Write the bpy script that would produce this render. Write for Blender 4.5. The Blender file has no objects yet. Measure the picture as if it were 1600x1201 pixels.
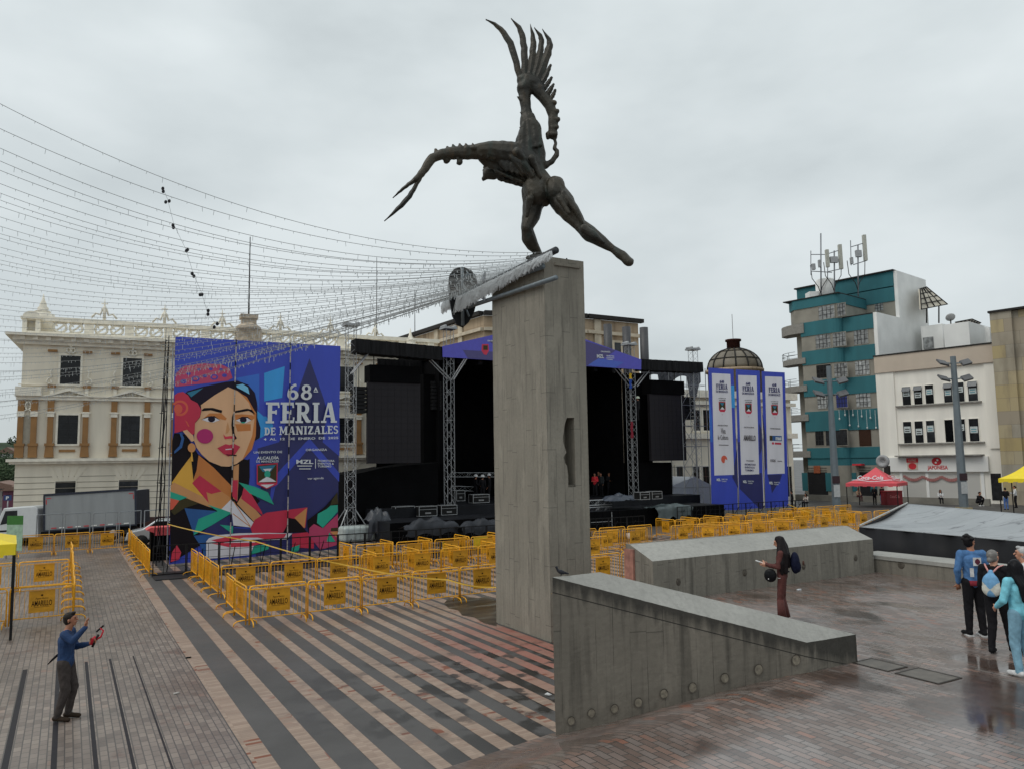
import bpy, bmesh, math, random
import numpy as np
from mathutils import Vector, Matrix
random.seed(7)
R = math.radians
S = bpy.context.scene
COL = S.collection

# ------------------------------------------------------------------ camera
CAMZ = 4.2; PITCH = R(5.7); ROLL = R(0.9); FPX = 1200.0
_r = Vector((1, 0, 0)); _u = Vector((0, -math.sin(PITCH), math.cos(PITCH))); FV = Vector((0, math.cos(PITCH), math.sin(PITCH)))
RV = _r*math.cos(ROLL) - _u*math.sin(ROLL); UV = _u*math.cos(ROLL) + _r*math.sin(ROLL)
cam = bpy.data.objects.new('camera', bpy.data.cameras.new('camera')); COL.objects.link(cam)
cam.matrix_world = Matrix(((RV.x, UV.x, -FV.x, 0), (RV.y, UV.y, -FV.y, 0), (RV.z, UV.z, -FV.z, CAMZ), (0, 0, 0, 1)))
cam.data.sensor_width = 36; cam.data.lens = 27; cam.data.clip_end = 3000; cam.data.clip_start = 0.1
S.camera = cam
# ------------------------------------------------------------------ world (overcast)
W = bpy.data.worlds.new('World'); S.world = W; W.use_nodes = True
nt = W.node_tree; nt.nodes.clear()
def wn(t, **k):
    n = nt.nodes.new(t)
    for a, b in k.items(): setattr(n, a, b)
    return n
SUN_EL, SUN_AZ = 52, 242
out = wn('ShaderNodeOutputWorld'); addn = wn('ShaderNodeAddShader')
sky = wn('ShaderNodeTexSky', sky_type='NISHITA'); sky.sun_disc = False; sky.sun_elevation = R(SUN_EL); sky.sun_rotation = R(SUN_AZ)
bg1 = wn('ShaderNodeBackground'); bg1.inputs[1].default_value = 0.006
bg2 = wn('ShaderNodeBackground'); bg2.inputs[1].default_value = 1.0
tc = wn('ShaderNodeTexCoord'); mp = wn('ShaderNodeMapping'); mp.inputs['Scale'].default_value = (1.0, 1.0, 2.2)
n1 = wn('ShaderNodeTexNoise'); n1.inputs['Scale'].default_value = 1.9; n1.inputs['Detail'].default_value = 5; n1.inputs['Roughness'].default_value = .5
n2 = wn('ShaderNodeTexNoise'); n2.inputs['Scale'].default_value = 5.0; n2.inputs['Detail'].default_value = 6
mixn = wn('ShaderNodeMath', operation='MULTIPLY_ADD'); mixn.inputs[1].default_value = .35
cr = wn('ShaderNodeValToRGB'); e = cr.color_ramp.elements
e[0].position = .44; e[0].color = (.44, .482, .495, 1); e[1].position = .82; e[1].color = (.655, .705, .715, 1)
m1 = e.__class__ and cr.color_ramp.elements.new(.62); m1.color = (.55, .60, .612, 1)
sep = wn('ShaderNodeSeparateXYZ'); mr = wn('ShaderNodeMapRange'); mr.inputs[1].default_value = 0.0; mr.inputs[2].default_value = .75; mr.inputs[3].default_value = .93; mr.inputs[4].default_value = 1.17
vm = wn('ShaderNodeVectorMath', operation='SCALE')
L = nt.links.new
L(tc.outputs['Generated'], mp.inputs[0]); L(mp.outputs[0], n1.inputs[0]); L(mp.outputs[0], n2.inputs[0])
L(n2.outputs[0], mixn.inputs[0]); L(n1.outputs[0], mixn.inputs[2]); L(mixn.outputs[0], cr.inputs[0])
L(tc.outputs['Generated'], sep.inputs[0]); L(sep.outputs[2], mr.inputs[0]); L(cr.outputs[0], vm.inputs[0]); L(mr.outputs[0], vm.inputs[3])
L(vm.outputs[0], bg2.inputs[0]); L(sky.outputs[0], bg1.inputs[0]); L(bg1.outputs[0], addn.inputs[0]); L(bg2.outputs[0], addn.inputs[1]); L(addn.outputs[0], out.inputs[0])
# ------------------------------------------------------------------ soft sun
sd = bpy.data.lights.new('sun', 'SUN'); sd.energy = 0.95; sd.angle = R(35); sd.color = (1, .94, .86)
so = bpy.data.objects.new('sun', sd); COL.objects.link(so)
so.rotation_euler = (R(90-SUN_EL), 0, R(180-SUN_AZ)); so.location = (0, 0, 60)
S.view_settings.view_transform = 'Standard'; S.view_settings.look = 'None'; S.view_settings.exposure = 0.10; S.view_settings.gamma = 1
S.render.engine = 'CYCLES'; S.render.resolution_x = 1024; S.render.resolution_y = 768

# ------------------------------------------------------------------ helpers: pixels of the photograph -> points in space
def ray(u, v): return FV + RV*((u-800)/FPX) - UV*((v-600.5)/FPX)
CP = Vector((0, 0, CAMZ))
def pz(u, v, z=0.0):
    d = ray(u, v); return CP + d*((z-CAMZ)/d.z)
def pd(u, v, D):
    d = ray(u, v); return CP + d*(D/d.y)
G = R(30); CG, SG = math.cos(G), math.sin(G)
def ab(a, b, z=0.0): return Vector((a*CG-b*SG, a*SG+b*CG, z))
def toab(p): return (p[0]*CG+p[1]*SG, -p[0]*SG+p[1]*CG)
class Frame:                       # a vertical plane: local x along it, local y into it, z up
    def __init__(s, x, y, deg):
        s.o = Vector((x, y, 0)); s.t = R(deg); s.n = Vector((-math.sin(s.t), math.cos(s.t), 0)); s.d = Vector((math.cos(s.t), math.sin(s.t), 0))
    def uv(s, u, v, y=0.0):
        d = ray(u, v); k = ((s.o + s.n*y - CP) @ s.n)/(d @ s.n); p = CP + d*k
        return ((p - s.o) @ s.d, p.z)
    def w(s, x, y, z): return s.o + s.d*x + s.n*y + Vector((0, 0, z))

# ------------------------------------------------------------------ materials
def lin(c): return tuple(((x/255)/12.92 if x/255 <= .04045 else ((x/255+.055)/1.055)**2.4) for x in c)
MATS = {}
def mat(name, rgb, rough=.7, metal=0.0, var=.12, vscale=6, bump=0.0, bscale=40, spec=.5, coat=0, emit=None, streak=0, trans=0, objvar=None):
    if name in MATS: return MATS[name]
    m = bpy.data.materials.new(name); m.use_nodes = True; t = m.node_tree; b = t.nodes['Principled BSDF']
    MATS[name] = m
    if max(rgb) < .06 and rough > .3 and metal < .1: spec = min(spec, .14)
    b.inputs['Roughness'].default_value = rough; b.inputs['Metallic'].default_value = metal
    b.inputs['Specular IOR Level'].default_value = spec; b.inputs['Coat Weight'].default_value = coat
    b.inputs['Transmission Weight'].default_value = trans
    b.inputs['Base Color'].default_value = (*rgb, 1)
    if var > 0:
        c = t.nodes.new('ShaderNodeTexCoord'); n = t.nodes.new('ShaderNodeTexNoise'); n.inputs['Scale'].default_value = vscale; n.inputs['Detail'].default_value = 6
        src = c.outputs['Object']
        if streak:
            mpn = t.nodes.new('ShaderNodeMapping'); mpn.inputs['Scale'].default_value = (streak, streak, .25); t.links.new(src, mpn.inputs[0]); src = mpn.outputs[0]
        t.links.new(src, n.inputs[0])
        r = t.nodes.new('ShaderNodeMapRange'); r.inputs[1].default_value = .3; r.inputs[2].default_value = .7; r.inputs[3].default_value = 1-var; r.inputs[4].default_value = 1+var
        t.links.new(n.outputs[0], r.inputs[0])
        v = t.nodes.new('ShaderNodeVectorMath'); v.operation = 'SCALE'; v.inputs[0].default_value = rgb
        fac_ = r.outputs[0]
        if objvar:
            oi = t.nodes.new('ShaderNodeObjectInfo'); r2 = t.nodes.new('ShaderNodeMapRange'); r2.inputs[3].default_value = objvar[0]; r2.inputs[4].default_value = objvar[1]; t.links.new(oi.outputs['Random'], r2.inputs[0])
            mm = t.nodes.new('ShaderNodeMath'); mm.operation = 'MULTIPLY'; t.links.new(fac_, mm.inputs[0]); t.links.new(r2.outputs[0], mm.inputs[1]); fac_ = mm.outputs[0]
        t.links.new(fac_, v.inputs[3]); t.links.new(v.outputs[0], b.inputs['Base Color'])
    if bump > 0:
        c = t.nodes.new('ShaderNodeTexCoord'); n = t.nodes.new('ShaderNodeTexNoise'); n.inputs['Scale'].default_value = bscale; n.inputs['Detail'].default_value = 4
        t.links.new(c.outputs['Object'], n.inputs[0]); bp = t.nodes.new('ShaderNodeBump'); bp.inputs['Strength'].default_value = bump; bp.inputs['Distance'].default_value = .02
        t.links.new(n.outputs[0], bp.inputs['Height']); t.links.new(bp.outputs[0], b.inputs['Normal'])
    return m
def smat(name, srgb, k=1.0, **kw): return mat(name, tuple(min(.9, x*k) for x in lin(srgb)), **kw)

class NT:                           # tiny node-writing aid
    def __init__(s, name):
        s.m = bpy.data.materials.new(name); s.m.use_nodes = True; s.t = s.m.node_tree; s.b = s.t.nodes['Principled BSDF']; MATS[name] = s.m
        s.co = s.n('ShaderNodeTexCoord').outputs['Object']
    def n(s, ty, ins=None, **k):
        x = s.t.nodes.new(ty)
        for a, b in k.items(): setattr(x, a, b)
        for a, b in (ins or {}).items():
            if isinstance(b, bpy.types.NodeSocket): s.t.links.new(b, x.inputs[a])
            else: x.inputs[a].default_value = b
        return x
    def mapping(s, scale=(1, 1, 1), rot=(0, 0, 0), loc=(0, 0, 0), src=None): return s.n('ShaderNodeMapping', {0: src or s.co, 'Scale': scale, 'Rotation': rot, 'Location': loc}).outputs[0]
    def noise(s, scale, detail=5, src=None, rough=.55): return s.n('ShaderNodeTexNoise', {0: src or s.co, 'Scale': scale, 'Detail': detail, 'Roughness': rough}).outputs[0]
    def ramp(s, src, stops):
        x = s.n('ShaderNodeValToRGB', {0: src}); el = x.color_ramp.elements
        for i, (p, c) in enumerate(stops):
            if i < 2: q = el[i]; q.position = p
            else: q = el.new(p)
            q.color = (*c, 1) if len(c) == 3 else c
        return x.outputs[0]
    def mr(s, src, a, b, c, d): return s.n('ShaderNodeMapRange', {0: src, 1: a, 2: b, 3: c, 4: d}).outputs[0]
    def mix(s, f, a, b, mode='MIX'):
        x = s.n('ShaderNodeMix', data_type='RGBA', blend_type=mode)
        for i, q in ((0, f), (6, a), (7, b)):
            if isinstance(q, bpy.types.NodeSocket): s.t.links.new(q, x.inputs[i])
            else: x.inputs[i].default_value = q if i == 0 else (*q, 1)
        return x.outputs[2]
    def math(s, op, a, b=0.0): return s.n('ShaderNodeMath', {0: a, 1: b}, operation=op).outputs[0]
    def set(s, k, v):
        if isinstance(v, bpy.types.NodeSocket): s.t.links.new(v, s.b.inputs[k])
        else: s.b.inputs[k].default_value = v
    def bump(s, h, st=.4, dist=.02, inv=False):
        x = s.n('ShaderNodeBump', {'Height': h, 'Strength': st, 'Distance': dist}, invert=inv); s.set('Normal', x.outputs[0])

def concrete_mat(name, base, board=0.22, dark=.55, drip=.5, warm=None, top=False):
    q = NT(name)
    big = q.noise(.7, 6); fine = q.noise(14, 6)
    c = q.mix(q.mr(big, .3, .7, 0, 1), tuple(x*.84 for x in base), tuple(x*1.14 for x in base))
    c = q.mix(q.mr(fine, .35, .7, 0, .45), c, tuple(x*.72 for x in base))
    st = q.noise(1.0, 7, q.mapping((7, 7, .45)))
    c = q.mix(q.mr(st, .52, .75, 0, drip), c, tuple(x*dark*.55 for x in base))
    if warm: c = q.mix(q.mr(q.noise(.9, 4, q.mapping(loc=(5, 3, 1))), .5, .72, 0, .7), c, warm)
    h = fine
    if board:
        sx = q.n('ShaderNodeSeparateXYZ', {0: q.co})
        su = q.math('ADD', sx.outputs[0], sx.outputs[1])
        fr = q.math('FRACT', q.math('DIVIDE', su, board))
        ln = q.math('LESS_THAN', fr, .035)
        seed = q.n('ShaderNodeTexWhiteNoise', {'W': q.math('FLOOR', q.math('DIVIDE', su, board))}, noise_dimensions='1D').outputs[0]
        c = q.mix(q.mr(seed, 0, 1, 0, .22), c, tuple(x*.62 for x in base))
        brk = q.mr(q.noise(2.2, 3, q.mapping((2, 2, .5), loc=(3, 1, 7))), .42, .58, 0, .75)
        c = q.mix(q.math('MULTIPLY', ln, brk), c, tuple(x*.16 for x in base))
        c = q.mix(q.mr(q.noise(1.6, 5, q.mapping((1.5, 1.5, .5), loc=(11, 4, 2))), .56, .62, 0, .28), c, tuple(x*1.35 for x in base))
        c = q.mix(q.mr(q.noise(2.4, 6, q.mapping((3.5, 3.5, .3), loc=(1, 9, 2))), .60, .68, 0, .5), c, tuple(x*.42 for x in base))
        zf = q.math('FRACT', q.math('ADD', q.math('DIVIDE', sx.outputs[2], 1.37), q.math('MULTIPLY', seed, 3.0)))
        hl = q.math('MULTIPLY', q.math('LESS_THAN', zf, .012), q.math('GREATER_THAN', seed, .55))
        c = q.mix(q.math('MULTIPLY', hl, .6), c, tuple(x*.3 for x in base))
        h = q.math('SUBTRACT', fine, q.math('MULTIPLY', ln, .8))
    pits = q.n('ShaderNodeTexVoronoi', {0: q.co, 'Scale': 16}).outputs[0]
    c = q.mix(q.mr(pits, .05, .1, .7, 0), c, tuple(x*.4 for x in base))
    q.set('Base Color', c); q.set('Roughness', .85); q.bump(h, .35, .015); return q.m

# ------------------------------------------------------------------ mesh builder
class MB:
    def __init__(s): s.v = []; s.f = []; s.mi = []; s.m = 0; s.sm = []; s.smooth = False
    def add(s, vs, fs):
        k = len(s.v); s.v += [tuple(p) for p in vs]
        for f in fs: s.f.append([i+k for i in f]); s.mi.append(s.m); s.sm.append(s.smooth)
        return s
    def box(s, x0, x1, y0, y1, z0, z1):
        if x0 > x1: x0, x1 = x1, x0
        if y0 > y1: y0, y1 = y1, y0
        if z0 > z1: z0, z1 = z1, z0
        return s.add([(x, y, z) for x in (x0, x1) for y in (y0, y1) for z in (z0, z1)],
              [(0, 1, 3, 2), (4, 6, 7, 5), (0, 4, 5, 1), (2, 3, 7, 6), (0, 2, 6, 4), (1, 5, 7, 3)])
    def cbox(s, c, d, b=0): return s.box(c[0]-d[0]/2, c[0]+d[0]/2, c[1]-d[1]/2, c[1]+d[1]/2, c[2]-d[2]/2, c[2]+d[2]/2)
    def hexa(s, lo, hi):          # two rings of equal count -> closed prism
        n = len(lo); return s.add(list(lo)+list(hi), [tuple(range(n))[::-1], tuple(range(n, 2*n))] + [(i, (i+1) % n, (i+1) % n+n, i+n) for i in range(n)])
    def tube(s, p, q, r, n=6, r2=None):
        p = Vector(p); q = Vector(q); d = q-p
        if d.length < 1e-6: return s
        d.normalize(); a = d.orthogonal().normalized(); b = d.cross(a); r2 = r if r2 is None else r2
        lo = [p+(a*math.cos(i*2*math.pi/n)+b*math.sin(i*2*math.pi/n))*r for i in range(n)]
        hi = [q+(a*math.cos(i*2*math.pi/n)+b*math.sin(i*2*math.pi/n))*r2 for i in range(n)]
        sm = s.smooth; s.smooth = n > 5; s.hexa(lo, hi); s.smooth = sm; return s
    def path(s, pts, r, n=6, closed=False):
        P = [Vector(p) for p in pts]; m = len(P); rings = []; a = None
        for i in range(m):
            d = (P[min(i+1, m-1)]-P[max(i-1, 0)]) if not closed else (P[(i+1) % m]-P[i-1])
            if d.length < 1e-9: d = Vector((0, 0, 1))
            d.normalize()
            a = d.orthogonal().normalized() if a is None else (a-d*a.dot(d)).normalized()
            b = d.cross(a); rr = r[i] if hasattr(r, '__len__') else r
            rings.append([P[i]+(a*math.cos(k*2*math.pi/n)+b*math.sin(k*2*math.pi/n))*rr for k in range(n)])
        k0 = len(s.v); vs = [p for g in rings for p in g]; fs = []
        for i in range(m-1 if not closed else m):
            j = (i+1) % m
            for k in range(n): fs.append((i*n+k, i*n+(k+1) % n, j*n+(k+1) % n, j*n+k))
        if not closed: fs += [tuple(range(n))[::-1], tuple((m-1)*n+k for k in range(n))]
        sm = s.smooth; s.smooth = n > 3; s.add(vs, fs); s.smooth = sm; return s
    def lathe(s, c, prof, n=16, a0=0, a1=2*math.pi):
        full = abs(a1-a0-2*math.pi) < 1e-6; m = n if full else n+1; vs = []; fs = []
        for r, z in prof: vs += [(c[0]+r*math.cos(a0+(a1-a0)*i/n), c[1]+r*math.sin(a0+(a1-a0)*i/n), c[2]+z) for i in range(m)]
        for j in range(len(prof)-1):
            for i in range(n):
                k = (i+1) % m; fs.append((j*m+i, j*m+k, (j+1)*m+k, (j+1)*m+i))
        if full: fs += [tuple(range(m))[::-1], tuple((len(prof)-1)*m+i for i in range(m))]
        sm = s.smooth; s.smooth = n > 8; s.add(vs, fs); s.smooth = sm; return s
    def ell(s, c, rx, ry, rz, n=12, rot=None):
        vs = []; fs = []; h = n//2
        for j in range(h+1):
            t = math.pi*j/h
            for i in range(n):
                p = Vector((rx*math.sin(t)*math.cos(2*math.pi*i/n), ry*math.sin(t)*math.sin(2*math.pi*i/n), -rz*math.cos(t)))
                if rot: p = rot @ p
                vs.append(p+Vector(c))
        for j in range(h):
            for i in range(n): fs.append((j*n+i, j*n+(i+1) % n, (j+1)*n+(i+1) % n, (j+1)*n+i))
        sm = s.smooth; s.smooth = True; s.add(vs, fs); s.smooth = sm; return s
    def prism(s, pts, y0, y1):    # outline in x-z extruded in y
        return s.hexa([(x, y0, z) for x, z in pts], [(x, y1, z) for x, z in pts])
    def flat(s, pts, y): return s.add([(x, y, z) for x, z in pts], [tuple(range(len(pts)))])
    def slab(s, pts, z0, z1): return s.hexa([(x, y, z0) for x, y in pts], [(x, y, z1) for x, y in pts])
    def build(s, name, mats, parent=None, loc=None, rz=None, fix=True):
        me = bpy.data.meshes.new(name); me.from_pydata(s.v, [], s.f); me.update()
        if not isinstance(mats, (list, tuple)): mats = [mats]
        for m in mats: me.materials.append(m)
        me.polygons.foreach_set('material_index', s.mi); me.polygons.foreach_set('use_smooth', s.sm)
        if fix:
            bm = bmesh.new(); bm.from_mesh(me); bmesh.ops.recalc_face_normals(bm, faces=bm.faces); bm.to_mesh(me); bm.free()
        o = bpy.data.objects.new(name, me); COL.objects.link(o)
        if parent is not None: o.parent = parent
        if loc is not None: o.location = loc
        if rz is not None: o.rotation_euler = (0, 0, rz)
        return o
def tag(o, label=None, cat=None, group=None, kind=None):
    if label: o['label'] = label
    if cat: o['category'] = cat
    if group: o['group'] = group
    if kind: o['kind'] = kind
    return o
def empty(name, loc, rz=0.0, label=None, cat=None, group=None):
    o = bpy.data.objects.new(name, None); COL.objects.link(o); o.location = loc; o.rotation_euler = (0, 0, rz); o.empty_display_size = .3
    return tag(o, label, cat, group)
def copy_tree(o, parent=None):
    c = o.copy(); COL.objects.link(c)
    if parent is not None: c.parent = parent
    for ch in list(o.children): copy_tree(ch, c)
    return c
# text -> outline triangles, cached
_TX = {}
def text_geo(s, bold=0.0):
    if (s, bold) in _TX: return _TX[(s, bold)]
    cu = bpy.data.curves.new('t', 'FONT'); cu.body = s; cu.size = 1; cu.offset = bold; cu.resolution_u = 2
    o = bpy.data.objects.new('t', cu); COL.objects.link(o)
    dg = bpy.context.evaluated_depsgraph_get(); dg.update()
    me = bpy.data.meshes.new_from_object(o.evaluated_get(dg))
    vs = [tuple(v.co) for v in me.vertices]; fs = [tuple(p.vertices) for p in me.polygons]
    bpy.data.objects.remove(o); bpy.data.curves.remove(cu); bpy.data.meshes.remove(me)
    xs = [v[0] for v in vs]; ys = [v[1] for v in vs]; x0, x1, y0, y1 = min(xs), max(xs), min(ys), max(ys)
    _TX[(s, bold)] = ([((x-x0)/(x1-x0), (y-y0)/(y1-y0)) for x, y, _ in vs], fs, (x1-x0)/(y1-y0)); return _TX[(s, bold)]
def put_text(mb, s, O, X, Y, bold=0.0, off=None):
    """s fills the parallelogram O + X*i + Y*j"""
    vs, fs, asp = text_geo(s, bold); O = Vector(O); X = Vector(X); Y = Vector(Y); n = X.cross(Y).normalized()*(off or 0)
    mb.add([O+X*a+Y*b+n for a, b in vs], fs)
# heavy slab lettering drawn as strokes on a 0..1 grid
def _q(x0, y0, x1, y1, w, w2=None):
    w2 = w if w2 is None else w2; dx, dy = x1-x0, y1-y0; l = math.hypot(dx, dy); nx, ny = -dy/l/2, dx/l/2
    return [(x0+nx*w, y0+ny*w), (x0-nx*w, y0-ny*w), (x1-nx*w2, y1-ny*w2), (x1+nx*w2, y1+ny*w2)]
def _arc(cx, cy, rx, ry, a0, a1, w, n=10):
    o = []; A = [R(a0+(a1-a0)*i/n) for i in range(n+1)]
    for i in range(n):
        o.append([(cx+(rx+w/2)*math.cos(A[i]), cy+(ry+w*.35)*math.sin(A[i])), (cx+(rx-w/2)*math.cos(A[i]), cy+(ry-w*.35)*math.sin(A[i])),
                  (cx+(rx-w/2)*math.cos(A[i+1]), cy+(ry-w*.35)*math.sin(A[i+1])), (cx+(rx+w/2)*math.cos(A[i+1]), cy+(ry+w*.35)*math.sin(A[i+1]))])
    return o
def slab_letter(c):
    w = .24; sf = .1
    def serif(x, y, l=.4): return [(x-l/2, y-sf/2), (x+l/2, y-sf/2), (x+l/2, y+sf/2), (x-l/2, y+sf/2)]
    if c == 'I': return .5, [_q(.25, 0, .25, 1, w), serif(.25, .05), serif(.25, .95)]
    if c == 'F': return .78, [_q(.24, 0, .24, 1, w), serif(.24, .05, .46), serif(.16, .95, .3), _q(.24, .93, .74, .93, .14), _q(.7, 1, .73, .74, .09), _q(.24, .53, .58, .53, .13), _q(.58, .64, .58, .42, .08)]
    if c == 'E': return .8, [_q(.24, 0, .24, 1, w), serif(.16, .95, .3), serif(.16, .05, .3), _q(.24, .93, .74, .93, .14), _q(.24, .07, .76, .07, .14), _q(.7, 1, .73, .74, .09), _q(.73, 0, .77, .28, .09), _q(.24, .53, .58, .53, .13), _q(.58, .64, .58, .42, .08)]
    if c == 'L': return .76, [_q(.24, 0, .24, 1, w), serif(.24, .95, .44), serif(.16, .05, .3), _q(.24, .07, .72, .07, .14), _q(.69, 0, .73, .3, .09)]
    if c == 'R': return .92, [_q(.24, 0, .24, 1, w), serif(.18, .95, .34), serif(.24, .05, .44), _q(.24, .93, .5, .93, .14), _q(.24, .47, .5, .47, .13)] + _arc(.5, .7, .2, .23, -90, 90, .22) + [_q(.46, .48, .72, .1, .22), _q(.66, .08, .9, .08, .13)]
    if c == 'A': return .98, [_q(.17, .03, .46, 1, .1), _q(.52, 1, .76, .03, .25), serif(.17, .05, .32), serif(.78, .05, .38), _q(.26, .33, .68, .33, .11)]
    if c == 'D': return .9, [_q(.24, 0, .24, 1, w), serif(.16, .95, .3), serif(.16, .05, .3), _q(.24, .93, .4, .93, .14), _q(.24, .07, .4, .07, .14)] + _arc(.4, .5, .33, .42, -90, 90, .24)
    if c == 'M': return 1.12, [_q(.2, 0, .2, 1, .13), _q(.92, 0, .92, 1, w), _q(.22, 1, .55, .2, .24, .12), _q(.88, 1, .55, .2, .13), serif(.2, .05, .34), serif(.92, .05, .38), serif(.14, .95, .26), serif(.96, .95, .3)]
    if c == 'N': return 1.0, [_q(.2, 0, .2, 1, .13), _q(.82, 0, .82, 1, .13), _q(.2, 1, .82, 0, .26), serif(.2, .05, .34), serif(.12, .95, .24), serif(.82, .95, .34)]
    if c == 'Z': return .78, [_q(.08, .93, .72, .93, .14), _q(.06, .07, .72, .07, .14), _q(.62, .95, .16, .05, .24), _q(.1, 1, .08, .72, .09), _q(.7, 0, .73, .3, .09)]
    if c == 'S': return .72, _arc(.36, .72, .22, .22, 20, 270, .2) + _arc(.36, .28, .22, .22, -160, 90, .2)
    if c == '6': return .8, _arc(.4, .3, .24, .26, 0, 360, .22, 14) + _arc(.56, .36, .4, .58, 105, 190, .2) + [_q(.42, .93, .6, .98, .16)]
    if c == '8': return .8, _arc(.4, .27, .25, .24, 0, 360, .2, 14) + _arc(.4, .74, .2, .21, 0, 360, .18, 12)
    return .4, []
def put_slab(mb, s, O, X, Y, n, step=.0008):
    lay = []; x = 0
    for c in s:
        w, ps = slab_letter(c); lay.append((x, ps)); x += w + .04
    O = Vector(O); X = Vector(X)/(x-.04); Y = Vector(Y); n = Vector(n); i = 0
    for ox, ps in lay:
        for p in ps:
            i = (i+1) % 14; mb.add([O+X*(ox+a)+Y*b+n*(i*step) for a, b in p], [tuple(range(len(p)))])

# ------------------------------------------------------------------ fused bodies: tapered capsules + ellipsoids -> one voxel-remeshed skin
class Body:
    def __init__(s): s.mb = MB(); s.pr = []
    def cap(s, p, q, r, r2=None, m=0, n=10):
        p = Vector(p); q = Vector(q); r2 = r if r2 is None else r2; d = q-p; L_ = d.length
        if L_ < 1e-6: d = Vector((0, 0, 1)); L_ = 1e-6
        d = d/L_; P = []; RR = []
        for k in range(1, 4): t = k*math.pi/8; P.append(p-d*r*math.cos(t)); RR.append(r*math.sin(t))
        P.append(p); RR.append(r); P.append(q); RR.append(r2)
        for k in range(3, 0, -1): t = k*math.pi/8; P.append(q+d*r2*math.cos(t)); RR.append(r2*math.sin(t))
        s.mb.path(P, RR, n); s.pr.append((p, q, r, r2, m, 1.0)); return s
    def chain(s, pts, rs, m=0):
        for i in range(len(pts)-1): s.cap(pts[i], pts[i+1], rs[i], rs[i+1], m)
        return s
    def ell(s, c, rx, ry, rz, m=0, rot=None, n=14):
        s.mb.ell(c, rx, ry, rz, n, rot); k = min(rx, ry, rz); ax = [(rx-k), (ry-k), (rz-k)]; i = ax.index(max(ax)); v = [Vector((1, 0, 0)), Vector((0, 1, 0)), Vector((0, 0, 1))][i]*max(ax)
        if rot: v = rot @ v
        s.pr.append((Vector(c)-v, Vector(c)+v, k*1.05, k*1.05, m, 1.0)); return s
    def build(s, name, mats, parent=None, voxel=.012, smooth=3, disp=None, loc=None, rz=None):
        o = s.mb.build('tmp', mats, fix=True)
        rm = o.modifiers.new('r', 'REMESH'); rm.mode = 'VOXEL'; rm.voxel_size = voxel; rm.use_smooth_shade = True
        if smooth: sm = o.modifiers.new('s', 'SMOOTH'); sm.factor = .5; sm.iterations = smooth
        dg = bpy.context.evaluated_depsgraph_get(); dg.update()
        me = bpy.data.meshes.new_from_object(o.evaluated_get(dg)); bpy.data.objects.remove(o)
        me.name = name; n = len(me.polygons)
        me.materials.clear()
        for m in mats: me.materials.append(m)
        if n:
            vc = np.empty(len(me.vertices)*3); me.vertices.foreach_get('co', vc); vc = vc.reshape(-1, 3)
            if disp is not None:
                nn = np.empty(len(vc)*3); me.vertices.foreach_get('normal', nn) if hasattr(me.vertices[0], 'normal') else None; nn = nn.reshape(-1, 3)
                vc = vc + nn*disp(vc)[:, None]; me.vertices.foreach_set('co', vc.ravel())
            c = np.empty(n*3); me.polygons.foreach_get('center', c); c = c.reshape(-1, 3)
            best = np.full(n, 1e9); mi = np.zeros(n, int)
            if len(mats) > 1:
                for p, q, r, r2, m, w in s.pr:
                    p = np.array(p); d = np.array(q)-p; l2 = d@d+1e-12; t = np.clip(((c-p)@d)/l2, 0, 1)
                    dist = np.linalg.norm(c-p-t[:, None]*d, axis=1)-(r+(r2-r)*t); k = dist < best; best[k] = dist[k]; mi[k] = m
            me.polygons.foreach_set('material_index', mi.astype(np.int32)); me.polygons.foreach_set('use_smooth', [True]*n)
        o = bpy.data.objects.new(name, me); COL.objects.link(o)
        if parent is not None: o.parent = parent
        if loc is not None: o.location = loc
        if rz is not None: o.rotation_euler = (0, 0, rz)
        return o
def roughen(o, lv=5, st=.03, sc=.35):
    o.modifiers.clear(); sb_ = o.modifiers.new('d', 'SUBSURF'); sb_.subdivision_type = 'SIMPLE'; sb_.levels = lv; sb_.render_levels = lv
    for k, (a, b) in enumerate(((st, sc*3), (st*.45, sc*.2))):
        tx = bpy.data.textures.new('rough%d' % k, 'CLOUDS'); tx.noise_scale = b; tx.noise_depth = 3; tx.cloud_type = 'COLOR'
        dm_ = o.modifiers.new('e', 'DISPLACE'); dm_.texture = tx; dm_.direction = 'RGB_TO_XYZ'; dm_.texture_coords = 'LOCAL'; dm_.strength = a; dm_.mid_level = .5
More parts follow.
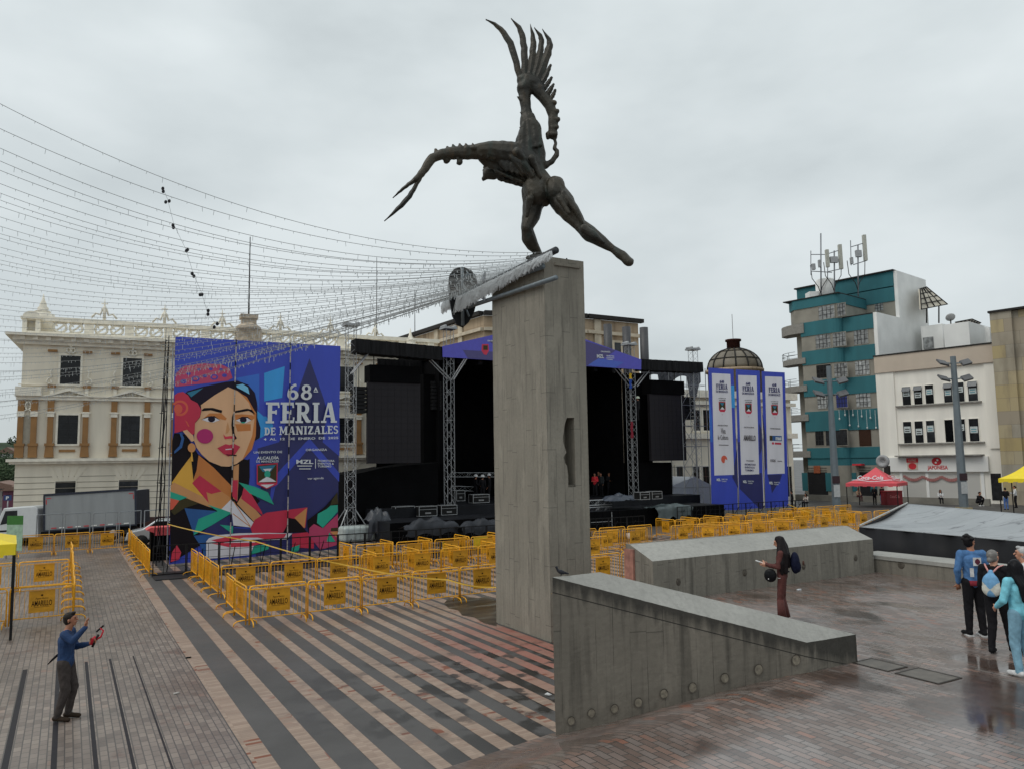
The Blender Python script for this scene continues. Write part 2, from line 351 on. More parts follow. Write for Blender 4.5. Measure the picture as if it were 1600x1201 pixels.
# ================================================================== SETTING: ground, paving, terrace
def brick_mat(name, cols, bw, rh, rot, mort=.009, mcol=(.05, .045, .042), wet=0.0, stain=None, redp=0.0, spots=()):
    q = NT(name)
    p = q.mapping(rot=(0, 0, rot))
    br = q.n('ShaderNodeTexBrick', {0: p, 'Scale': 1.0, 'Mortar Size': mort, 'Mortar Smooth': .15, 'Bias': 0.0, 'Brick Width': bw, 'Row Height': rh, 'Color1': (0, 0, 0, 1), 'Color2': (1, 1, 1, 1), 'Mortar': (.5, .5, .5, 1)}, offset=.5, squash=1)
    k = br.outputs['Color']; fac = br.outputs['Fac']
    c = q.ramp(k, [(0.0, cols[0]), (1.0, cols[-1])] + [((i+1)/(len(cols)-1), cc) for i, cc in enumerate(cols[1:-1])])
    big = q.noise(.35, 5); mid = q.noise(2.3, 5)
    c = q.mix(q.mr(big, .35, .65, 0, .6), c, tuple(x*.62 for x in cols[0]))
    c = q.mix(q.mr(mid, .4, .7, 0, .35), c, tuple(x*1.25 for x in cols[1]))
    if redp: c = q.mix(q.math('MULTIPLY', q.math('GREATER_THAN', k, .93), q.mr(q.noise(.8, 3), .5, .62, 0, redp)), c, (.24, .07, .035))
    if stain: c = q.mix(q.mr(q.noise(.9, 6, q.mapping(loc=(9, 2, 0))), .60, .68, 0, .75), c, stain)
    c = q.mix(q.mr(fac, 0, 1, 0, .85), c, mcol)
    sm = None
    for (sa, sb_, sr) in spots:
        dd = q.n('ShaderNodeVectorMath', {0: q.mapping((1, .55, 0)), 1: (sa, sb_*.55, 0)}, operation='DISTANCE').outputs['Value']
        one = q.mr(q.math('ADD', q.math('DIVIDE', dd, sr), q.math('MULTIPLY', q.noise(1.7, 6), 1.3)), 1.15, 1.45, 1, 0); sm = one if sm is None else q.math('MAXIMUM', sm, one)
    if sm is not None: c = q.mix(q.math('MULTIPLY', sm, .72), c, (.045, .026, .019))
    q.set('Base Color', c)
    h = q.math('SUBTRACT', q.math('MULTIPLY', q.noise(30, 3), .25), fac)
    if wet:
        w = q.noise(.55, 5, q.mapping(loc=(4, 7, 0))); rg = q.mr(w, .40, .60, .44, .44-wet*.34)
        if sm is not None: rg = q.math('MULTIPLY', rg, q.mr(sm, 0, 1, 1, .5))
        q.set('Roughness', rg); q.set('Specular IOR Level', .5+wet*.3)
        q.bump(h, .22, .006)
    else: q.set('Roughness', .68); q.bump(h, .4, .008)
    return q.m
M_left = brick_mat('grey_clay_paving', [(.145, .115, .098), (.235, .19, .162), (.30, .245, .205)], .22, .112, math.pi/2, stain=(.12, .07, .055), redp=.3, wet=.3)
M_terr = brick_mat('wet_terrace_paving', [(.115, .078, .065), (.19, .138, .118), (.215, .19, .178), (.285, .165, .125)], .25, .105, math.pi/2, wet=1.0, stain=(.055, .032, .025), redp=.6, spots=[(*toab(pz(u, v, 1.05)), r) for u, v, r in ((1545, 1075, .9), (1590, 1120, .8), (1500, 1120, .5), (1310, 1060, .6), (1400, 1040, .35), (1290, 985, .4), (1340, 960, .5), (1240, 990, .3), (1560, 1040, .5), (1180, 930, .4), (1400, 945, .4))])
# soldier-course brick stripes
q = NT('beige_brick_stripe')
sx = q.n('ShaderNodeSeparateXYZ', {0: q.co}); cy = q.math('DIVIDE', sx.outputs[1], .078); cx = q.math('DIVIDE', sx.outputs[0], .31)
cid = q.n('ShaderNodeCombineXYZ', {0: q.math('FLOOR', cy), 1: q.math('FLOOR', cx)}).outputs[0]
wn_ = q.n('ShaderNodeTexWhiteNoise', {0: cid}, noise_dimensions='2D').outputs[0]
c = q.ramp(wn_, [(0, (.27, .19, .145)), (.9, (.36, .265, .205)), (.5, (.315, .23, .175))])
pink = q.n('ShaderNodeVectorMath', {0: q.co, 1: (10.5, 15.2, 0)}, operation='DISTANCE').outputs['Value']
pk = q.math('MULTIPLY', q.mr(pink, 2.2, 4.6, 1, 0), q.mr(q.noise(1.4, 5), .3, .55, .45, 1)); c = q.mix(pk, c, (.33, .135, .105))
red = q.math('MULTIPLY', q.math('GREATER_THAN', wn_, .78), q.mr(q.noise(.75, 3, q.mapping(loc=(2, 5, 0))), .53, .60, 0, 1)); c = q.mix(red, c, (.2, .062, .03))
c = q.mix(q.mr(q.noise(1.1, 6, q.mapping(loc=(1, 3, 0))), .50, .72, 0, .55), c, (.17, .125, .10))
gr = q.math('LESS_THAN', q.math('FRACT', cy), .09); c = q.mix(q.math('MULTIPLY', gr, .55), c, (.12, .09, .07))
dirt = q.math('MULTIPLY', q.mr(q.noise(1.7, 7, q.mapping(loc=(0, 8, 0))), .55, .61, 0, 1), q.mr(q.n('ShaderNodeVectorMath', {0: q.co, 1: (7.6, 13.5, 0)}, operation='DISTANCE').outputs['Value'], 1.5, 4.2, 1, 0)); c = q.mix(dirt, c, (.05, .035, .03))
q.set('Base Color', c); q.set('Roughness', q.mr(q.noise(.6, 4), .4, .6, .62, .38)); q.bump(q.math('SUBTRACT', q.noise(35, 3), gr), .3, .006); M_str = q.m
q = NT('wet_asphalt')
c = q.mix(q.mr(q.noise(.4, 5), .35, .65, 0, 1), (.060, .056, .054), (.088, .083, .080))
c = q.mix(q.mr(q.noise(120, 2), .45, .75, 0, .6), c, (.15, .15, .15))
near = q.n('ShaderNodeVectorMath', {0: q.co, 1: (8.2, 13.0, 0)}, operation='DISTANCE').outputs['Value']
wt = q.math('MULTIPLY', q.mr(q.noise(1.0, 6, q.mapping(loc=(0, 8, 0))), .50, .56, 0, 1), q.mr(near, 2.0, 5.5, 1, 0))
c = q.mix(wt, c, (.018, .017, .016)); q.set('Base Color', c); q.set('Specular IOR Level', .3)
q.set('Roughness', q.math('SUBTRACT', q.mr(q.noise(.5, 4), .35, .65, .62, .42), q.math('MULTIPLY', wt, .2))); q.bump(q.noise(160, 3), .25, .005); M_asph = q.m
q = NT('muddy_wet_patch')
c = q.ramp(q.noise(1.3, 6, q.mapping((.5, 2.2, 1))), [(.38, (.02, .019, .017)), (.66, (.15, .165, .155)), (.53, (.05, .045, .032))])
q.set('Base Color', c); q.set('Roughness', .3); q.bump(q.noise(40, 3), .2, .006); M_mud = q.m
M_soil = mat('distant_ground', (.10, .10, .09), .9, var=.2, vscale=.05)

def struct(name, mb, m, fix=True, rz=G):
    o = mb.build(name, m, None, (0, 0, 0), rz, fix=fix); return tag(o, kind='structure')
g = MB(); g.add([(-900, -60, 0), (900, -60, 0), (900, 1100, 0), (-900, 1100, 0)], [(0, 1, 2, 3)]); struct('ground', g, M_asph)
g = MB(); g.add([(-40, -8, .004), (2.40, -8, .004), (2.40, 60, .004), (-40, 60, .004)], [(0, 1, 2, 3)]); struct('pavement', g, M_left)
EDG = [2.42, 2.72, 3.19, 3.43, 3.88, 4.14, 4.56, 4.79, 5.13, 5.36, 5.64, 5.89, 6.16, 6.40, 6.72, 6.97, 7.27, 7.52, 7.78, 8.05, 8.27, 8.52, 8.71, 8.98, 9.13, 9.41, 9.49, 9.80]
a0 = 9.92
while a0 < 44: EDG += [a0, a0+.30]; a0 += .56
g = MB()
for i in range(0, len(EDG), 2):
    b1 = 60 if EDG[i] < 26 else 34
    g.add([(EDG[i], -8, .004), (EDG[i+1], -8, .004), (EDG[i+1], b1, .004), (EDG[i], b1, .004)], [(0, 1, 2, 3)])
struct('paving_stripes', g, M_str)
g = MB()
pts = [toab(pz(u, v)) for u, v in ((700, 935), (722, 931), (748, 934), (760, 930), (776, 938), (776, 978), (756, 973), (741, 964), (722, 961), (716, 953), (701, 950), (694, 942))]
g.add([(x, y, .008) for x, y in pts], [tuple(range(len(pts)))]); struct('puddle', g, M_mud)
g = MB()
for a, w in ((-.62, .085), (-.02-.0, .075), (.50, .06), (.96, .045), (1.42, .028), (-1.25, .09), (-1.95, .09)):
    g.add([(a-w/2, -6, .008), (a+w/2, -6, .008), (a+w/2, 19.6, .008), (a-w/2, 19.6, .008)], [(0, 1, 2, 3)])
struct('drain_channel', g, mat('drain_channel', (.022, .02, .024), .5))
# upper terrace with the sloping edge
TZ = 1.05
t = MB()
k1 = (9.52, 7.95)
# slope between crease and lower edge
e_ = (5.86-4.06, 9.21-8.89)
lo = [toab(pz(690, 1201, .5)), toab(pz(862, 1145, .5))]
d_ = Vector((lo[1][0]-lo[0][0], lo[1][1]-lo[0][1])).normalized(); A = Vector(lo[0])-d_*9; B_ = Vector(lo[1])
kb = Vector(k1)-d_*11
t.slab([tuple(kb), k1, (8.2, 9.8), (11.3, 13.6), (12.0, 14.05), (19.7, 14.05), (19.7, -30), (kb.x, -30)], -.1, TZ)
N_ = 14; rows = []
for i in range(N_+1):
    f = i/N_; z = .5+(TZ+.002-.5)*(f*f*(3-2*f)*.5+f*.5); pa = A.lerp(kb, f); pb = B_.lerp(Vector(k1), f); rows.append(((pa.x, pa.y, z), (pb.x, pb.y, z)))
vs = [p for r_ in rows for p in r_]; t2 = MB(); t2.smooth = True
t2.add(vs, [(2*i, 2*i+1, 2*i+3, 2*i+2) for i in range(N_)]); t2.smooth = False
t2.add([rows[0][0], rows[0][1], (*rows[0][1][:2], -.1), (*rows[0][0][:2], -.1)], [(0, 1, 2, 3)])
struct('terrace', t, M_terr); struct('terrace_slope', t2, M_terr)
for (u, v, w, l) in ((1374, 1038, .42, .55), (1450, 1055, .5, .6)):
    p = toab(pz(u, v, TZ)); c_ = MB(); c_.box(p[0]-w/2, p[0]+w/2, p[1]-l/2, p[1]+l/2, TZ-.01, TZ+.006)
    f_ = MB(); x0, x1, y0, y1 = p[0]-w/2, p[0]+w/2, p[1]-l/2, p[1]+l/2
    for bx in ((x0-.03, x1+.03, y0-.03, y0), (x0-.03, x1+.03, y1, y1+.03), (x0-.03, x0, y0, y1), (x1, x1+.03, y0, y1)): f_.box(*bx, TZ-.01, TZ+.009)
    r_ = empty('access_cover', (0, 0, 0), G, 'dark access cover set in the wet terrace bricks nearer the concrete wall' if u < 1400 else 'dark access cover set in the wet terrace bricks below the group of visitors', 'access cover')
    c_.build('lid', mat('cover_lid', (.10, .085, .07), .45, var=.3), r_); f_.build('cover_frame', mat('cover_rim', (.04, .035, .03), .5), r_)

# ================================================================== concrete walls
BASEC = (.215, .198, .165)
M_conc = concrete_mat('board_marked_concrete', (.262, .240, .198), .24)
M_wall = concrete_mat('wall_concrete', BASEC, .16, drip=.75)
M_wtop = concrete_mat('pale_wall_top', (.345, .34, .315), 0, drip=.25)  # paler base colour for the top faces of the walls, same roughness
# near wall: wedge that falls to the right
zt = 2.61
FLt = pz(863, 901, zt); BLt = pz(937, 893, zt)
FRb = pz(1263, 1050, TZ); BRb = pz(1340, 1033, TZ)
zr = pd(1265, 1003, FRb.y).z; zr2 = pd(1335, 990, BRb.y).z
q = NT('stained_wall_concrete')
w_ = M_wall.node_tree
M_w1 = concrete_mat('stained_wall_concrete', (.185, .165, .135), .3, drip=.85)
t_ = M_w1.node_tree; b_ = t_.nodes['Principled BSDF']
old = b_.inputs['Base Color'].links[0].from_socket
def nn(ty, ins=None, **k):
    x = t_.nodes.new(ty)
    for a, b in k.items(): setattr(x, a, b)
    for a, b in (ins or {}).items():
        if isinstance(b, bpy.types.NodeSocket): t_.links.new(b, x.inputs[a])
        else: x.inputs[a].default_value = b
    return x
tcn = nn('ShaderNodeTexCoord'); sp = nn('ShaderNodeSeparateXYZ', {0: tcn.outputs['Object']})
slope = (zr-zt)/(FRb.x-FLt.x)
top_ = nn('ShaderNodeMath', {0: sp.outputs[0], 1: slope, 2: zt-slope*FLt.x}, operation='MULTIPLY_ADD')
dz = nn('ShaderNodeMath', {0: top_.outputs[0], 1: sp.outputs[2]}, operation='SUBTRACT')
nz = nn('ShaderNodeTexNoise', {0: nn('ShaderNodeMapping', {0: tcn.outputs['Object'], 'Scale': (9, 9, 1.2)}).outputs[0], 'Scale': 1.0, 'Detail': 7})
dzn = nn('ShaderNodeMath', {0: nz.outputs[0], 1: -.55, 2: dz.outputs[0]}, operation='MULTIPLY_ADD')
fac = nn('ShaderNodeMapRange', {0: dzn.outputs[0], 1: -.22, 2: -.02, 3: .85, 4: 0})
ln = nn('ShaderNodeMath', {0: dz.outputs[0], 1: .205, 2: .007}, operation='COMPARE')
mx = nn('ShaderNodeMix', data_type='RGBA'); t_.links.new(fac.outputs[0], mx.inputs[0]); t_.links.new(old, mx.inputs[6]); mx.inputs[7].default_value = (.03, .028, .024, 1)
mx2 = nn('ShaderNodeMix', data_type='RGBA'); t_.links.new(ln.outputs[0], mx2.inputs[0]); t_.links.new(mx.outputs[2], mx2.inputs[6]); mx2.inputs[7].default_value = (.02, .018, .015, 1)
t_.links.new(mx2.outputs[2], b_.inputs['Base Color'])
w = MB()
bl, br_ = BLt, Vector((BRb.x, BRb.y, 0))
low = [(FLt.x, FLt.y, 0), (FRb.x, FRb.y, 0), (BRb.x, BRb.y, 0), (BLt.x, BLt.y, 0)]
hi = [(FLt.x, FLt.y, zt), (FRb.x, FRb.y, zr), (BRb.x, BRb.y, zr2), (BLt.x, BLt.y, zt)]
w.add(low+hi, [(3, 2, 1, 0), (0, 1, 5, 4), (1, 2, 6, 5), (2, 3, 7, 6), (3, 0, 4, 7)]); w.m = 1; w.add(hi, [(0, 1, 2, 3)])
near_wall = empty('concrete_wall', (0, 0, 0), 0, 'sloping grey concrete wall with round plugs and black streaks in the foreground', 'wall')
ow = w.build('wall_body', [M_w1, M_wtop], near_wall)
roughen(ow, 6, .016, .35)
M_plug = mat('mortar_plug', (.20, .175, .135), .9, var=.35, vscale=20); M_plug_d = mat('dark_plug_ring', (.085, .073, .058), .9, var=.5, vscale=20)
wf = Frame(FLt.x, FLt.y, math.degrees(math.atan2(FRb.y-FLt.y, FRb.x-FLt.x)))
def plug(fr, x, z, r, par):
    m = MB(); c = [fr.w(x+r*math.cos(i*math.pi/9), -.022, z+r*1.15*math.sin(i*math.pi/9)) for i in range(18)]
    c2 = [fr.w(x+r*.86*math.cos(i*math.pi/9), -.018, z+r*.92*math.sin(i*math.pi/9)) for i in range(18)]
    m.m = 1; m.add([tuple(a) for a in c]+[tuple(a) for a in c2], [(i, (i+1) % 18, (i+1) % 18+18, i+18) for i in range(18)]); m.m = 0
    c3 = [fr.w(x+r*.86*math.cos(i*math.pi/9), -.019, z+r*.92*math.sin(i*math.pi/9)) for i in range(18)]
    m.add([tuple(a) for a in c3], [tuple(range(18))]); m.build('plug', [M_plug, M_plug_d], par, fix=False)
for x, y in ((160, 815), (257, 778), (368, 757), (482, 727), (605, 685), (743, 655), (897, 610), (1060, 568), (1240, 523)):
    s_, z_ = wf.uv(840+x/3.077, 860+y/3.077); plug(wf, s_, z_, .052+.0028*(x/160), near_wall)
# second wall
w2 = empty('concrete_wall', (0, 0, 0), G, 'long grey concrete wall with slanted top and a pinkish end behind the woman in maroon', 'wall')
Lc = toab(pz(1020.7, 876, 2.0)); aL = 11.55; aR = 19.22; b0 = 13.5
f2 = Frame(*ab(aL, b0)[:2], 30)
aL = 11.55 + f2.uv(1020.5, 900)[0]; zf0 = f2.uv(1020.7, 876)[1]; aR = 11.55+f2.uv(1364.5, 860)[0]; zf1 = f2.uv(1364.5, 841)[1]
m = MB(); prof = lambda zf: [(b0, 0), (b0, zf), (b0+.78, zf+.30), (b0+.95, zf+.30), (b0+.95, 0)]
lo = [(aL, y, z) for y, z in prof(zf0)]; hi = [(aR, y, z) for y, z in prof(zf1)]
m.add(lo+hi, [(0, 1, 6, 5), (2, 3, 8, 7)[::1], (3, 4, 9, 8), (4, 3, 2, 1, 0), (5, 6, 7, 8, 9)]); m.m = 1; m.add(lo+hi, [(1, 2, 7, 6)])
roughen(m.build('wall_body', [M_wall, M_wtop], w2), 6, .016, .4)
f2b = Frame(*ab(0, b0)[:2], 30)
for x, y in ((305, 450), (700, 395), (1050, 357), (1360, 308)):
    s_, z_ = f2b.uv(980+x/3.81, 790+y/3.81); mm = MB(); mm.ell((s_, b0-.0, z_), .075, .02, .09, 14); mm.build('plug', [M_plug_d], w2)
m = MB(); m.box(aL-.06, aL-.004, b0+.62, b0+.93, 0, zf0+.2); m.build('end_trim', mat('pinkish_mortar', (.36, .17, .13), .9, var=.3), w2)
# third low wall
w3 = empty('concrete_wall', (0, 0, 0), G, 'low grey concrete parapet between the visitors and the tarpaulin roof', 'wall')
m = MB(); m.box(19.2, 20.1, -16, 14.1, 0, 1.40); m.build('wall_body', M_wall, w3)
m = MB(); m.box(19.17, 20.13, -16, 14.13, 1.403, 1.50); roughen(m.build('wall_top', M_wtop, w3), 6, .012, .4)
f3 = Frame(*ab(19.2, 0)[:2], 120)
s_, z_ = f3.uv(1408, 882); mm = MB(); mm.ell((19.2, s_, z_), .02, .1, .1, 14); mm.build('plug', [M_plug_d], w3)

# ================================================================== pylon
PA, PB = 9.9, 15.5
py = empty('concrete_pylon', ab(PA, PB), G, 'tall board-marked concrete pylon carrying the bronze winged figure', 'pylon')
pf = Frame(*ab(PA, PB)[:2], 30); pl = Frame(*ab(PA, PB)[:2], 120)
H_ = pf.uv(850.5, 400)[1]; WA = pf.uv(919, 700)[0]; LB = pl.uv(772, 700)[0]; T_ = .42
hole = [pf.uv(u, v) for u, v in ((886, 654), (880, 668), (880, 690), (885, 706), (879, 716), (886, 727), (888, 742), (888, 757), (900, 760), (897, 652))]
zb, zt2 = min(p[1] for p in hole), max(p[1] for p in hole); xr = sum(p[0] for p in hole[-2:])/2
print('pylon', round(H_, 2), round(WA, 2), round(LB, 2), 'hole', round(zb, 2), round(zt2, 2))
m = MB(); m.box(0, WA, T_, LB, 0, H_); m.box(0, WA, 0, T_, 0, zb); m.box(0, WA, 0, T_, zt2, H_); m.box(xr, WA, 0, T_, zb, zt2)
hl = sorted([p for p in hole[:-2]], key=lambda p: p[1]); hl = [(hl[0][0], zb)]+hl[1:-1]+[(hl[-1][0], zt2)]
m.prism([(0, zb)]+hl+[(0, zt2)], 0, T_)
roughen(m.build('shaft', M_conc, py), 6, .014, .45)
m = MB(); s0, z0 = pf.uv(866, 412); s1, z1 = pf.uv(905, 421); m.box(s0, s1, -.06, -.002, z0-.05, z0+.02); m.build('cast_ledge', M_conc, py)
s0, z0 = pl.uv(797, 463); s1, z1 = pl.uv(821, 455); m = MB(); m.box(-.07, -.002, s1, s0, z0-.02, z0+.04); m.box(-.07, -.002, s1, s1+.05, z0+.04, z0+.12); m.build('cast_ledge', M_conc, py)
s0, z0 = pf.uv(895, 760); m = MB(); m.cap = None
m.box(xr-.36, xr+.02, .03, .3, zb+.002, zb+.05); m.build('rubble', mat('rubble', (.11, .10, .08), .95, var=.4, vscale=30), py)

# ================================================================== winged bronze figure
q = NT('dark_bronze')
c = q.mix(q.mr(q.noise(.9, 6), .35, .65, 0, 1), (.018, .018, .015), (.056, .047, .032))
c = q.mix(q.mr(q.noise(1.6, 6, q.mapping((3, 3, .6), loc=(4, 1, 2))), .55, .7, 0, .6), c, (.032, .052, .045))
c = q.mix(q.mr(q.noise(2.0, 5, q.mapping((2, 2, .5), loc=(7, 1, 2))), .58, .72, 0, .6), c, (.085, .058, .032))
q.set('Base Color', c); q.set('Roughness', .52); q.set('Metallic', .25); q.bump(q.noise(9, 6), .5, .05); M_bronze = q.m
SD = 18.9
B0 = pd(840, 397, SD)
def sp_(x, y, d=0.0):   # photo crop coordinates of the figure -> point, d metres further away
    return pd(580+x/2.929, 20+y/2.929, SD+d)
PXM = SD/FPX/2.929         # metres per crop pixel
bd = Body()
KB = 1.04
def ch(pts, rs, d=None):
    d = d or [0]*len(pts); bd.chain([sp_(x, y, dd) for (x, y), dd in zip(pts, d)], [(r*KB+(.8 if r > 12 else 0))*PXM for r in rs])
# standing leg (thigh, back-lit calf, foot on the slab)
ch([(745, 815), (742, 870), (733, 925), (712, 985)], [58, 50, 42, 27], [0, .1, .1, -.05])
ch([(712, 985), (722, 1030), (738, 1062), (768, 1105)], [26, 34, 29, 16], [-.05, .12, .25, .45])
ch([(768, 1105), (745, 1118), (715, 1122)], [16, 15, 9], [.45, .3, .1])
# trailing leg
ch([(835, 810), (870, 865), (915, 920), (955, 972)], [54, 52, 44, 29], [0, -.15, -.3, -.4])
ch([(850, 800), (900, 860), (945, 935)], [34, 30, 18], [.1, 0, -.2])
ch([(955, 972), (1000, 1012), (1050, 1045), (1112, 1086)], [30, 36, 27, 15], [-.4, -.5, -.6, -.7])
ch([(1112, 1086), (1150, 1115), (1180, 1142)], [17, 21, 19], [-.7, -.75, -.8]); ch([(1150, 1105), (1190, 1135)], [14, 12], [-.7, -.75])
# buttocks, pelvis, back
ch([(745, 800), (752, 826)], [50, 50], [-.16, -.18]); ch([(842, 798), (840, 820)], [48, 48], [-.16, -.18])
ch([(800, 770), (800, 840)], [20, 30], [.15, .15])
ch([(780, 850), (800, 872)], [26, 16], [.0, .1])
ch([(785, 790), (762, 755), (735, 722), (715, 690)], [56, 50, 54, 60], [.1, .1, .05, 0])
ch([(715, 690), (680, 665), (645, 640)], [62, 62, 40], [0, 0, 0]); ch([(700, 735), (660, 720), (630, 700)], [44, 46, 40], [.15, .2, .2])
ch([(650, 735), (690, 760)], [34, 30], [.35, .3]); ch([(650, 620), (690, 625), (730, 660)], [24, 26, 26], [-.1, -.1, -.1])
# ribs and muscle strands of the back
for k in range(6): ch([(640+k*20, 660+k*14), (700+k*14, 735+k*6)], [11, 7], [-.30+.01*k, -.32])
for k in range(5): ch([(520+k*22, 628+k*8), (600+k*18, 690+k*10)], [13, 8], [-.12, -.22])
for k in range(9): ch([(505+k*24, 668+k*11), (520+k*24, 700+k*11)], [17, 6], [-.02, -.02])
for k in range(7): ch([(440+k*30, 622+k*3), (470+k*32, 650+k*6)], [12, 6], [-.42+.05*k, -.44+.05*k])
for k in range(6): ch([(600+k*22, 690+k*6), (622+k*24, 722+k*7)], [18, 7], [-.2, -.24])
# shoulder blades, spine groove sides, hamstrings and calf ridges
ch([(668, 640), (700, 668)], [22, 12], [-.62, -.58]); ch([(735, 668), (742, 700)], [18, 10], [-.5, -.45]); ch([(700, 690), (735, 745)], [16, 12], [-.52, -.42]); ch([(745, 690), (772, 750)], [14, 10], [-.42, -.36])
ch([(880, 830), (940, 905), (965, 960)], [17, 14, 8], [-.55, -.62, -.62]); ch([(862, 850), (905, 915)], [15, 9], [-.6, -.66]); ch([(725, 850), (712, 930)], [17, 10], [-.45, -.35])
ch([(975, 990), (1020, 1022), (1060, 1050)], [20, 18, 6], [-.75, -.78, -.78])
# neck and condor head
ch([(640, 700), (600, 730), (565, 735)], [40, 30, 25], [.2, .25, .3]); ch([(560, 735), (535, 738)], [29, 27], [.3, .3])
ch([(535, 745), (515, 760), (511, 770)], [19, 10, 3], [.3, .3, .3]); ch([(545, 715), (528, 702), (518, 708)], [12, 9, 7], [.3, .3, .3]); ch([(528, 708), (510, 722)], [7, 4], [.3, .3])
for k in range(6): ch([(590+k*20, 758+k*6), (596+k*20, 768+k*5)], [14, 8], [.25, .25])
# lowered wing: arm, then hanging primaries
ch([(650, 655), (600, 645), (540, 632), (480, 637), (420, 642)], [62, 56, 42, 34, 30], [0, -.1, -.2, -.3, -.4])
ch([(420, 642), (370, 643), (320, 650), (280, 668)], [30, 28, 22, 20], [-.4, -.5, -.6, -.65])
ch([(280, 668), (255, 700), (232, 735), (205, 763)], [21, 19, 17, 12], [-.65, -.7, -.75, -.8])
for (x, y, r) in ((355, 622, 15), (380, 612, 13), (410, 608, 12), (438, 606, 11), (300, 632, 12), (345, 660, 14), (402, 668, 13), (470, 604, 10), (330, 640, 15)): ch([(x, y+14), (x-6, y-5 if y < 645 else y+5)], [r+4, r*.5], [-.5, -.52])
for k in range(7): ch([(520+k*24, 665+k*12), (548+k*24, 700+k*12)], [15, 6], [.05, .1])
for k in range(5): ch([(575+k*22, 725+k*9), (610+k*20, 742+k*8)], [12, 8], [-.05, -.1])
# raised wing: shoulder, forearm, hub
ch([(760, 690), (745, 640), (724, 590)], [40, 54, 64], [.1, .15, .2]); ch([(724, 590), (730, 540), (717, 490)], [64, 52, 37], [.2, .2, .2]); ch([(700, 312), (765, 350)], [34, 30], [.2, .2])
for k in range(7): ch([(672+k*17, 640-k*6), (684+k*12, 560-k*10), (694+k*7, 500-k*3)], [11, 9, 5], [-.14-.02*(k % 2)]*3)
ch([(760, 600), (775, 585)], [26, 12], [.2, .2]); ch([(690, 600), (672, 598)], [30, 16], [.2, .2])
ch([(715, 490), (708, 440), (702, 395), (703, 345)], [30, 25, 26, 34], [.2, .2, .2, .2])
ch([(703, 345), (715, 315), (745, 325)], [38, 38, 34], [.2, .2, .2])
for (x, y) in ((668, 340), (667, 388), (682, 460), (679, 528), (672, 575)): ch([(x+26, y+14), (x, y-4)], [15, 3], [.15, .1])
for k in range(5): ch([(705+8*k, 590-14*k), (715+6*k, 500-8*k)], [12, 7], [.0, .05])
# coverts curving down on the far side, saw-edged
strip = [(740, 335), (785, 385), (815, 425), (832, 470), (832, 520), (828, 560)]
ch(strip, [30, 26, 25, 24, 23, 20], [.2]*6)
for (x, y) in ((848, 412), (858, 452), (862, 488), (857, 524), (853, 556)): ch([(x-26, y+2), (x-8, y)], [15, 12], [.15, .12])
for (x, y) in ((808, 574), (828, 574), (845, 570)): ch([(x, y-20), (x, y)], [11, 9], [.2, .2])
for (x, y) in ((758, 392), (778, 412), (795, 420), (742, 372)): ch([(x+14, y-26), (x, y)], [12, 3], [.2, .2])
# tail-like strand joining the coverts to the back
ch([(838, 578), (845, 600), (838, 622), (852, 632), (848, 655), (828, 680), (795, 702), (765, 712)], [8, 9, 10, 10, 12, 13, 15, 18], [.2, .2, .15, .15, .15, .15, .15, .1])
bd.build('body', [M_bronze], None, voxel=.022, smooth=2, disp=lambda c: .009*np.sin(c[:, 0]*15+np.sin(c[:, 2]*7+c[:, 1]*4)*2.2)*np.sin((c[:, 2]*.6+c[:, 0]*.8)*13+np.sin(c[:, 0]*5)*1.5))
body = bpy.data.objects['body']
st = empty('winged_bronze_figure', (B0.x, B0.y, H_), 0, 'dark bronze man with condor head and feathered wings striding on the concrete pylon', 'statue')
body.parent = st; body.matrix_parent_inverse = Matrix.Translation(-Vector((B0.x, B0.y, H_)))
def feather(pts, ws, d=.2):
    ws = [w*1.06 for w in ws]; P = [sp_(x, y, d) for x, y in pts]; n = len(P); vs = []; m = MB(); fs = []
    for i, (p, w) in enumerate(zip(P, ws)):
        t = (P[min(i+1, n-1)]-P[max(i-1, 0)]).normalized(); s = t.cross(Vector((0, 1, 0))).normalized()*w*PXM
        e1 = Vector((0, .028, 0)); jag = 1+.12*math.sin(i*2.4)
        vs += [p-s*jag, p-e1*1.6, p+s*(2-jag), p+e1]
    for i in range(n-1):
        for k in range(4): fs.append((i*4+k, i*4+(k+1) % 4, i*4+4+(k+1) % 4, i*4+4+k))
    fs += [(0, 1, 2, 3), tuple(n*4-4+k for k in range(4))]
    m.add(vs, fs); o = m.build('feather', M_bronze, st); o.matrix_parent_inverse = Matrix.Translation(-Vector((B0.x, B0.y, H_))); return o
def sub(pts, ws, n=14):
    o, w2 = [], []
    for i in range(n+1):
        t = i/n*(len(pts)-1); k = min(int(t), len(pts)-2); f = t-k
        def cr_(a): 
            p0, p1, p2, p3 = a[max(k-1, 0)], a[k], a[k+1], a[min(k+2, len(a)-1)]
            return .5*(2*p1+(p2-p0)*f+(2*p0-5*p1+4*p2-p3)*f*f+(3*p1-p0-3*p2+p3)*f**3)
        o.append((cr_([p[0] for p in pts]), cr_([p[1] for p in pts]))); w2.append(max(.8, cr_(ws)))
    return o, w2
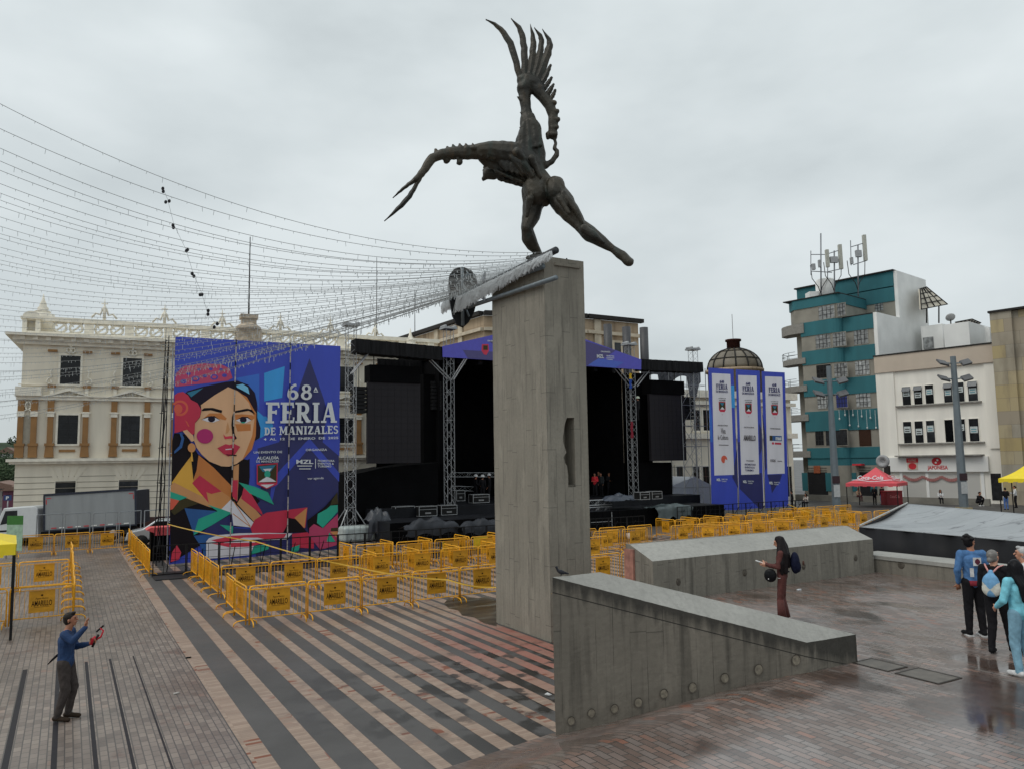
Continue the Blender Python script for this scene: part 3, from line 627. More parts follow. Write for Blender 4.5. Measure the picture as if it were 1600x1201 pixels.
for pts, ws in (([(685, 312), (665, 235), (640, 150), (600, 85), (560, 50), (524, 33)], [15, 15, 16, 13, 8, 1]),
                ([(702, 310), (702, 220), (697, 140), (680, 75), (640, 28)], [15, 16, 15, 12, 1]),
                ([(720, 312), (735, 220), (742, 130), (728, 54)], [14, 16, 13, 1]),
                ([(738, 318), (762, 230), (778, 150), (775, 110), (746, 70)], [14, 17, 13, 11, 1]),
                ([(752, 322), (785, 240), (812, 170), (815, 130), (783, 77)], [16, 22, 17, 12, 1]),
                ([(765, 345), (795, 295), (822, 238)], [13, 14, 6]), ([(782, 362), (808, 325), (827, 295)], [12, 11, 6]),
                ([(798, 388), (818, 355), (836, 326)], [13, 12, 5]), ([(812, 405), (832, 378), (843, 352)], [12, 10, 6])):
    feather(*sub(pts, ws), d=.2)
for pts, ws in (([(230, 735), (200, 765), (160, 795), (130, 820), (99, 849)], [12, 11, 8, 6, 1]), ([(232, 740), (205, 790), (175, 840), (130, 890), (60, 955)], [10, 9, 11, 10, 1])):
    feather(*sub(pts, ws), d=-.8)

# pigeons
def pigeon(p, rz, label):
    r = empty('pigeon', p, rz, label, 'pigeon'); b = Body()
    b.ell((0, 0, .12), .05, .095, .05, 0, Matrix.Rotation(R(20), 3, 'X')); b.cap((0, .07, .15), (0, .10, .21), .03, .024, 0); b.ell((0, .105, .225), .026, .03, .026, 0); b.cap((0, .125, .222), (0, .15, .215), .008, .003, 0)
    b.cap((0, -.08, .10), (0, -.17, .075), .028, .014, 0); b.cap((.02, 0, .08), (.022, .012, .0), .007, .006, 0); b.cap((-.02, 0, .08), (-.022, .012, .0), .007, .006, 0)
    b.build('body', [mat('pigeon_feathers', (.03, .032, .038), .6, var=.3, vscale=20)], r, voxel=.006, smooth=1); r.scale = (.62,)*3; return r
p_ = pd(889, 404, 18.8); q_ = ab(PA+.5, PB+.3); pigeon((pf.w(pf.uv(889, 402, .35)[0], .35, H_)), R(60), 'dark pigeon on top of the concrete pylon')
w1p = pz(877, 899, zt); pigeon((w1p.x, w1p.y, zt-.02), R(100), 'dark pigeon on the left end of the sloping concrete wall')

# ================================================================== boom, ribs and disc hung on the pylon
M_pipe = mat('blue_grey_pipe', (.16, .19, .21), .45, metal=.3); M_dark = mat('dark_pipe', (.03, .033, .038), .5, metal=.3)
bm_ = empty('light_boom', (0, 0, 0), 0, 'steel boom of three pipes fixed along the top of the pylon holding the string lights', 'boom')
bf = Frame(*ab(9.78, 0)[:2], 120)
def bp(u, v, y=0.0): s, z = bf.uv(u, v, y); return bf.w(s, y, z)
m = MB(); m.tube(bp(869, 391), bp(716, 466), .085, 12); m.build('upper_pipe', M_dark, bm_)
m = MB(); m.tube(bp(848, 416), bp(716, 463), .075, 12); m.build('middle_pipe', M_pipe, bm_)
m = MB(); m.tube(bp(869, 434), bp(728, 481), .06, 12); m.build('lower_pipe', M_pipe, bm_)
for u in (845, 800, 760): m = MB(); m.tube(bp(u, 391+(869-u)*.49), bp(u, 416+(848-u)*.356), .03, 6); m.build('spacer', M_dark, bm_)
dc = Frame(*bp(722, 470)[:2], 10); dk = empty('hanging_disc', (0, 0, 0), 0, 'dark oval disc with a blue grey ladder frame hanging at the end of the boom', 'disc')
m = MB(); pts = []
for u, v in ((722, 417), (735, 421), (744, 432), (747, 450), (746, 468), (741, 488), (733, 503), (724, 511), (714, 507), (707, 493), (703, 470), (701, 448), (702, 430), (710, 420)): pts.append(dc.uv(u, v))
lo = [dc.w(x, .0, z) for x, z in pts]; hi = [dc.w(x, .16, z) for x, z in pts]; m.hexa(lo, hi); m.build('disc_body', mat('black_disc', (.012, .013, .014), .5), dk)
m = MB()
def dp(u, v, y=-.05): s, z = dc.uv(u, v, y); return dc.w(s, y, z)
m.tube(dp(722, 418), dp(723, 509), .05, 8); m.tube(dp(726, 478), dp(733, 495), .03, 6); m.tube(dp(726, 480), dp(731, 462), .03, 6); m.tube(dp(724, 440), dp(731, 426), .03, 6); m.tube(dp(724, 452), dp(733, 470), .03, 6); m.tube(dp(731, 426), dp(731, 436), .025, 6)
for v in (430, 440, 448): m.tube(dp(704, v), dp(745, v-1), .012, 5)
m.build('ladder_frame', M_pipe, dk)
m = MB(); s_ = [bp(u, v, .1) for u, v in ((741, 460), (752, 455), (758, 468), (757, 470))]; m.hexa(s_, [p+Vector((.03, .05, 0)) for p in s_])
s_ = [bp(u, v, .1) for u, v in ((754, 431), (757, 424), (757, 440), (752, 448))]; m.hexa(s_, [p+Vector((.03, .05, 0)) for p in s_]); m.build('fin', mat('pale_grey_fin', (.28, .31, .36), .5), bm_)

# ================================================================== string lights
M_led = mat('led_strand', (.22, .23, .23), .45, var=.2)
M_led2 = mat('led_drop', (.50, .53, .54), .3, var=.1)
NS = 46
for i in range(NS):
    q_ = i/(NS-1); qq = q_**.72
    u0, v0 = 858-qq*140, 396+qq*68
    P = bp(u0, v0-2, .05+.05*random.random())
    yl = 84 + 582*(q_**.66) + random.uniform(-6, 6); D = 13+30*q_**1.2
    E_ = pd(-150, yl, D); sag = (.95+.15*random.random())*(1-.12*q_); n = 46; pts = []
    for k in range(n+1):
        t = k/n; p = P.lerp(E_, t); p.z -= 4*sag*t*(1-t); pts.append(p)
    m = MB(); m.path(pts, .0055+.0025*q_, 4); m.m = 1
    tot = (E_-P).length; nd = int(tot/.27)
    for k in range(nd):
        t = (k+random.random()*.6)/nd; p = P.lerp(E_, t); p.z -= 4*sag*t*(1-t); l = random.choice((.03, .035, .04, .05, .03, .10))*(1+.8*q_) ; r = (.0055 if t > .30 else .009)+.002*q_
        m.tube(p, p+Vector((random.uniform(-.02, .02), 0, -l)), r, 3)
    o = m.build('string_light', [M_led, M_led2], fix=False)
    nth = 'first second third fourth fifth sixth seventh eighth ninth tenth eleventh twelfth thirteenth fourteenth fifteenth sixteenth seventeenth eighteenth nineteenth twentieth twenty-first twenty-second twenty-third twenty-fourth twenty-fifth twenty-sixth twenty-seventh twenty-eighth twenty-ninth thirtieth'.split()
    tag(o, 'strand of small lights left of the boom, %s from the %s of the fan' % ((nth[i], 'top') if i < NS//2 else (nth[NS-1-i], 'bottom')), 'string light', 'string lights fanning out from the pylon boom')
m = MB(); rq = random.Random(5)
for k in range(2600):
    t = rq.random()**.9; u = 862-t*150; p = bp(u, 391+(869-u)*.49-3+rq.random()*4, .04+rq.random()*.12); l = rq.uniform(.05, .18+.30*t)
    m.tube(p, p+Vector((rq.uniform(-.12, .02), rq.uniform(-.02, .02), -l)), .008, 3)
for k in range(1100):
    t = rq.random(); p = bp(716-t*26, 462+t*14+rq.uniform(-3, 9), -.15+rq.random()*.3); m.tube(p, p+Vector((rq.uniform(-.03, .03), 0, -rq.uniform(.04, .16))), .008, 3)
m.build('light_curtain', mat('led_white', (.66, .68, .69), .4, var=.1), bm_, fix=False)
# cross wire with dark rags
m = MB(); pts = [pd(u, v, 22) for u, v in ((255, 296), (262, 312), (272, 352), (291, 391), (302, 428), (315, 458), (324, 488), (338, 507))]; m.path(pts, .004, 3)
for p in pts:
    for k in range(2): 
        c_ = p+Vector((random.uniform(-.06, .06), 0, random.uniform(-.1, .05))); m.ell(c_, .05, .02, .06, 8)
tag(m.build('rag_line', mat('dark_rag', (.03, .03, .035), .8)), 'thin cord with small dark rags crossing the string lights', 'cord')
# ================================================================== BUILDINGS
def rc(F, u0, v0, u1, v1, y=0.0):
    x0 = F.uv(u0, (v0+v1)/2, y)[0]; x1 = F.uv(u1, (v0+v1)/2, y)[0]; z1 = F.uv((u0+u1)/2, v0, y)[1]; z0 = F.uv((u0+u1)/2, v1, y)[1]
    return x0, x1, z0, z1
M_glass = mat('dark_window_glass', (.014, .015, .017), .15, var=.5, vscale=2, spec=.28, objvar=(.3, 2.0))
M_glass2 = mat('curtained_glass', (.27, .28, .28), .25, var=.6, vscale=3, objvar=(.35, 1.3))
M_fr_dk = mat('dark_window_bars', (.03, .03, .032), .5)
def window(par, x0, x1, z0, z1, y=0.0, frame=None, nx=2, nz=3, bars=None, fw=.07, glass=None, depth=.05, sill=None):
    """frame proud of the wall plane, glass pane and bars as sub-parts; faces -y"""
    f = MB(); f.box(x0-fw, x0, y-depth, y+.02, z0-fw, z1+fw); f.box(x1, x1+fw, y-depth, y+.02, z0-fw, z1+fw); f.box(x0, x1, y-depth, y+.02, z1, z1+fw); f.box(x0, x1, y-depth, y+.02, z0-fw, z0)
    o = f.build('window', frame, par)
    p = MB(); p.box(x0, x1, y-.012, y+.015, z0, z1); p.build('pane', glass or M_glass, o)
    if bars:
        b = MB(); t = .022
        for i in range(1, nx): xx = x0+(x1-x0)*i/nx; b.box(xx-t, xx+t, y-.035, y-.0125, z0, z1)
        for i in range(1, nz): zz = z0+(z1-z0)*i/nz; b.box(x0, x1, y-.033, y-.0125, zz-t*.8, zz+t*.8)
        b.build('bars', bars, o)
    if sill: s = MB(); s.box(x0-.12, x1+.12, y-.16, y-.001, z0-fw-.09, z0-fw-.001); s.build('sill', sill, o)
    return o
# ---- left government building -------------------------------------------------
M_cream = mat('cream_render', (.74, .68, .56), .85, var=.10, vscale=.9, streak=1.6, bump=.15, bscale=20)
M_cream2 = mat('cream_trim', (.78, .73, .62), .8, var=.12, vscale=3)
M_ochre = mat('ochre_pilaster', (.30, .155, .055), .75, var=.12, vscale=2)
M_brown = mat('brown_plinth', (.07, .03, .025), .7)
P0 = pd(24, 715, 48); F1 = Frame(P0.x, P0.y, 26)
cb = empty('civic_building', (P0.x, P0.y, 0), F1.t, 'cream classical civic building with ochre pilasters and pierced roof balustrade on the left', 'building')
zz = lambda v, u=110, y=0: F1.uv(u, v, y)[1]
LX = F1.uv(690, 600)[0]
zc1, zc0 = zz(526), zz(536); zb1, zb0 = zz(495.5), zz(519)
m = MB(); m.box(0, LX, 0, 16, 0, zz(719)); m.box(.12, LX-.1, .06, 15.9, zz(719), zc0); m.build('wall', M_cream, cb)
m = MB()
for v in (744, 753, 762, 771, 781, 791): m.box(-.012, LX, -.014, -.002, zz(v), zz(v)+.035)
m.build('rustication', mat('joint_line', (.26, .23, .18), .9), cb)
m = MB(); m.box(-.75, LX+.3, -.85, 16.5, zc0+.25, zc1); m.box(-.4, LX+.2, -.45, 16.2, zc0, zc0+.25); m.box(-.2, LX+.1, -.22, 16, zc0-.22, zc0)
n_ = int(LX/.7)
for i in range(n_): m.box(i*.7, i*.7+.28, -.62, -.45, zc0+.02, zc0+.24)
m.build('cornice', M_cream2, cb)
m = MB(); m.box(-.3, LX+.1, -.3, 15.9, zz(723.5), zz(720)); m.box(-.45, LX+.1, -.45, 16, zz(720), zz(715.5)); m.build('string_course', M_cream2, cb)
m = MB(); m.box(-.1, LX, -.16, 15.9, zz(625), zz(620)); m.box(-.18, LX, -.26, 15.9, zz(620), zz(618)); m.build('string_course', M_cream2, cb)
m = MB(); m.box(-.03, LX, -.07, .05, zz(603), zz(601.3)); m.build('string_course', M_cream2, cb)
m = MB(); m.box(0, LX, -.03, -.002, 0, zz(812)); m.build('plinth', M_brown, cb)
# balustrade: solid base, pierced scroll work, rail
m = MB(); y0, y1 = .5, .75
m.box(.1, LX, y0-.15, y1+.2, zc1, zb0); m.box(.1, LX, y0-.1, y1+.1, zb1-.28, zb1)
i = 0; x = 1.6; hb = zb1-.28-zb0
while x < LX-.5:
    c_ = (x+.45, (y0+y1)/2, zb0+hb/2)
    if i % 3 == 2: m.box(x, x+.55, y0, y1, zb0, zb0+hb); x += .55
    else:
        pts = [(c_[0]+.36*math.cos(t*math.pi/6), c_[1], c_[2]+hb*.44*math.sin(t*math.pi/6)) for t in range(12)]; m.path(pts, .085, 5, closed=True)
        m.path([(x+.05, c_[1], zb0), (x+.45, c_[1], zb0+hb*.45), (x+.85, c_[1], zb0+hb)], .06, 5); m.path([(x+.05, c_[1], zb0+hb), (x+.3, c_[1], zb0+hb*.6)], .05, 5); x += .92
    i += 1
m.build('balustrade', M_cream2, cb)
def lx(u, v=500): return F1.uv(u, v)[0]
# arched corner piece with spire
m = MB(); xa, xb = lx(34), lx(62); za = zc1; zt_ = zz(497, 48)
m.box(xa, xa+.25, .3, 1.2, za, zt_); m.box(xb-.25, xb, .3, 1.2, za, zt_); m.box(xa, xb, .9, 1.2, za, zt_); m.box(xa-.1, xb+.1, .2, 1.3, zt_, zt_+.14)
cx_ = (xa+xb)/2; rr_ = (xb-xa)/2
pts = [(cx_+rr_*math.cos(t*math.pi/10), zt_+.14+rr_*.75*math.sin(t*math.pi/10)) for t in range(11)]; m.prism(pts, .25, 1.25); m.build('corner_pediment', M_cream2, cb)
m = MB(); sx_ = lx(61.5, 470); z0, z1 = zz(482, 62), zz(449, 62); h = z1-z0
m.lathe((sx_, 2.2, z0-1.2), [(.02, 0), (.7, 0), (.7, 1.2), (.5, 1.22), (.42, 1.2+h*.1), (.5, 1.2+h*.13), (.3, 1.2+h*.2), (.34, 1.2+h*.3), (.2, 1.2+h*.42), (.22, 1.2+h*.47), (.1, 1.2+h*.7), (.02, 1.2+h)], 12); m.build('spire', M_cream2, cb)
def finial(u, v, s=1.0):
    x, z = F1.uv(u, v, .6); m = MB(); y = .6
    m.path([(x-.75*s, y, z), (x-.5*s, y, z+.3*s), (x-.25*s, y, z+.2*s), (x-.12*s, y, z+.6*s), (x, y, z+.75*s)], .07*s, 5); m.path([(x+.75*s, y, z), (x+.5*s, y, z+.3*s), (x+.25*s, y, z+.2*s), (x+.12*s, y, z+.6*s), (x, y, z+.75*s)], .07*s, 5)
    m.tube((x, y, z-.1), (x, y, z+.8*s), .1*s, 6); m.tube((x, y, z+.8*s), (x, y, z+1.35*s), .06*s, 5, .01); m.tube((x-.2*s, y, z+.98*s), (x+.2*s, y, z+.98*s), .035*s, 5); m.build('finial', M_cream2, cb)
for u, v in ((163, 497.5), (257, 505), (347, 511.5), (438, 516.5), (516, 521), (586, 527)): finial(u, v, 1.0)
for u, v0, v1 in ((645, 545, 512),):
    x, z = F1.uv(u, v0); h = F1.uv(u, v1)[1]-z; m = MB(); m.box(x-.9, x+1.3, -.2, 1.6, z-1, z+h*.1)
    m.lathe((x, .6, z+h*.1), [(.02, 0), (.6, 0), (.62, h*.15), (.4, h*.2), (.45, h*.3), (.5, h*.34), (.25, h*.4), (.12, h*.6), (.02, h*.92)], 12); m.build('spire', M_cream2, cb)
x, z = F1.uv(390, 525); m = MB(); z2 = F1.uv(390, 490)[1]; m.box(x-.85, x+.85, .1, 1.3, zb0, z+.5); m.lathe((x, .7, z+.5), [(.02, 0), (1.0, 0), (.85, .25), (.5, .5), (.02, .6)], 10); m.box(x-.5, x+.5, .3, 1.1, z+.9, z2-.3); m.box(x-.6, x+.6, .2, 1.2, z2-.3, z2); m.build('flag_turret', mat('weathered_trim', (.42, .35, .27), .85, var=.3, vscale=4), cb)
m = MB(); m.tube((x, .7, z2), (x, .7, F1.uv(391, 366)[1]), .06, 6, .03); m.build('flagpole', M_fr_dk, cb)
for u, v0, v1 in ((597, 530, 395), (658, 540, 447)):
    x, z = F1.uv(u, v0); m = MB(); m.tube((x, 1.5, z-1), (x, 1.5, F1.uv(u, v1)[1]), .04, 6, .02); m.build('flagpole', M_fr_dk, cb)
# bays
c1 = (lx(92, 670)+lx(120, 670))/2; c2 = (lx(190, 672)+lx(217, 672))/2; per = c2-c1; hw = .56
print('civic', round(LX, 1), round(per, 2), round(zc1, 1), round(zb1, 1))
z_ = dict(u0=zz(600), u1=zz(556), m0=zz(693), m1=zz(648), g0=zz(796), g1=zz(751), ped=zz(606), ent=zz(620))
def scroll(m, x, s, z0, z1, y=-.16):
    m.path([(x, y, z1), (x+.12*s, y, z1-.2), (x+.02*s, y, (z0+z1)/2), (x+.22*s, y, z0+.35), (x+.3*s, y, z0+.15), (x+.15*s, y, z0), (x, y, z0+.12), (x+.1*s, y, z0+.25)], .06, 5)
k = 0; x = c1
while x < LX-1.2:
    window(cb, x-hw, x+hw, z_['u0'], z_['u1'], 0.06, M_cream2, 2, 5, M_fr_dk, .12, depth=.1)
    window(cb, x-hw, x+hw, z_['m0'], z_['m1'], 0.06, M_cream2, 2, 4, M_fr_dk, .12, depth=.1)
    window(cb, x-hw, x+hw, z_['g0'] if k else z_['g0']+.1, z_['g1'], 0, M_cream2, 1, 1, None, .04, depth=.05)
    m = MB(); 
    for t in range(-2, 3): m.prism([(x+t*.24-.10, z_['g1']+.06), (x+t*.24+.10, z_['g1']+.06), (x+t*.5+.22, zz(728)), (x+t*.5-.22, zz(728))], -.03, -.001)
    m.build('keystones', M_cream, cb)
    m = MB(); m.add([(x-1.35, -.25, z_['ent']), (x+1.35, -.25, z_['ent']), (x, -.25, z_['ped']), (x-1.0, -.25, z_['ent']+.16), (x+1.0, -.25, z_['ent']+.16), (x, -.25, z_['ped']-.22)], [])
    m.prism([(x-1.4, z_['ent']), (x-1.15, z_['ent']), (x, z_['ped']-.2), (x, z_['ped'])], -.3, .02); m.prism([(x+1.15, z_['ent']), (x+1.4, z_['ent']), (x, z_['ped']), (x, z_['ped']-.2)], -.3, .02)
    for t in range(5): m.ell((x-.5+t*.25, -.04, z_['ent']+.15+.09*(2-abs(t-2))), .1, .06, .08, 6)
    m.build('pediment', M_cream2, cb)
    for s in (-1, 1):
        px = x+s*.98; m = MB(); m.m = 0
        m.box(px-.16, px+.16, -.14, .05, zz(692), zz(651)); m.box(px-.18, px+.18, -.14, .05, zz(643), zz(626))
        m.box(px-.27, px+.27, -.28, .05, zz(696), zz(692)); m.prism([(px-.26, zz(713.5)), (px+.26, zz(713.5)), (px+.2, zz(696)), (px-.2, zz(696))], -.24, .05)
        m.box(px-.22, px+.22, -.16, .05, zz(606), zz(602)); m.m = 1; m.box(px-.2, px+.2, -.19, .05, zz(651), zz(643)); m.box(px-.26, px+.26, -.22, .05, zz(645.5), zz(643.5))
        m.build('pilaster', [M_ochre, M_cream2], cb)
        m = MB(); scroll(m, px, s, zz(601), zz(578)); m.box(px-.1, px+.1, -.1, .06, zz(618), zz(606)); m.build('scroll_bracket', M_cream2, cb)
        m = MB(); m.box(px-.3, px+.22, -.2, .06, zz(551), zz(548)); m.m = 0; m.build('lintel_cap', M_ochre, cb)
    m = MB(); m.box(x-.45, x+.45, -.03, .05, zz(705.5), zz(701.5)); m.build('panel', M_ochre, cb)
    m = MB(); scroll(m, x-.05, 1, zz(553), zz(541), -.1); scroll(m, x+.05, -1, zz(553), zz(541), -.1); m.build('crest_moulding', M_cream2, cb)
    x += per; k += 1
for s, u in ((-1, 32), (1, 53)):
    px = lx(u, 660); m = MB(); m.box(px-.16, px+.16, -.14, .1, zz(692), zz(651)); m.box(px-.18, px+.18, -.14, .1, zz(643), zz(626)); m.box(px-.27, px+.27, -.28, .1, zz(696), zz(692)); m.box(px-.24, px+.24, -.24, .1, zz(713.5), zz(696)); m.m = 1; m.box(px-.2, px+.2, -.19, .1, zz(651), zz(643)); m.build('pilaster', [M_ochre, M_cream2], cb)
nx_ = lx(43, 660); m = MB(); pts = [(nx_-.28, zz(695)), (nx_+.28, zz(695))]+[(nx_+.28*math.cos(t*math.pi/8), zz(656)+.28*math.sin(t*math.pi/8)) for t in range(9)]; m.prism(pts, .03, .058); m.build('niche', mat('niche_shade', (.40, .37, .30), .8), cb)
m = MB(); scroll(m, nx_-.05, -1, zz(643), zz(628), -.08); scroll(m, nx_+.05, 1, zz(643), zz(628), -.08); m.box(nx_-.7, nx_+.7, -.4, .05, zz(620)+.02, zz(606)); m.build('corner_moulding', M_cream2, cb)

# ---- tan building behind the stage --------------------------------------------
q = NT('streaked_tan_render'); c = q.mix(q.mr(q.noise(.5, 5), .35, .65, 0, 1), (.36, .265, .175), (.44, .34, .235))
c = q.mix(q.mr(q.noise(1.0, 6, q.mapping((1.6, 1.6, .12))), .52, .72, 0, .75), c, (.13, .085, .055))
sx = q.n('ShaderNodeSeparateXYZ', {0: q.co}); c = q.mix(q.math('MULTIPLY', q.math('LESS_THAN', q.math('FRACT', q.math('DIVIDE', sx.outputs[2], 1.2)), .04), .4), c, (.15, .1, .07)); q.set('Base Color', c); q.set('Roughness', .85); M_tan = q.m
M_tan2 = mat('pale_tan_trim', (.50, .43, .33), .8, var=.2, vscale=1.5); M_cop = mat('dark_coping', (.03, .028, .027), .7)
T1 = pd(757, 600, 64); Ft = Frame(T1.x, T1.y, 14); ztt = Ft.uv(757, 493)[1]; xM = Ft.uv(918, 600)[0]; T2 = Ft.w(xM, 0, 0); Fr = Frame(T2.x, T2.y, 30); xR = Fr.uv(1000, 600)[0]; T3 = Fr.w(xR, 0, 0)
Fl = Frame(T1.x, T1.y, -56); xL = Fl.uv(598, 600)[0]; T0 = Fl.w(xL, 0, 0)
print('tan', round(ztt, 1), round(xM, 1), round(xR, 1), round(xL, 1))
tb = empty('tan_building', (T1.x, T1.y, 0), 0, 'large streaked tan building with dark coping rising behind the stage', 'building')
def tw(pts): return [(p[0]-T1.x, p[1]-T1.y) for p in pts]
bk1 = T3+Fr.n*16; bk0 = T0+Vector((16, 14, 0))
m = MB(); m.slab(tw([T0, T1, T2, T3, bk1, bk0]), 0, ztt); m.build('wall', M_tan, tb)
def off(fr, x, y): return fr.w(x, y, 0)
def band(z0, z1, o, mt, nm):
    for fr, x0, x1 in ((Fl, xL, 0), (Ft, 0, xM), (Fr, 0, xR+.3)):
        m = MB(); m.slab(tw([off(fr, x0, -o), off(fr, x1, -o), off(fr, x1, -.002), off(fr, x0, -.002)]), z0, z1); m.build(nm, mt, tb)
band(ztt+.01, ztt+.35, .5, M_cop, 'coping'); zl = Ft.uv(757, 515)[1]; band(zl-.12, zl+.16, .35, M_tan2, 'ledge'); 
for fr, xs in ((Fl, [xL*.2, xL*.42, xL*.66, xL*.85]), (Ft, [1, xM*.5, xM-1.2]), (Fr, [.8])):
    for x in xs: m = MB(); m.slab(tw([off(fr, x, -.18), off(fr, x+.7, -.18), off(fr, x+.7, -.002), off(fr, x, -.002)]), 0, ztt); m.build('pilaster', M_tan2, tb)
def tan_win(u0, v0, u1, v1, fr):
    x0, x1, z0, z1 = rc(fr, u0, v0, u1, v1); e_ = empty('window_bay', (0, 0, 0), 0); 
    m = MB(); P = [off(fr, x0, -.12), off(fr, x1, -.12), off(fr, x1, -.003), off(fr, x0, -.003)]; m.slab(tw(P), z0-.2, z1+.2)
    bpy.data.objects.remove(e_); o = m.build('window', M_tan2, tb); m = MB(); P = [off(fr, x0+.3, -.14), off(fr, x1-.3, -.14), off(fr, x1-.3, -.121), off(fr, x0+.3, -.121)]; m.slab(tw(P), z0, z1); m.build('pane', M_glass, o)
tan_win(955, 536, 973, 560, Fr); tan_win(700, 560, 716, 590, Fl); tan_win(921, 655, 925, 690, Fr)
x, z = Fr.uv(930, 700); 
for u0, v0, u1, v1 in ((919, 700, 938, 770),):
    x0, x1, z0, z1 = rc(Fr, u0, v0, u1, v1); m = MB(); n = 10; pts = [(x0, 0), (x1, 0), (x1, z1-1)]+[((x0+x1)/2+(x1-x0)/2*math.cos(t*math.pi/n), z1-1+1*math.sin(t*math.pi/n)) for t in range(1, n)]+[(x0, z1-1)]
    lo = [tuple(Fr.w(a, -.06, b)-Vector((T1.x, T1.y, 0))) for a, b in pts]; hi = [tuple(Fr.w(a, -.004, b)-Vector((T1.x, T1.y, 0))) for a, b in pts]; m.hexa(lo, hi); m.build('archway', M_glass, tb)
# three dark cylinder-topped posts in front
for u, v0, v1, lab in ((952, 507, 600, 'left'), (981, 511, 590, 'middle'), (1009, 512, 610, 'right')):
    p = pd(u, v1, 61); zt_ = pd(u, v0, 61).z; r = empty('lamp_column', (p.x, p.y, 0), 0, 'tall dark column lamp with a pale ring beside the tan building, %s of three' % {'left': 'leftmost', 'middle': 'middle one', 'right': 'rightmost'}[lab], 'lamp', 'column lamps by the tan building')
    m = MB(); m.tube((0, 0, 0), (0, 0, zt_-5.6), .36, 12); m.build('post', mat('lamp_column_grey', (.06, .06, .065), .5), r)
    m = MB(); m.tube((0, 0, zt_-5.6), (0, 0, zt_-5.0), .3, 12); m.build('ring', mat('pale_ring', (.55, .56, .56), .5), r)
    m = MB(); m.tube((0, 0, zt_-5.0), (0, 0, zt_), .34, 12, .34); m.build('lantern', mat('lamp_column_grey', (.06, .06, .065)), r)
# ---- low cream building and dome behind the sponsor banners --------------------
P = pd(1060, 700, 64); Fd = Frame(P.x, P.y, 27); cbb = empty('arcaded_building', (P.x, P.y, 0), Fd.t, 'low cream arcaded building behind the three sponsor banners', 'building')
x1_ = Fd.uv(1236, 650)[0]; x0_ = Fd.uv(1000, 650)[0]; zt_ = Fd.uv(1100, 612)[1]
m = MB(); m.box(x0_, x1_, 0, 12, 0, zt_); m.build('wall', M_cream, cbb)
m = MB(); m.box(x0_, x1_+.4, -.5, .0-.002, zt_-.5, zt_+.1); m.box(x0_, x1_+.3, -.35, -.002, zt_-1.1, zt_-.8); za = Fd.uv(1100, 681)[1]; m.box(x0_, x1_+.3, -.4, -.002, za-.2, za+.25); m.build('cornice', M_cream2, cbb)
for u in (1035, 1062, 1088, 1103, 1238-6):
    for v0, v1 in ((640, 672), (728, 775)):
        a_, b_2, c_, d_2 = rc(Fd, u-5, v0, u+5, v1)
        if b_2 < x1_: window(cbb, a_, b_2, max(c_, .1), d_2, 0, M_cream2, 2, 3, M_brown, .15, depth=.08)
Dm = pd(1153, 700, 88); dz0 = pd(1153, 578, 88).z; dz1 = pd(1153, 547, 88).z; dr = 88*42/1200
dm = empty('dome_building', (Dm.x, Dm.y, 0), 0, 'grey tiled dome with a dark red lantern rising behind the sponsor banners', 'dome')
m = MB(); m.lathe((0, 0, 0), [(dr*.98, 0), (dr*.98, dz0-.3), (dr*1.06, dz0-.3), (dr*1.06, dz0)], 24); m.build('drum', M_tan, dm)
m = MB(); hh = dz1-dz0; m.lathe((0, 0, dz0), [(dr*math.cos(t*math.pi/20), hh*math.sin(t*math.pi/20)*1.08) for t in range(0, 10)]+[(dr*.16, hh*1.08)], 28); m.build('dome_shell', mat('dome_tiles', (.17, .145, .11), .5, var=.3, vscale=.8), dm)
m = MB()
for i in range(14):
    a = i*math.pi*2/14; m.path([(dr*1.01*math.cos(t*math.pi/20)*math.cos(a), dr*1.01*math.cos(t*math.pi/20)*math.sin(a), dz0+hh*1.09*math.sin(t*math.pi/20)) for t in range(0, 10)], .09, 4)
for t in (3, 6): m.path([(dr*1.01*math.cos(t*math.pi/20)*math.cos(i*math.pi/14), dr*1.01*math.cos(t*math.pi/20)*math.sin(i*math.pi/14), dz0+hh*1.09*math.sin(t*math.pi/20)) for i in range(28)], .07, 4, closed=True)
m.build('ribs', M_cop, dm)
m = MB(); m.lathe((0, 0, dz1+.1), [(.02, 0), (dr*.25, 0), (dr*.25, .9), (dr*.3, .9), (dr*.3, 1.1), (.02, 1.15)], 12); m.tube((0, 0, dz1+1.2), (0, 0, dz1+4.2), .03, 4); m.build('lantern', mat('lantern_red', (.05, .018, .015), .7), dm)

# ---- right hand street: teal, white, stone --------------------------------------
Pw = pd(1450, 760, 70); Fw = Frame(Pw.x, Pw.y, -50)
M_white = mat('white_render', (.84, .81, .74), .85, var=.10, vscale=.6, streak=1.5)
M_white2 = mat('cool_white_render', (.80, .80, .78), .85, var=.09, vscale=.5); M_pinkt = mat('pale_pink_band', (.52, .44, .36), .85, var=.06, vscale=.8)
wb = empty('white_building', (Pw.x, Pw.y, 0), Fw.t, 'white three storey building with a bakery sign and dark strip windows', 'building')
xa = Fw.uv(1373, 650)[0]; xb = Fw.uv(1566, 650)[0]; zt_ = Fw.uv(1450, 549)[1]; zp = Fw.uv(1450, 576)[1]
print('white', round(xa, 1), round(xb, 1), round(zt_, 1))
m = MB(); m.box(xa, xb, 0, 14, 0, zp); m.build('wall', M_white, wb); m = MB(); m.box(xa, xb, -.28, 14, zp+.002, zt_); m.build('parapet', M_pinkt, wb)
m = MB(); m.box(xa-.05, xb+.05, -.36, 14.1, zt_+.002, zt_+.12); m.build('coping', M_cop, wb)
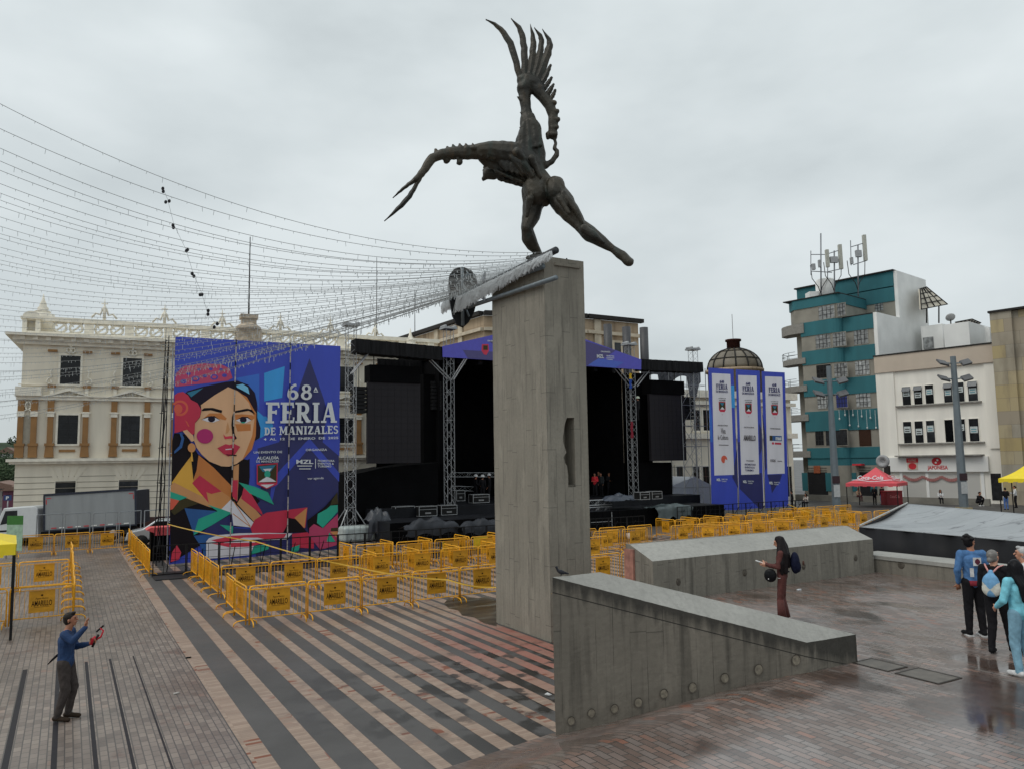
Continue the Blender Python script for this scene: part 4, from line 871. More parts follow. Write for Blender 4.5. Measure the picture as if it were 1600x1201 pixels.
m = MB(); m.box(xa, Fw.uv(1401, 650)[0], -.14, -.002, Fw.uv(1385, 716)[1], zp); m.build('pilaster', M_white, wb); m = MB(); m.box(Fw.uv(1540, 600)[0], xb, -.14, -.002, Fw.uv(1550, 700)[1], zp); m.build('pilaster', M_white, wb)
z_s1, z_s2 = Fw.uv(1465, 630)[1], Fw.uv(1465, 691)[1]
for zs, nm in ((z_s1, 'ledge'), (z_s2, 'ledge')): m = MB(); m.box(Fw.uv(1402, 650)[0], Fw.uv(1536, 650)[0], -.28, -.002, zs-.12, zs); m.build(nm, mat('grimy_sill', (.25, .24, .22), .9, var=.3), wb)
M_post = mat('window_poster', (.50, .55, .55), .6, var=.2, vscale=8); M_postb = mat('poster_blue', (.10, .30, .36), .6)
r1 = [(1410, 1423), (1428, 1441), (1446, 1459), (1475, 1488), (1494, 1507), (1513, 1528)]
for row, (va, vb) in enumerate(((600, 627), (656, 690))):
    for i, (ua, ub) in enumerate(r1):
        x0, x1, z0, z1 = rc(Fw, ua+row*2, va, ub+row*2, vb); zc = (z_s1 if row == 0 else z_s2)
        hh_ = z1-z0; z0 = zc+.03; z1 = Fw.uv(1468, va)[1]
        o = window(wb, x0, x1, z0, z1, 0, M_white, 1, 2, None, .05, depth=.07)
        if (i, row) not in ((3, 1),):
            p = MB(); h_ = z1-z0; zq = z0+h_*(.38 if i % 2 else .5); p.box(x0+.06, x1-.1, -.03, -.013, zq-.02, zq+h_*.28); p.m = 1
            for t in range(2): p.box(x0+.14, x1-.2, -.034, -.031, zq+.07+t*.2, zq+.15+t*.2)
            p.build('poster', [M_post, M_postb if i in (2, 3, 5) else M_cop], o)
        if row == 0 and i in (0, 1, 3, 5): p = MB(); p.add([(x0, -.03, z1), (x1, -.03, z1), (x1, -.28, z1-.42), (x0, -.28, z1-.42)], [(0, 1, 2, 3)]); p.build('tilted_sash', mat('sash_glass', (.12, .13, .14), .2), o)
m = MB(); x0, x1, z0, z1 = rc(Fw, 1404, 700, 1538, 712); m.box(x0, x1, -.9, -.002, z0, z0+.12); m.build('canopy_ledge', mat('grimy_sill', (.25, .24, .22)), wb)
x0, x1, z0, z1 = rc(Fw, 1386, 713, 1546, 736); m = MB(); m.box(x0, x1, -.3, -.002, z0, z1); m.build('sign_band', M_white2, wb); zs0, zs1 = z0, z1
M_red = smat('sign_red', (190, 40, 50), 1.1, var=.05)
m = MB(); xs0 = Fw.uv(1449, 728, -.3)[0]; xs1 = Fw.uv(1481, 728, -.3)[0]; zz0 = Fw.uv(1465, 734.5, -.3)[1]; zz1 = Fw.uv(1465, 726.5, -.3)[1]
put_text(m, 'JAPONESA', (xs0, -.315, zz0), (xs1-xs0, 0, 0), (0, 0, zz1-zz0), .03); cx_, cz_ = Fw.uv(1463.5, 720, -.3)
pts = [(cx_+.42*math.cos(t*math.pi/10), -.31, cz_+.36*math.sin(t*math.pi/10)) for t in range(20)]; m.add(pts, [tuple(range(20))]); m.m = 1
for s in (-1, 1): m.add([(cx_+s*a, -.316, cz_+s*b) for a, b in ((.0, .05), (.12, .02), (.18, .14), (.08, .2), (-.02, .16))], [(0, 1, 2, 3, 4)])
m.build('lettering', [M_red, M_white2], wb)
x0, x1, z0, z1 = rc(Fw, 1418, 715, 1434, 733, -.3); m = MB(); m.box(x0, x1, -.36, -.302, z0, z1-.4); m.m = 1; m.box(x0-.05, x1+.05, -.37, -.302, z1-.4, z1); pts = [((x0+x1)/2+.35*math.cos(t*math.pi/8), -.365, (z0+z1-.4)/2+.3*math.sin(t*math.pi/8)) for t in range(16)]; m.add(pts, [tuple(range(16))]); m.m = 0; put_text(m, 'POSTRES', (x0+.1, -.375, z1-.3), (x1-x0-.2, 0, 0), (0, 0, .18), .02); m.build('hanging_sign', [mat('sign_cream', (.6, .5, .42), .7), M_red], wb)
M_shut = NT('rolling_shutter_white'); q = M_shut; sx = q.n('ShaderNodeSeparateXYZ', {0: q.co}); fr_ = q.math('FRACT', q.math('DIVIDE', sx.outputs[2], .12)); q.set('Base Color', q.mix(q.mr(fr_, .0, .25, .35, 0), (.56, .55, .52), (.38, .37, .35))); q.set('Roughness', .6); q.bump(fr_, .5, .03); M_shut = q.m
for ua, ub in ((1412, 1447), (1452, 1498), (1508, 1532)):
    x0, x1, z0, z1 = rc(Fw, ua, 739, ub, 780); m = MB(); m.box(x0, x1, -.03, -.002, 0.01, z1); m.build('shutter', M_shut, wb)
for u in (1409, 1449.5, 1503, 1536): m = MB(); xx = Fw.uv(u, 750)[0]; m.box(xx-.12, xx+.12, -.1, -.002, 0, zs0); m.build('jamb', M_white2, wb)
x0, x1, z0, z1 = rc(Fw, 1549, 739, 1565, 775); m = MB(); m.box(x0, x1, -.04, -.002, .3, z1); m.build('doorway', M_glass, wb)
m = MB(); x0, x1 = Fw.uv(1412, 740)[0], Fw.uv(1500, 740)[0]; zg = Fw.uv(1460, 741)[1]; n = 28
for k in range(n): t = k/n; m.box(x0+(x1-x0)*t, x0+(x1-x0)*t+.22, -.14, -.11, zg-.25-.35*abs(math.sin(t*3*math.pi)), zg-.05-.3*abs(math.sin(t*3*math.pi)))
m.build('bunting', mat('faded_pink', (.38, .16, .15), .8), wb)
# roof volumes on the white building
def roofbox(u0, v0, u1, v1, y, dep, nm, mt, zbase=None):
    x0, x1, z0, z1 = rc(Fw, u0, v0, u1, v1, y); m = MB(); m.box(x0, x1, y, y+dep, zt_-.5 if zbase is None else zbase, z1); return m.build(nm, mt, wb)
roofbox(1475, 505, 1515, 545, 5, 5, 'roof_room', M_white2); roofbox(1440, 508, 1474, 548, 8, 4, 'roof_room', M_white2); roofbox(1516, 513, 1547, 541, 9, 5, 'roof_room', M_white2)
x0, x1, z0, z1 = rc(Fw, 1443, 527, 1459, 545, 8); m = MB(); m.box(x0, x1, 7.9, 7.998, z0, z1); m.build('curtained_window', M_glass2, wb)
def canopy(pts, posts, lab):
    r = empty('roof_canopy', (0, 0, 0), 0, lab, 'canopy'); P = [pd(u, v, D) for u, v, D in pts]; n = (P[1]-P[0]).cross(P[3]-P[0]).normalized()*.06
    m = MB(); m.hexa([p-n for p in P], [p+n for p in P]); m.build('roof_sheet', mat('translucent_sheet', (.52, .47, .38), .6, var=.15, vscale=1), r); m = MB()
    for i in range(5): t = i/4; m.tube(P[0].lerp(P[1], t)-n*1.6, P[3].lerp(P[2], t)-n*1.6, .06, 4); m.tube(P[0].lerp(P[3], t)-n*1.6, P[1].lerp(P[2], t)-n*1.6, .06, 4)
    m.build('roof_frame', M_cop, r)
    for (u, v, D), z2 in posts: p = pd(u, v, D); q2 = pd(u, z2, D); m = MB(); m.tube(q2, p, .07, 6); m.build('post', M_cop, r)
canopy([(1436, 452, 77), (1446, 449, 80), (1479, 476, 80), (1438, 484, 75)], [((1448, 482, 76), 505), ((1467, 478, 78), 505)], 'pale sheet canopy on thin posts above the white building beside the tall white wall')
canopy([(1492, 505, 76), (1518, 500, 78), (1532, 506, 78), (1512, 510, 76)], [((1513, 508, 76), 545)], 'small pale sheet canopy between the white roof rooms')
p = pd(1485, 496, 76); r = empty('satellite_dish', (p.x, p.y, 0), 0, 'small satellite dish on the white roof room', 'dish'); m = MB(); m.ell((0, 0, p.z), .5, .2, .42, 12, Matrix.Rotation(R(35), 3, 'X')); m.build('dish', mat('dish_grey', (.3, .3, .3), .5), r); m = MB(); m.tube((0, 0, pd(1485, 508, 76).z), (0, 0, p.z), .06, 6); m.build('mast', M_cop, r)
# stone building at the right edge
q = NT('mottled_stone'); brn = q.n('ShaderNodeTexBrick', {0: q.mapping(rot=(math.pi/2, 0, 0)), 'Scale': 1.0, 'Mortar Size': .012, 'Brick Width': 2.0, 'Row Height': 1.1, 'Color1': (0, 0, 0, 1), 'Color2': (1, 1, 1, 1), 'Mortar': (.5, .5, .5, 1)}, offset=.5)
c = q.ramp(brn.outputs['Color'], [(0, (.33, .28, .21)), (1, (.40, .31, .14)), (.5, (.35, .32, .26)), (.8, (.42, .35, .22))]); c = q.mix(q.mr(q.noise(.7, 6, q.mapping((1, 1, .3))), .5, .7, 0, .7), c, (.17, .14, .10)); c = q.mix(q.mr(brn.outputs['Fac'], 0, 1, 0, .6), c, (.1, .08, .06)); q.set('Base Color', c); q.set('Roughness', .85); M_stone = q.m
Ps = Fw.w(xb+.02, -1.2, 0); sb = empty('stone_building', (Ps.x, Ps.y, 0), Fw.t, 'mottled tan stone building cut off by the right edge', 'building'); zst = Fw.uv(1566, 487, -1.2)[1]
m = MB(); m.box(0, 1.6, 0, 16, 0, zst); m.box(1.6, 26, .35, 16, 0, zst+.0-.01); m.build('wall', M_stone, sb); m = MB(); m.box(-.1, 26, -.15, 16, zst+.003, zst+.18); m.build('coping', M_cop, sb)
for z0 in (4.2, 9): m = MB(); m.box(3.4, 25, .2, .348, z0, z0+2.8); m.build('window_strip', M_glass, sb)

# teal apartment building
M_teal = mat('teal_render', (.020, .128, .152), .75, var=.14, vscale=.7, streak=1.2); M_grey = mat('grey_stone_render', (.25, .235, .20), .85, var=.14, vscale=.9)
xt = Fw.uv(1371, 600)[0]-.02; Pt = Fw.w(xt, 0, 0); Fz = Frame(Pt.x, Pt.y, -50)
ta = empty('teal_building', (Pt.x, Pt.y, 0), Fz.t, 'six storey apartment block with teal bands, grey window strips and rounded balconies', 'building')
ZV = {v: Fz.uv(1371, v)[1] for v in (489, 512, 537, 560, 586, 612, 637, 669.5, 697, 714, 726, 778)}
xk = Fz.uv(1323, 600)[0]; xe = Fz.uv(1256, 600, -.7)[0]; xe2 = Fz.uv(1234, 600, -.7)[0]
zr0 = Fz.uv(1323, 493, -.7)[1]; zr1 = Fz.uv(1323, 471, -.7)[1]; zr2 = Fz.uv(1323, 456, -.7)[1]
print('teal', {k: round(v, 1) for k, v in ZV.items()}, round(xk, 1), round(xe, 1), round(xe2, 1), round(zr0, 1), round(zr2, 1))
def lay(z0, z1, mt, nm, o=0.0, full=True):
    m = MB(); m.box(xk-.3, -.001, 0-o, 12, z0, z1)
    n = 5; pts = [(xe, 12), (xe, -.7-o)]+[(xk-1.0+1.0*math.sin(t*math.pi/2/n), -.7-o+ (1-math.cos(t*math.pi/2/n))*.7) for t in range(n+1)]+[(xk, 12)]
    m2 = MB(); m2.slab(pts, z0, z1)
    k0 = len(m.v); m.add(m2.v, m2.f); return m.build(nm, mt, ta)
seq = [(0, 726, M_grey), (726, 714, M_teal), (714, 697, M_teal), (697, 669.5, M_grey), (669.5, 637, M_teal), (637, 612, M_grey), (612, 586, M_teal), (586, 560, M_grey), (560, 537, M_teal), (537, 512, M_grey), (512, 489, M_teal)]
for a_, b_2, mt in seq: lay(0 if a_ == 0 else ZV[a_], ZV[b_2], mt, 'teal_band' if mt is M_teal else 'wall_strip', .09 if (mt is M_teal and a_ != 726) else 0)
n = 6; m = MB(); m.slab([(xe2, 12), (xe2, .2), (xe2+.9, -.7)]+[(xk-.6+.6*math.sin(t*math.pi/2/n), -.7+(1-math.cos(t*math.pi/2/n))*.6) for t in range(n+1)]+[(xk, 12)], ZV[489], zr1); m.build('wall_strip', M_grey, ta)
m = MB(); m.slab([(xe2-.1, 12), (xe2-.1, .1), (xe2+.85, -.8)]+[(xk-.6+.7*math.sin(t*math.pi/2/n), -.8+(1-math.cos(t*math.pi/2/n))*.7) for t in range(n+1)]+[(xk+.1, 12)], zr1, zr2); m.build('teal_band', M_teal, ta)
m = MB(); m.box(xe2-.2, xk+.1, -.9, 11, zr2+.002, zr2+.1); m.box(xk-.2, 0, -.12, .3, ZV[489]+.002, ZV[489]+.1); m.build('coping', M_cop, ta)
m = MB(); m.box(xe2+.3, xe+.01, .6, 12, 0, ZV[489]); m.build('balcony_recess', M_grey, ta)
# penthouse and the white party wall
yp = 0
for t in range(200):
    yp = t*.05
    if Fz.w(0, yp, 0) and (lambda p: (800+FPX*((p-CP) @ RV)/((p-CP) @ FV)))(Fz.w(0, yp, Fz.uv(1371, 489)[1])) > 1400: break
pz1, pz2, pz3, pz4 = (Fz.uv(1399, v, yp)[1] for v in (490, 470, 446, 423))
xp = Fz.uv(1330, 460, yp)[0]; m = MB(); m.box(xp-6, -.002, yp, 12, ZV[489]-.2, pz2); m.build('penthouse_wall', M_grey, ta)
m = MB(); m.box(xp-6.1, -.002, yp-.08, 12, pz2, pz3-.12); m.box(xp-6.1, -.002, yp-.08, 12, pz3-.02, pz4); m.build('penthouse_band', M_teal, ta); m = MB(); m.box(xp-6.3, .1, yp-.3, 12.1, pz4+.002, pz4+.14); m.build('coping', M_cop, ta)
m = MB(); m.box(0.002, .35, 0, yp, 0, ZV[489]+.1); m.box(.002, .35, yp, 12, 0, pz4); m.build('party_wall', M_white2, ta)
def tw_(u0, v0, u1, v1, y=0.0, nx=3, nz=3, glass=None, bars=M_fr_dk):
    x0, x1, z0, z1 = rc(Fz, u0, v0, u1, v1, y); return window(ta, x0, x1, z0, z1, y, M_grey, nx, nz, bars, .05, glass=glass, depth=.04)
o4 = lambda x, y: (1200+x/4.804, 350+y/4.804); o5 = lambda x, y: (1200+x/5.005, 560+y/5.005)
for f_, a_, b_2, c_, d_2, y, g_ in ((o4, 380, 615, 500, 712, -.7, M_glass2), (o4, 520, 597, 582, 690, -.7, M_glass2), (o4, 645, 797, 752, 903, 0, M_glass2), (o4, 358, 832, 470, 933, -.7, M_glass2), (o4, 488, 817, 585, 917, -.7, M_glass2),
      (o4, 655, 1028, 762, 1132, 0, M_glass2), (o4, 365, 1057, 475, 1155, -.7, M_glass), (o4, 498, 1047, 597, 1147, -.7, M_glass2), (o5, 388, 282, 487, 388, -.7, M_glass2), (o5, 535, 277, 622, 380, -.7, mat('blue_curtain', (.02, .03, .16), .8)),
      (o5, 690, 264, 803, 376, 0, M_glass2), (o5, 372, 557, 437, 676, -.7, M_glass), (o5, 453, 555, 622, 676, -.7, M_glass), (o4, 802, 590, 865, 655, None, M_glass2)):
    if y is None: y = yp
    p, q2 = f_(a_, b_2), f_(c_, d_2); tw_(p[0], p[1], q2[0], q2[1], y, 4 if c_-a_ > 80 else 3, 3, g_)
m = MB(); p, q2 = o5(715, 552), o5(808, 700); x0, x1, z0, z1 = rc(Fz, p[0], p[1], q2[0], q2[1]); m.box(x0, x1, -.05, -.002, ZV[697]+.1, z1); m.build('balcony_door', mat('brown_wood', (.045, .022, .014), .6), ta)
for v0 in (505, 559, 601.5, 647, 704):
    i_ = (505, 559, 601.5, 647, 704).index(v0); z1 = Fz.uv(1257, v0, -.9)[1]; z0 = Fz.uv(1257, v0+(15, 9, 9.5, 10, 10)[i_], -.9)[1]; xo = Fz.uv(1222+i_*2.2, v0, .6)[0]
    m = MB(); pts = [(xe+.4, -.9), (xe+.4, 1.2), (xo, 1.4), (xo, .4), (xo+.5, -.2), (xo+1.4, -.75), (xo+2.2, -.9)]; m.slab(pts, z0, z1); ob = m.build('balcony', mat('grey_balcony', (.23, .22, .20), .85, var=.15), ta)
    if i_: 
        m = MB()
        for k in range(len(pts)-1):
            if k in (0,): continue
            for zh in (.35, .7): m.tube((pts[k][0], pts[k][1], z1+zh), (pts[k+1][0], pts[k+1][1], z1+zh), .025, 4)
            m.tube((*pts[k], z1), (*pts[k], z1+.7), .025, 4)
        m.build('railing', M_fr_dk, ob)
    if i_ < 5: x_w = xe2+.9; window(ta, x_w, x_w+1.0, z1+.1, z1+2.3, .6, M_grey, 3, 4, M_fr_dk, .05, depth=.04)
M_shd = mat('dark_shutter', (.022, .022, .024), .5, var=.2, vscale=1)
zg1 = ZV[726]-.25
for ua, ub in ((1263, 1293), (1298, 1329), (1338, 1362)):
    x0 = Fz.uv(ua, 750, -.7)[0]; x1 = Fz.uv(ub, 750, -.7 if ub < 1325 else 0)[0]; y = -.7 if ub < 1325 else 0
    if ua == 1298: x1 = xk-1.0
    m = MB(); m.box(x0, x1, y-.03, y-.002, .02, zg1-.4)
    for k in range(12): m.box(x0, x1, y-.045, y-.031, .2+k*.26, .24+k*.26)
    m.build('shutter', M_shd, ta)
for u in (1258, 1295, 1334, 1365):
    y = -.7 if u < 1325 else 0; x = Fz.uv(u, 750, y)[0]; m = MB(); m.box(x-.3, x+.3, y-.06, y-.002, .8, 2.6); m.build('painted_pier', M_teal, ta)
p, q2 = o5(362, 835), o5(412, 893); x0, x1, z0, z1 = rc(Fz, p[0], p[1], q2[0], q2[1], -.7); m = MB(); m.box(x0, x1, -.82, -.76, z0, z1); m.build('shop_sign', mat('orange_sign', (.30, .08, .03), .6, var=.3), ta)
p, q2 = o5(685, 820), o5(757, 833); x0, x1, z0, z1 = rc(Fz, p[0], p[1], q2[0], q2[1]); m = MB(); m.box(x0, x1, -.7, -.05, z0, z1); m.build('awning', M_red, ta)
# hanging light drops on the teal band
m = MB()
for i, (x, y0_, y1_) in enumerate(((555, 400, 470), (600, 395, 440), (632, 395, 520), (662, 395, 440), (700, 400, 528), (730, 395, 450), (768, 400, 540), (797, 395, 462), (836, 400, 540))):
    u, va = o5(x, y0_); vb = o5(x, y1_)[1]; xx, za_ = Fz.uv(u, va, -.3 if u > 1325 else -1.0); zb_ = Fz.uv(u, vb, -.3 if u > 1325 else -1.0)[1]; y = -.3 if u > 1325 else -1.0
    m.tube((xx, y, za_), (xx, y, zb_), .02, 4); m.ell((xx, y, zb_), .09, .09, .12, 6)
m.build('light_drops', mat('pale_lights', (.55, .58, .58), .5), ta)
# rooftop antennas
def antenna(u, v0, v1, D, arms, panels, lab):
    p = pd(u, v1, D); r = empty('cell_antenna', (p.x, p.y, p.z), 0, lab, 'antenna', 'antennas on the teal roof'); o = Vector(p); mg = mat('galvanised_steel', (.22, .23, .25), .5, metal=.4)
    m = MB(); m.tube((0, 0, -.5), pd(u, v0, D)-o, .07, 6); m.build('mast', mg, r)
    for (ua, va, ub, vb) in arms: m = MB(); m.tube(pd(ua, va, D)-o, pd(ub, vb, D)-o, .045, 5); m.build('arm', mg, r)
    for (ua, va, ub, vb) in panels:
        a = pd(ua, va, D)-o; b = pd(ub, vb, D)-o; m = MB(); sh = (b.x-a.x)*.08; m.hexa([(a.x, -.25, a.z), (b.x, -.25, a.z), (b.x+sh, -.25, b.z), (a.x+sh, -.25, b.z)], [(a.x, .1, a.z), (b.x, .1, a.z), (b.x+sh, .1, b.z), (a.x+sh, .1, b.z)]); m.build('panel_antenna' if abs(vb-va) > 16 else 'radio_unit', mat('antenna_shell', (.42, .42, .37), .6) if abs(vb-va) > 16 else mat('radio_grey', (.34, .35, .36), .6), r)
    m = MB(); 
    for ds in (-1, 1): m.path([Vector((ds*.9, 0, 3.2)), Vector((ds*.8, 0, 1.8)), Vector((ds*.2, 0, .9)), Vector((0, 0, .2))], .04, 4)
    m.build('cables', M_cop, r)
antenna(1282.5, 365, 462, 78, [(1267, 392, 1267, 430), (1267, 398, 1292, 398), (1267, 424, 1300, 426)], [(1268, 413, 1273, 422), (1278, 407, 1282, 418)], 'antenna mast with the tall thin whip, leftmost on the teal building roof')
antenna(1303.5, 392, 458, 77, [(1290, 398, 1312, 391), (1293, 425, 1316, 420)], [(1309, 383, 1316, 421), (1289, 391, 1295, 418), (1296, 402, 1308, 411)], 'antenna mast with two long panels in the middle of the teal building roof')
antenna(1340.5, 383, 456, 76, [(1329, 376, 1330, 415), (1330, 386, 1350, 380), (1333, 414, 1352, 408)], [(1347, 368, 1354, 408), (1336, 392, 1345, 402), (1328, 403, 1332, 413)], 'antenna mast with one long panel nearest the penthouse on the teal building roof')
p = pd(1290, 460, 79); zt4 = pd(1290, 438, 79).z; r = empty('water_tank', (p.x, p.y, 0), 0, 'white cylinder tank at the foot of the roof antennas', 'tank'); m = MB(); m.lathe((0, 0, zr2-.2), [(.02, 0), (.95, 0), (.95, zt4-zr2+.1), (.85, zt4-zr2+.25), (.02, zt4-zr2+.35)], 14); m.build('tank_body', M_white2, r); m = MB(); m.box(-1.9, -.95, -.6, .6, zr2-.2, zr2+1.0); m.build('base_box', M_white2, r)
# low ledge wall and street lamps
m = MB(); x0 = Fw.uv(1236, 780, -3)[0]; m.box(x0, 6, -3.3, -3, 0, .55); o = m.build('street_ledge', mat('ledge_concrete', (.20, .19, .165), .9, var=.25, vscale=1), None, (Pw.x, Pw.y, 0), Fw.t); tag(o, 'low grey ledge wall running in front of the shops', 'low wall')
def lamp(u0, vt, u1, vb, D, arms, lab, w0=.34, w1=.2):
    p = pd(u1, vb, D); zt5 = pd(u0, vt, D).z; r = empty('street_lamp', (p.x, p.y, 0), 0, lab, 'street lamp', 'grey street lamps on the right')
    mp_ = mat('painted_pole', (.145, .175, .195), .5, var=.12, vscale=2)
    m = MB(); m.lathe((0, 0, 0), [(.02, 0), (w0, 0), (w0*.92, zt5*.3), (w1*1.1, zt5*.75), (w1, zt5), (.02, zt5)], 8); m.build('pole', mp_, r)
    m = MB(); m.box(-w0*1.25, w0*1.25, -w0*1.25, w0*1.25, -.02, .14); m.build('base', mat('yellowish_base', (.36, .29, .16), .8), r)
    for v in arms:
        z = pd(u0, v, D).z
        for s in (-1, 1):
            m = MB(); m.tube((0, 0, z), (s*.75, -.1, z+.04), .05, 6); o = m.build('arm', mp_, r); m = MB()
            h = [Vector((s*.55, -.45, z-.16)), Vector((s*1.25, -.45, z+.02)), Vector((s*1.25, .1, z+.4)), Vector((s*.55, .1, z+.22))]; m.hexa(h, [a+Vector((0, .1, -.12)) for a in h]); m.build('floodlight', mat('floodlight_grey', (.10, .10, .105), .5), o)
    m = MB(); m.box(-w0, w0*.7, -w0*1.05, -w0*.9, 2.2, 2.75); m.m = 1; m.box(-w0*.8, w0*.6, -w0*1.04, -w0*.9, 1.2, 2.1); m.build('stickers', [mat('sticker_dark', (.05, .03, .035), .6), mat('sticker_white', (.45, .46, .46), .6)], r)
lamp(1493, 557, 1505.5, 784, 60, (568, 592), 'thick grey street lamp with four floodlights before the white building', .34, .21)
lamp(1298.5, 572, 1307, 788, 58, (596, 616), 'thick grey street lamp with four floodlights before the teal building', .32, .19)
# fan unit on the wall between the two buildings
p = pd(1380, 720, 69.5); r = empty('wall_unit', tuple(p), Fw.t, 'round grey dish unit on the corner between the teal and white buildings', 'wall unit'); m = MB(); m.lathe((0, 0, 0), [(.42, 0), (.5, -.06), (.58, 0), (.58, .2), (.4, .25), (.2, .1), (.15, -.02), (.02, -.04)], 16); o = m.build('shell', mat('radio_grey', (.34, .35, .36)), r); o.rotation_euler = (R(90), 0, 0)
m = MB(); m.box(.1, .5, -.2, .2, -1.2, -.4); m.build('bracket_box', M_cop, r)
# ================================================================== BIG PRINTED BANNER
q_ = ab(0, 36.0); Fb = Frame(q_.x, q_.y, 30)
oA = lambda x, y: (260+x/7.506, 560+y/7.506)
oB = lambda x, y: (250+x/5.003, 650+y/5.003)
oC = lambda x, y: (250+x/5.161, 430+y/5.161)
oD = lambda x, y: (400+x/5.457, 580+y/5.457)
oP = lambda x, y: (x, y)
ACOL = dict(blue=(47, 66, 172), navy=(30, 34, 92), mid=(45, 100, 190), light=(48, 146, 214), pale=(110, 180, 215), hair=(35, 28, 44), black=(24, 19, 24), skin=(206, 162, 124), tan=(188, 135, 88), orange=(184, 112, 52), crim=(182, 34, 66), red=(196, 48, 72), mag=(168, 24, 100), brown=(190, 130, 76), yellow=(206, 156, 58), teal=(24, 152, 128), dteal=(30, 110, 140), dblue=(26, 78, 138), white=(205, 203, 210), olive=(62, 56, 36), pink=(168, 54, 92), rust=(200, 84, 62), lace=(176, 60, 98), violet=(66, 62, 160))
AMAT = {k: smat('print_'+k, v, 1.12, rough=.45, var=.09, vscale=1.1, streak=1.2, bump=.5, bscale=1.3) for k, v in ACOL.items()}
ALIST = list(AMAT.keys()); AML = [AMAT[k] for k in ALIST]
X0b = Fb.uv(268, 700)[0]; bn = empty('event_banner', Fb.w(X0b, 0, 0), Fb.t, 'huge blue printed banner with a painted woman and 68 FERIA DE MANIZALES lettering', 'banner')
sheet = MB(); nl = [0]
def art(f, pts, col, fr=None, mb=None, ox=None, lift=None):
    nl[0] += 1; fr = fr or Fb; mb = mb or sheet; ox = X0b if ox is None else ox
    P = [fr.uv(*f(x, y)) for x, y in pts]; mb.m = ALIST.index(col)
    k = len(mb.v); y = -.006-.0011*nl[0] if lift is None else -lift
    mb.add([(x-ox, y, z) for x, z in P], [tuple(range(len(P)))])
def oval(cx, cy, rx, ry, n=20, a0=0, a1=360): return [(cx+rx*math.cos(R(a0+(a1-a0)*i/n)), cy+ry*math.sin(R(a0+(a1-a0)*i/n))) for i in range(n if a1-a0 == 360 else n+1)]
def ring(f, cx, cy, rx, ry, t, col, n=20, a0=0, a1=360):
    o, i_ = oval(cx, cy, rx, ry, n, a0, a1), oval(cx, cy, rx-t, ry-t, n, a0, a1); m_ = len(o)
    nl[0] += 1; P = [Fb.uv(*f(x, y)) for x, y in o+i_]; sheet.m = ALIST.index(col)
    sheet.add([(x-X0b, -.006-.0011*nl[0], z) for x, z in P], [(k, (k+1) % m_, (k+1) % m_+m_, k+m_) for k in range(m_ if a1-a0 == 360 else m_-1)])
art(oP, [(274, 526), (532, 541), (527, 857), (264, 881)], 'blue')
art(oP, [(483.5, 560), (504.8, 620), (529.5, 705), (527.2, 856), (400, 867), (400, 790), (412, 745), (402, 700), (436, 690), (461, 624)], 'navy')
art(oP, [(483.4, 684), (530, 738), (529.7, 752), (483, 699), (431, 760), (427, 745)], 'blue'); art(oP, [(424, 755), (432, 752), (424, 788), (422, 776)], 'blue')
art(oP, [(504, 690), (530, 712), (531, 690), (530, 640), (512, 640)], 'blue')
art(oC, [(840, 790), (1005, 735), (985, 985), (840, 1015)], 'light'); art(oC, [(610, 830), (800, 795), (800, 1100), (760, 960)], 'mid')
art(oC, [(780, 1085), (860, 1160), (850, 1190), (790, 1190)], 'light'); art(oB, [(745, 0), (830, 0), (885, 70), (860, 130), (740, 190)], 'light')
art(oA, [(100, 320), (110, 180), (200, 90), (420, 60), (640, 70), (740, 120), (775, 230), (720, 260), (120, 330)], 'lace')
for x, y, r in ((200, 270, 38), (340, 240, 50), (450, 205, 28), (560, 220, 46), (680, 200, 30), (260, 180, 26), (380, 130, 22), (520, 125, 24), (640, 130, 22)): art(oA, oval(x, y, r, r*.7, 12), 'violet')
for x, y in ((340, 240), (560, 220)): art(oA, oval(x, y, 26, 18, 10), 'lace')
art(oB, [(95, 190), (110, 130), (200, 140), (300, 300), (560, 520), (620, 370), (700, 330), (700, 470), (690, 560), (800, 680), (800, 790), (700, 860), (560, 860), (80, 1145), (76, 720), (88, 500)], 'black')
art(oP, [(400, 788), (408, 780), (470, 800), (470, 830), (527, 800), (527, 857), (400, 868)], 'navy')
art(oA, [(180, 440), (250, 380), (420, 330), (700, 275), (830, 262), (960, 310), (1035, 400), (1062, 520), (1064, 690), (1102, 810), (1095, 925), (1035, 960), (420, 960), (170, 560)], 'hair')
art(oA, [(240, 400), (430, 345), (290, 450)], 'dteal')
art(oB, [(560, 330), (640, 330), (690, 340), (700, 460), (620, 560), (555, 560)], 'black')
art(oB, [(290, 290), (420, 370), (620, 350), (640, 560), (560, 560), (420, 440)], 'black')
# neck, shoulders
art(oB, [(300, 300), (420, 400), (560, 545), (560, 620), (545, 700), (380, 700), (250, 520), (285, 420)], 'orange')
art(oB, [(240, 310), (252, 420), (262, 520), (360, 650), (88, 520), (150, 430)], 'yellow')
art(oB, [(85, 535), (110, 515), (360, 640), (550, 655), (480, 725), (380, 705), (210, 640), (82, 590)], 'tan')
art(oB, [(360, 590), (400, 606), (480, 585), (560, 640), (550, 660), (480, 725), (380, 680)], 'brown')
art(oB, [(310, 460), (480, 585), (402, 604), (362, 590), (380, 675), (250, 520)], 'crim')
art(oB, [(572, 390), (616, 370), (612, 500), (603, 660), (570, 640)], 'tan'); art(oB, [(565, 497), (609, 495), (601, 665), (563, 620)], 'crim')
art(oB, [(80, 585), (212, 631), (150, 656), (80, 637)], 'teal'); art(oB, [(80, 638), (150, 656), (100, 722), (78, 730)], 'rust')
art(oB, [(190, 715), (440, 738), (300, 820), (265, 925), (220, 800)], 'dblue'); art(oB, [(262, 930), (420, 915), (560, 930), (440, 960), (362, 1000), (352, 1112), (310, 1000)], 'dblue')
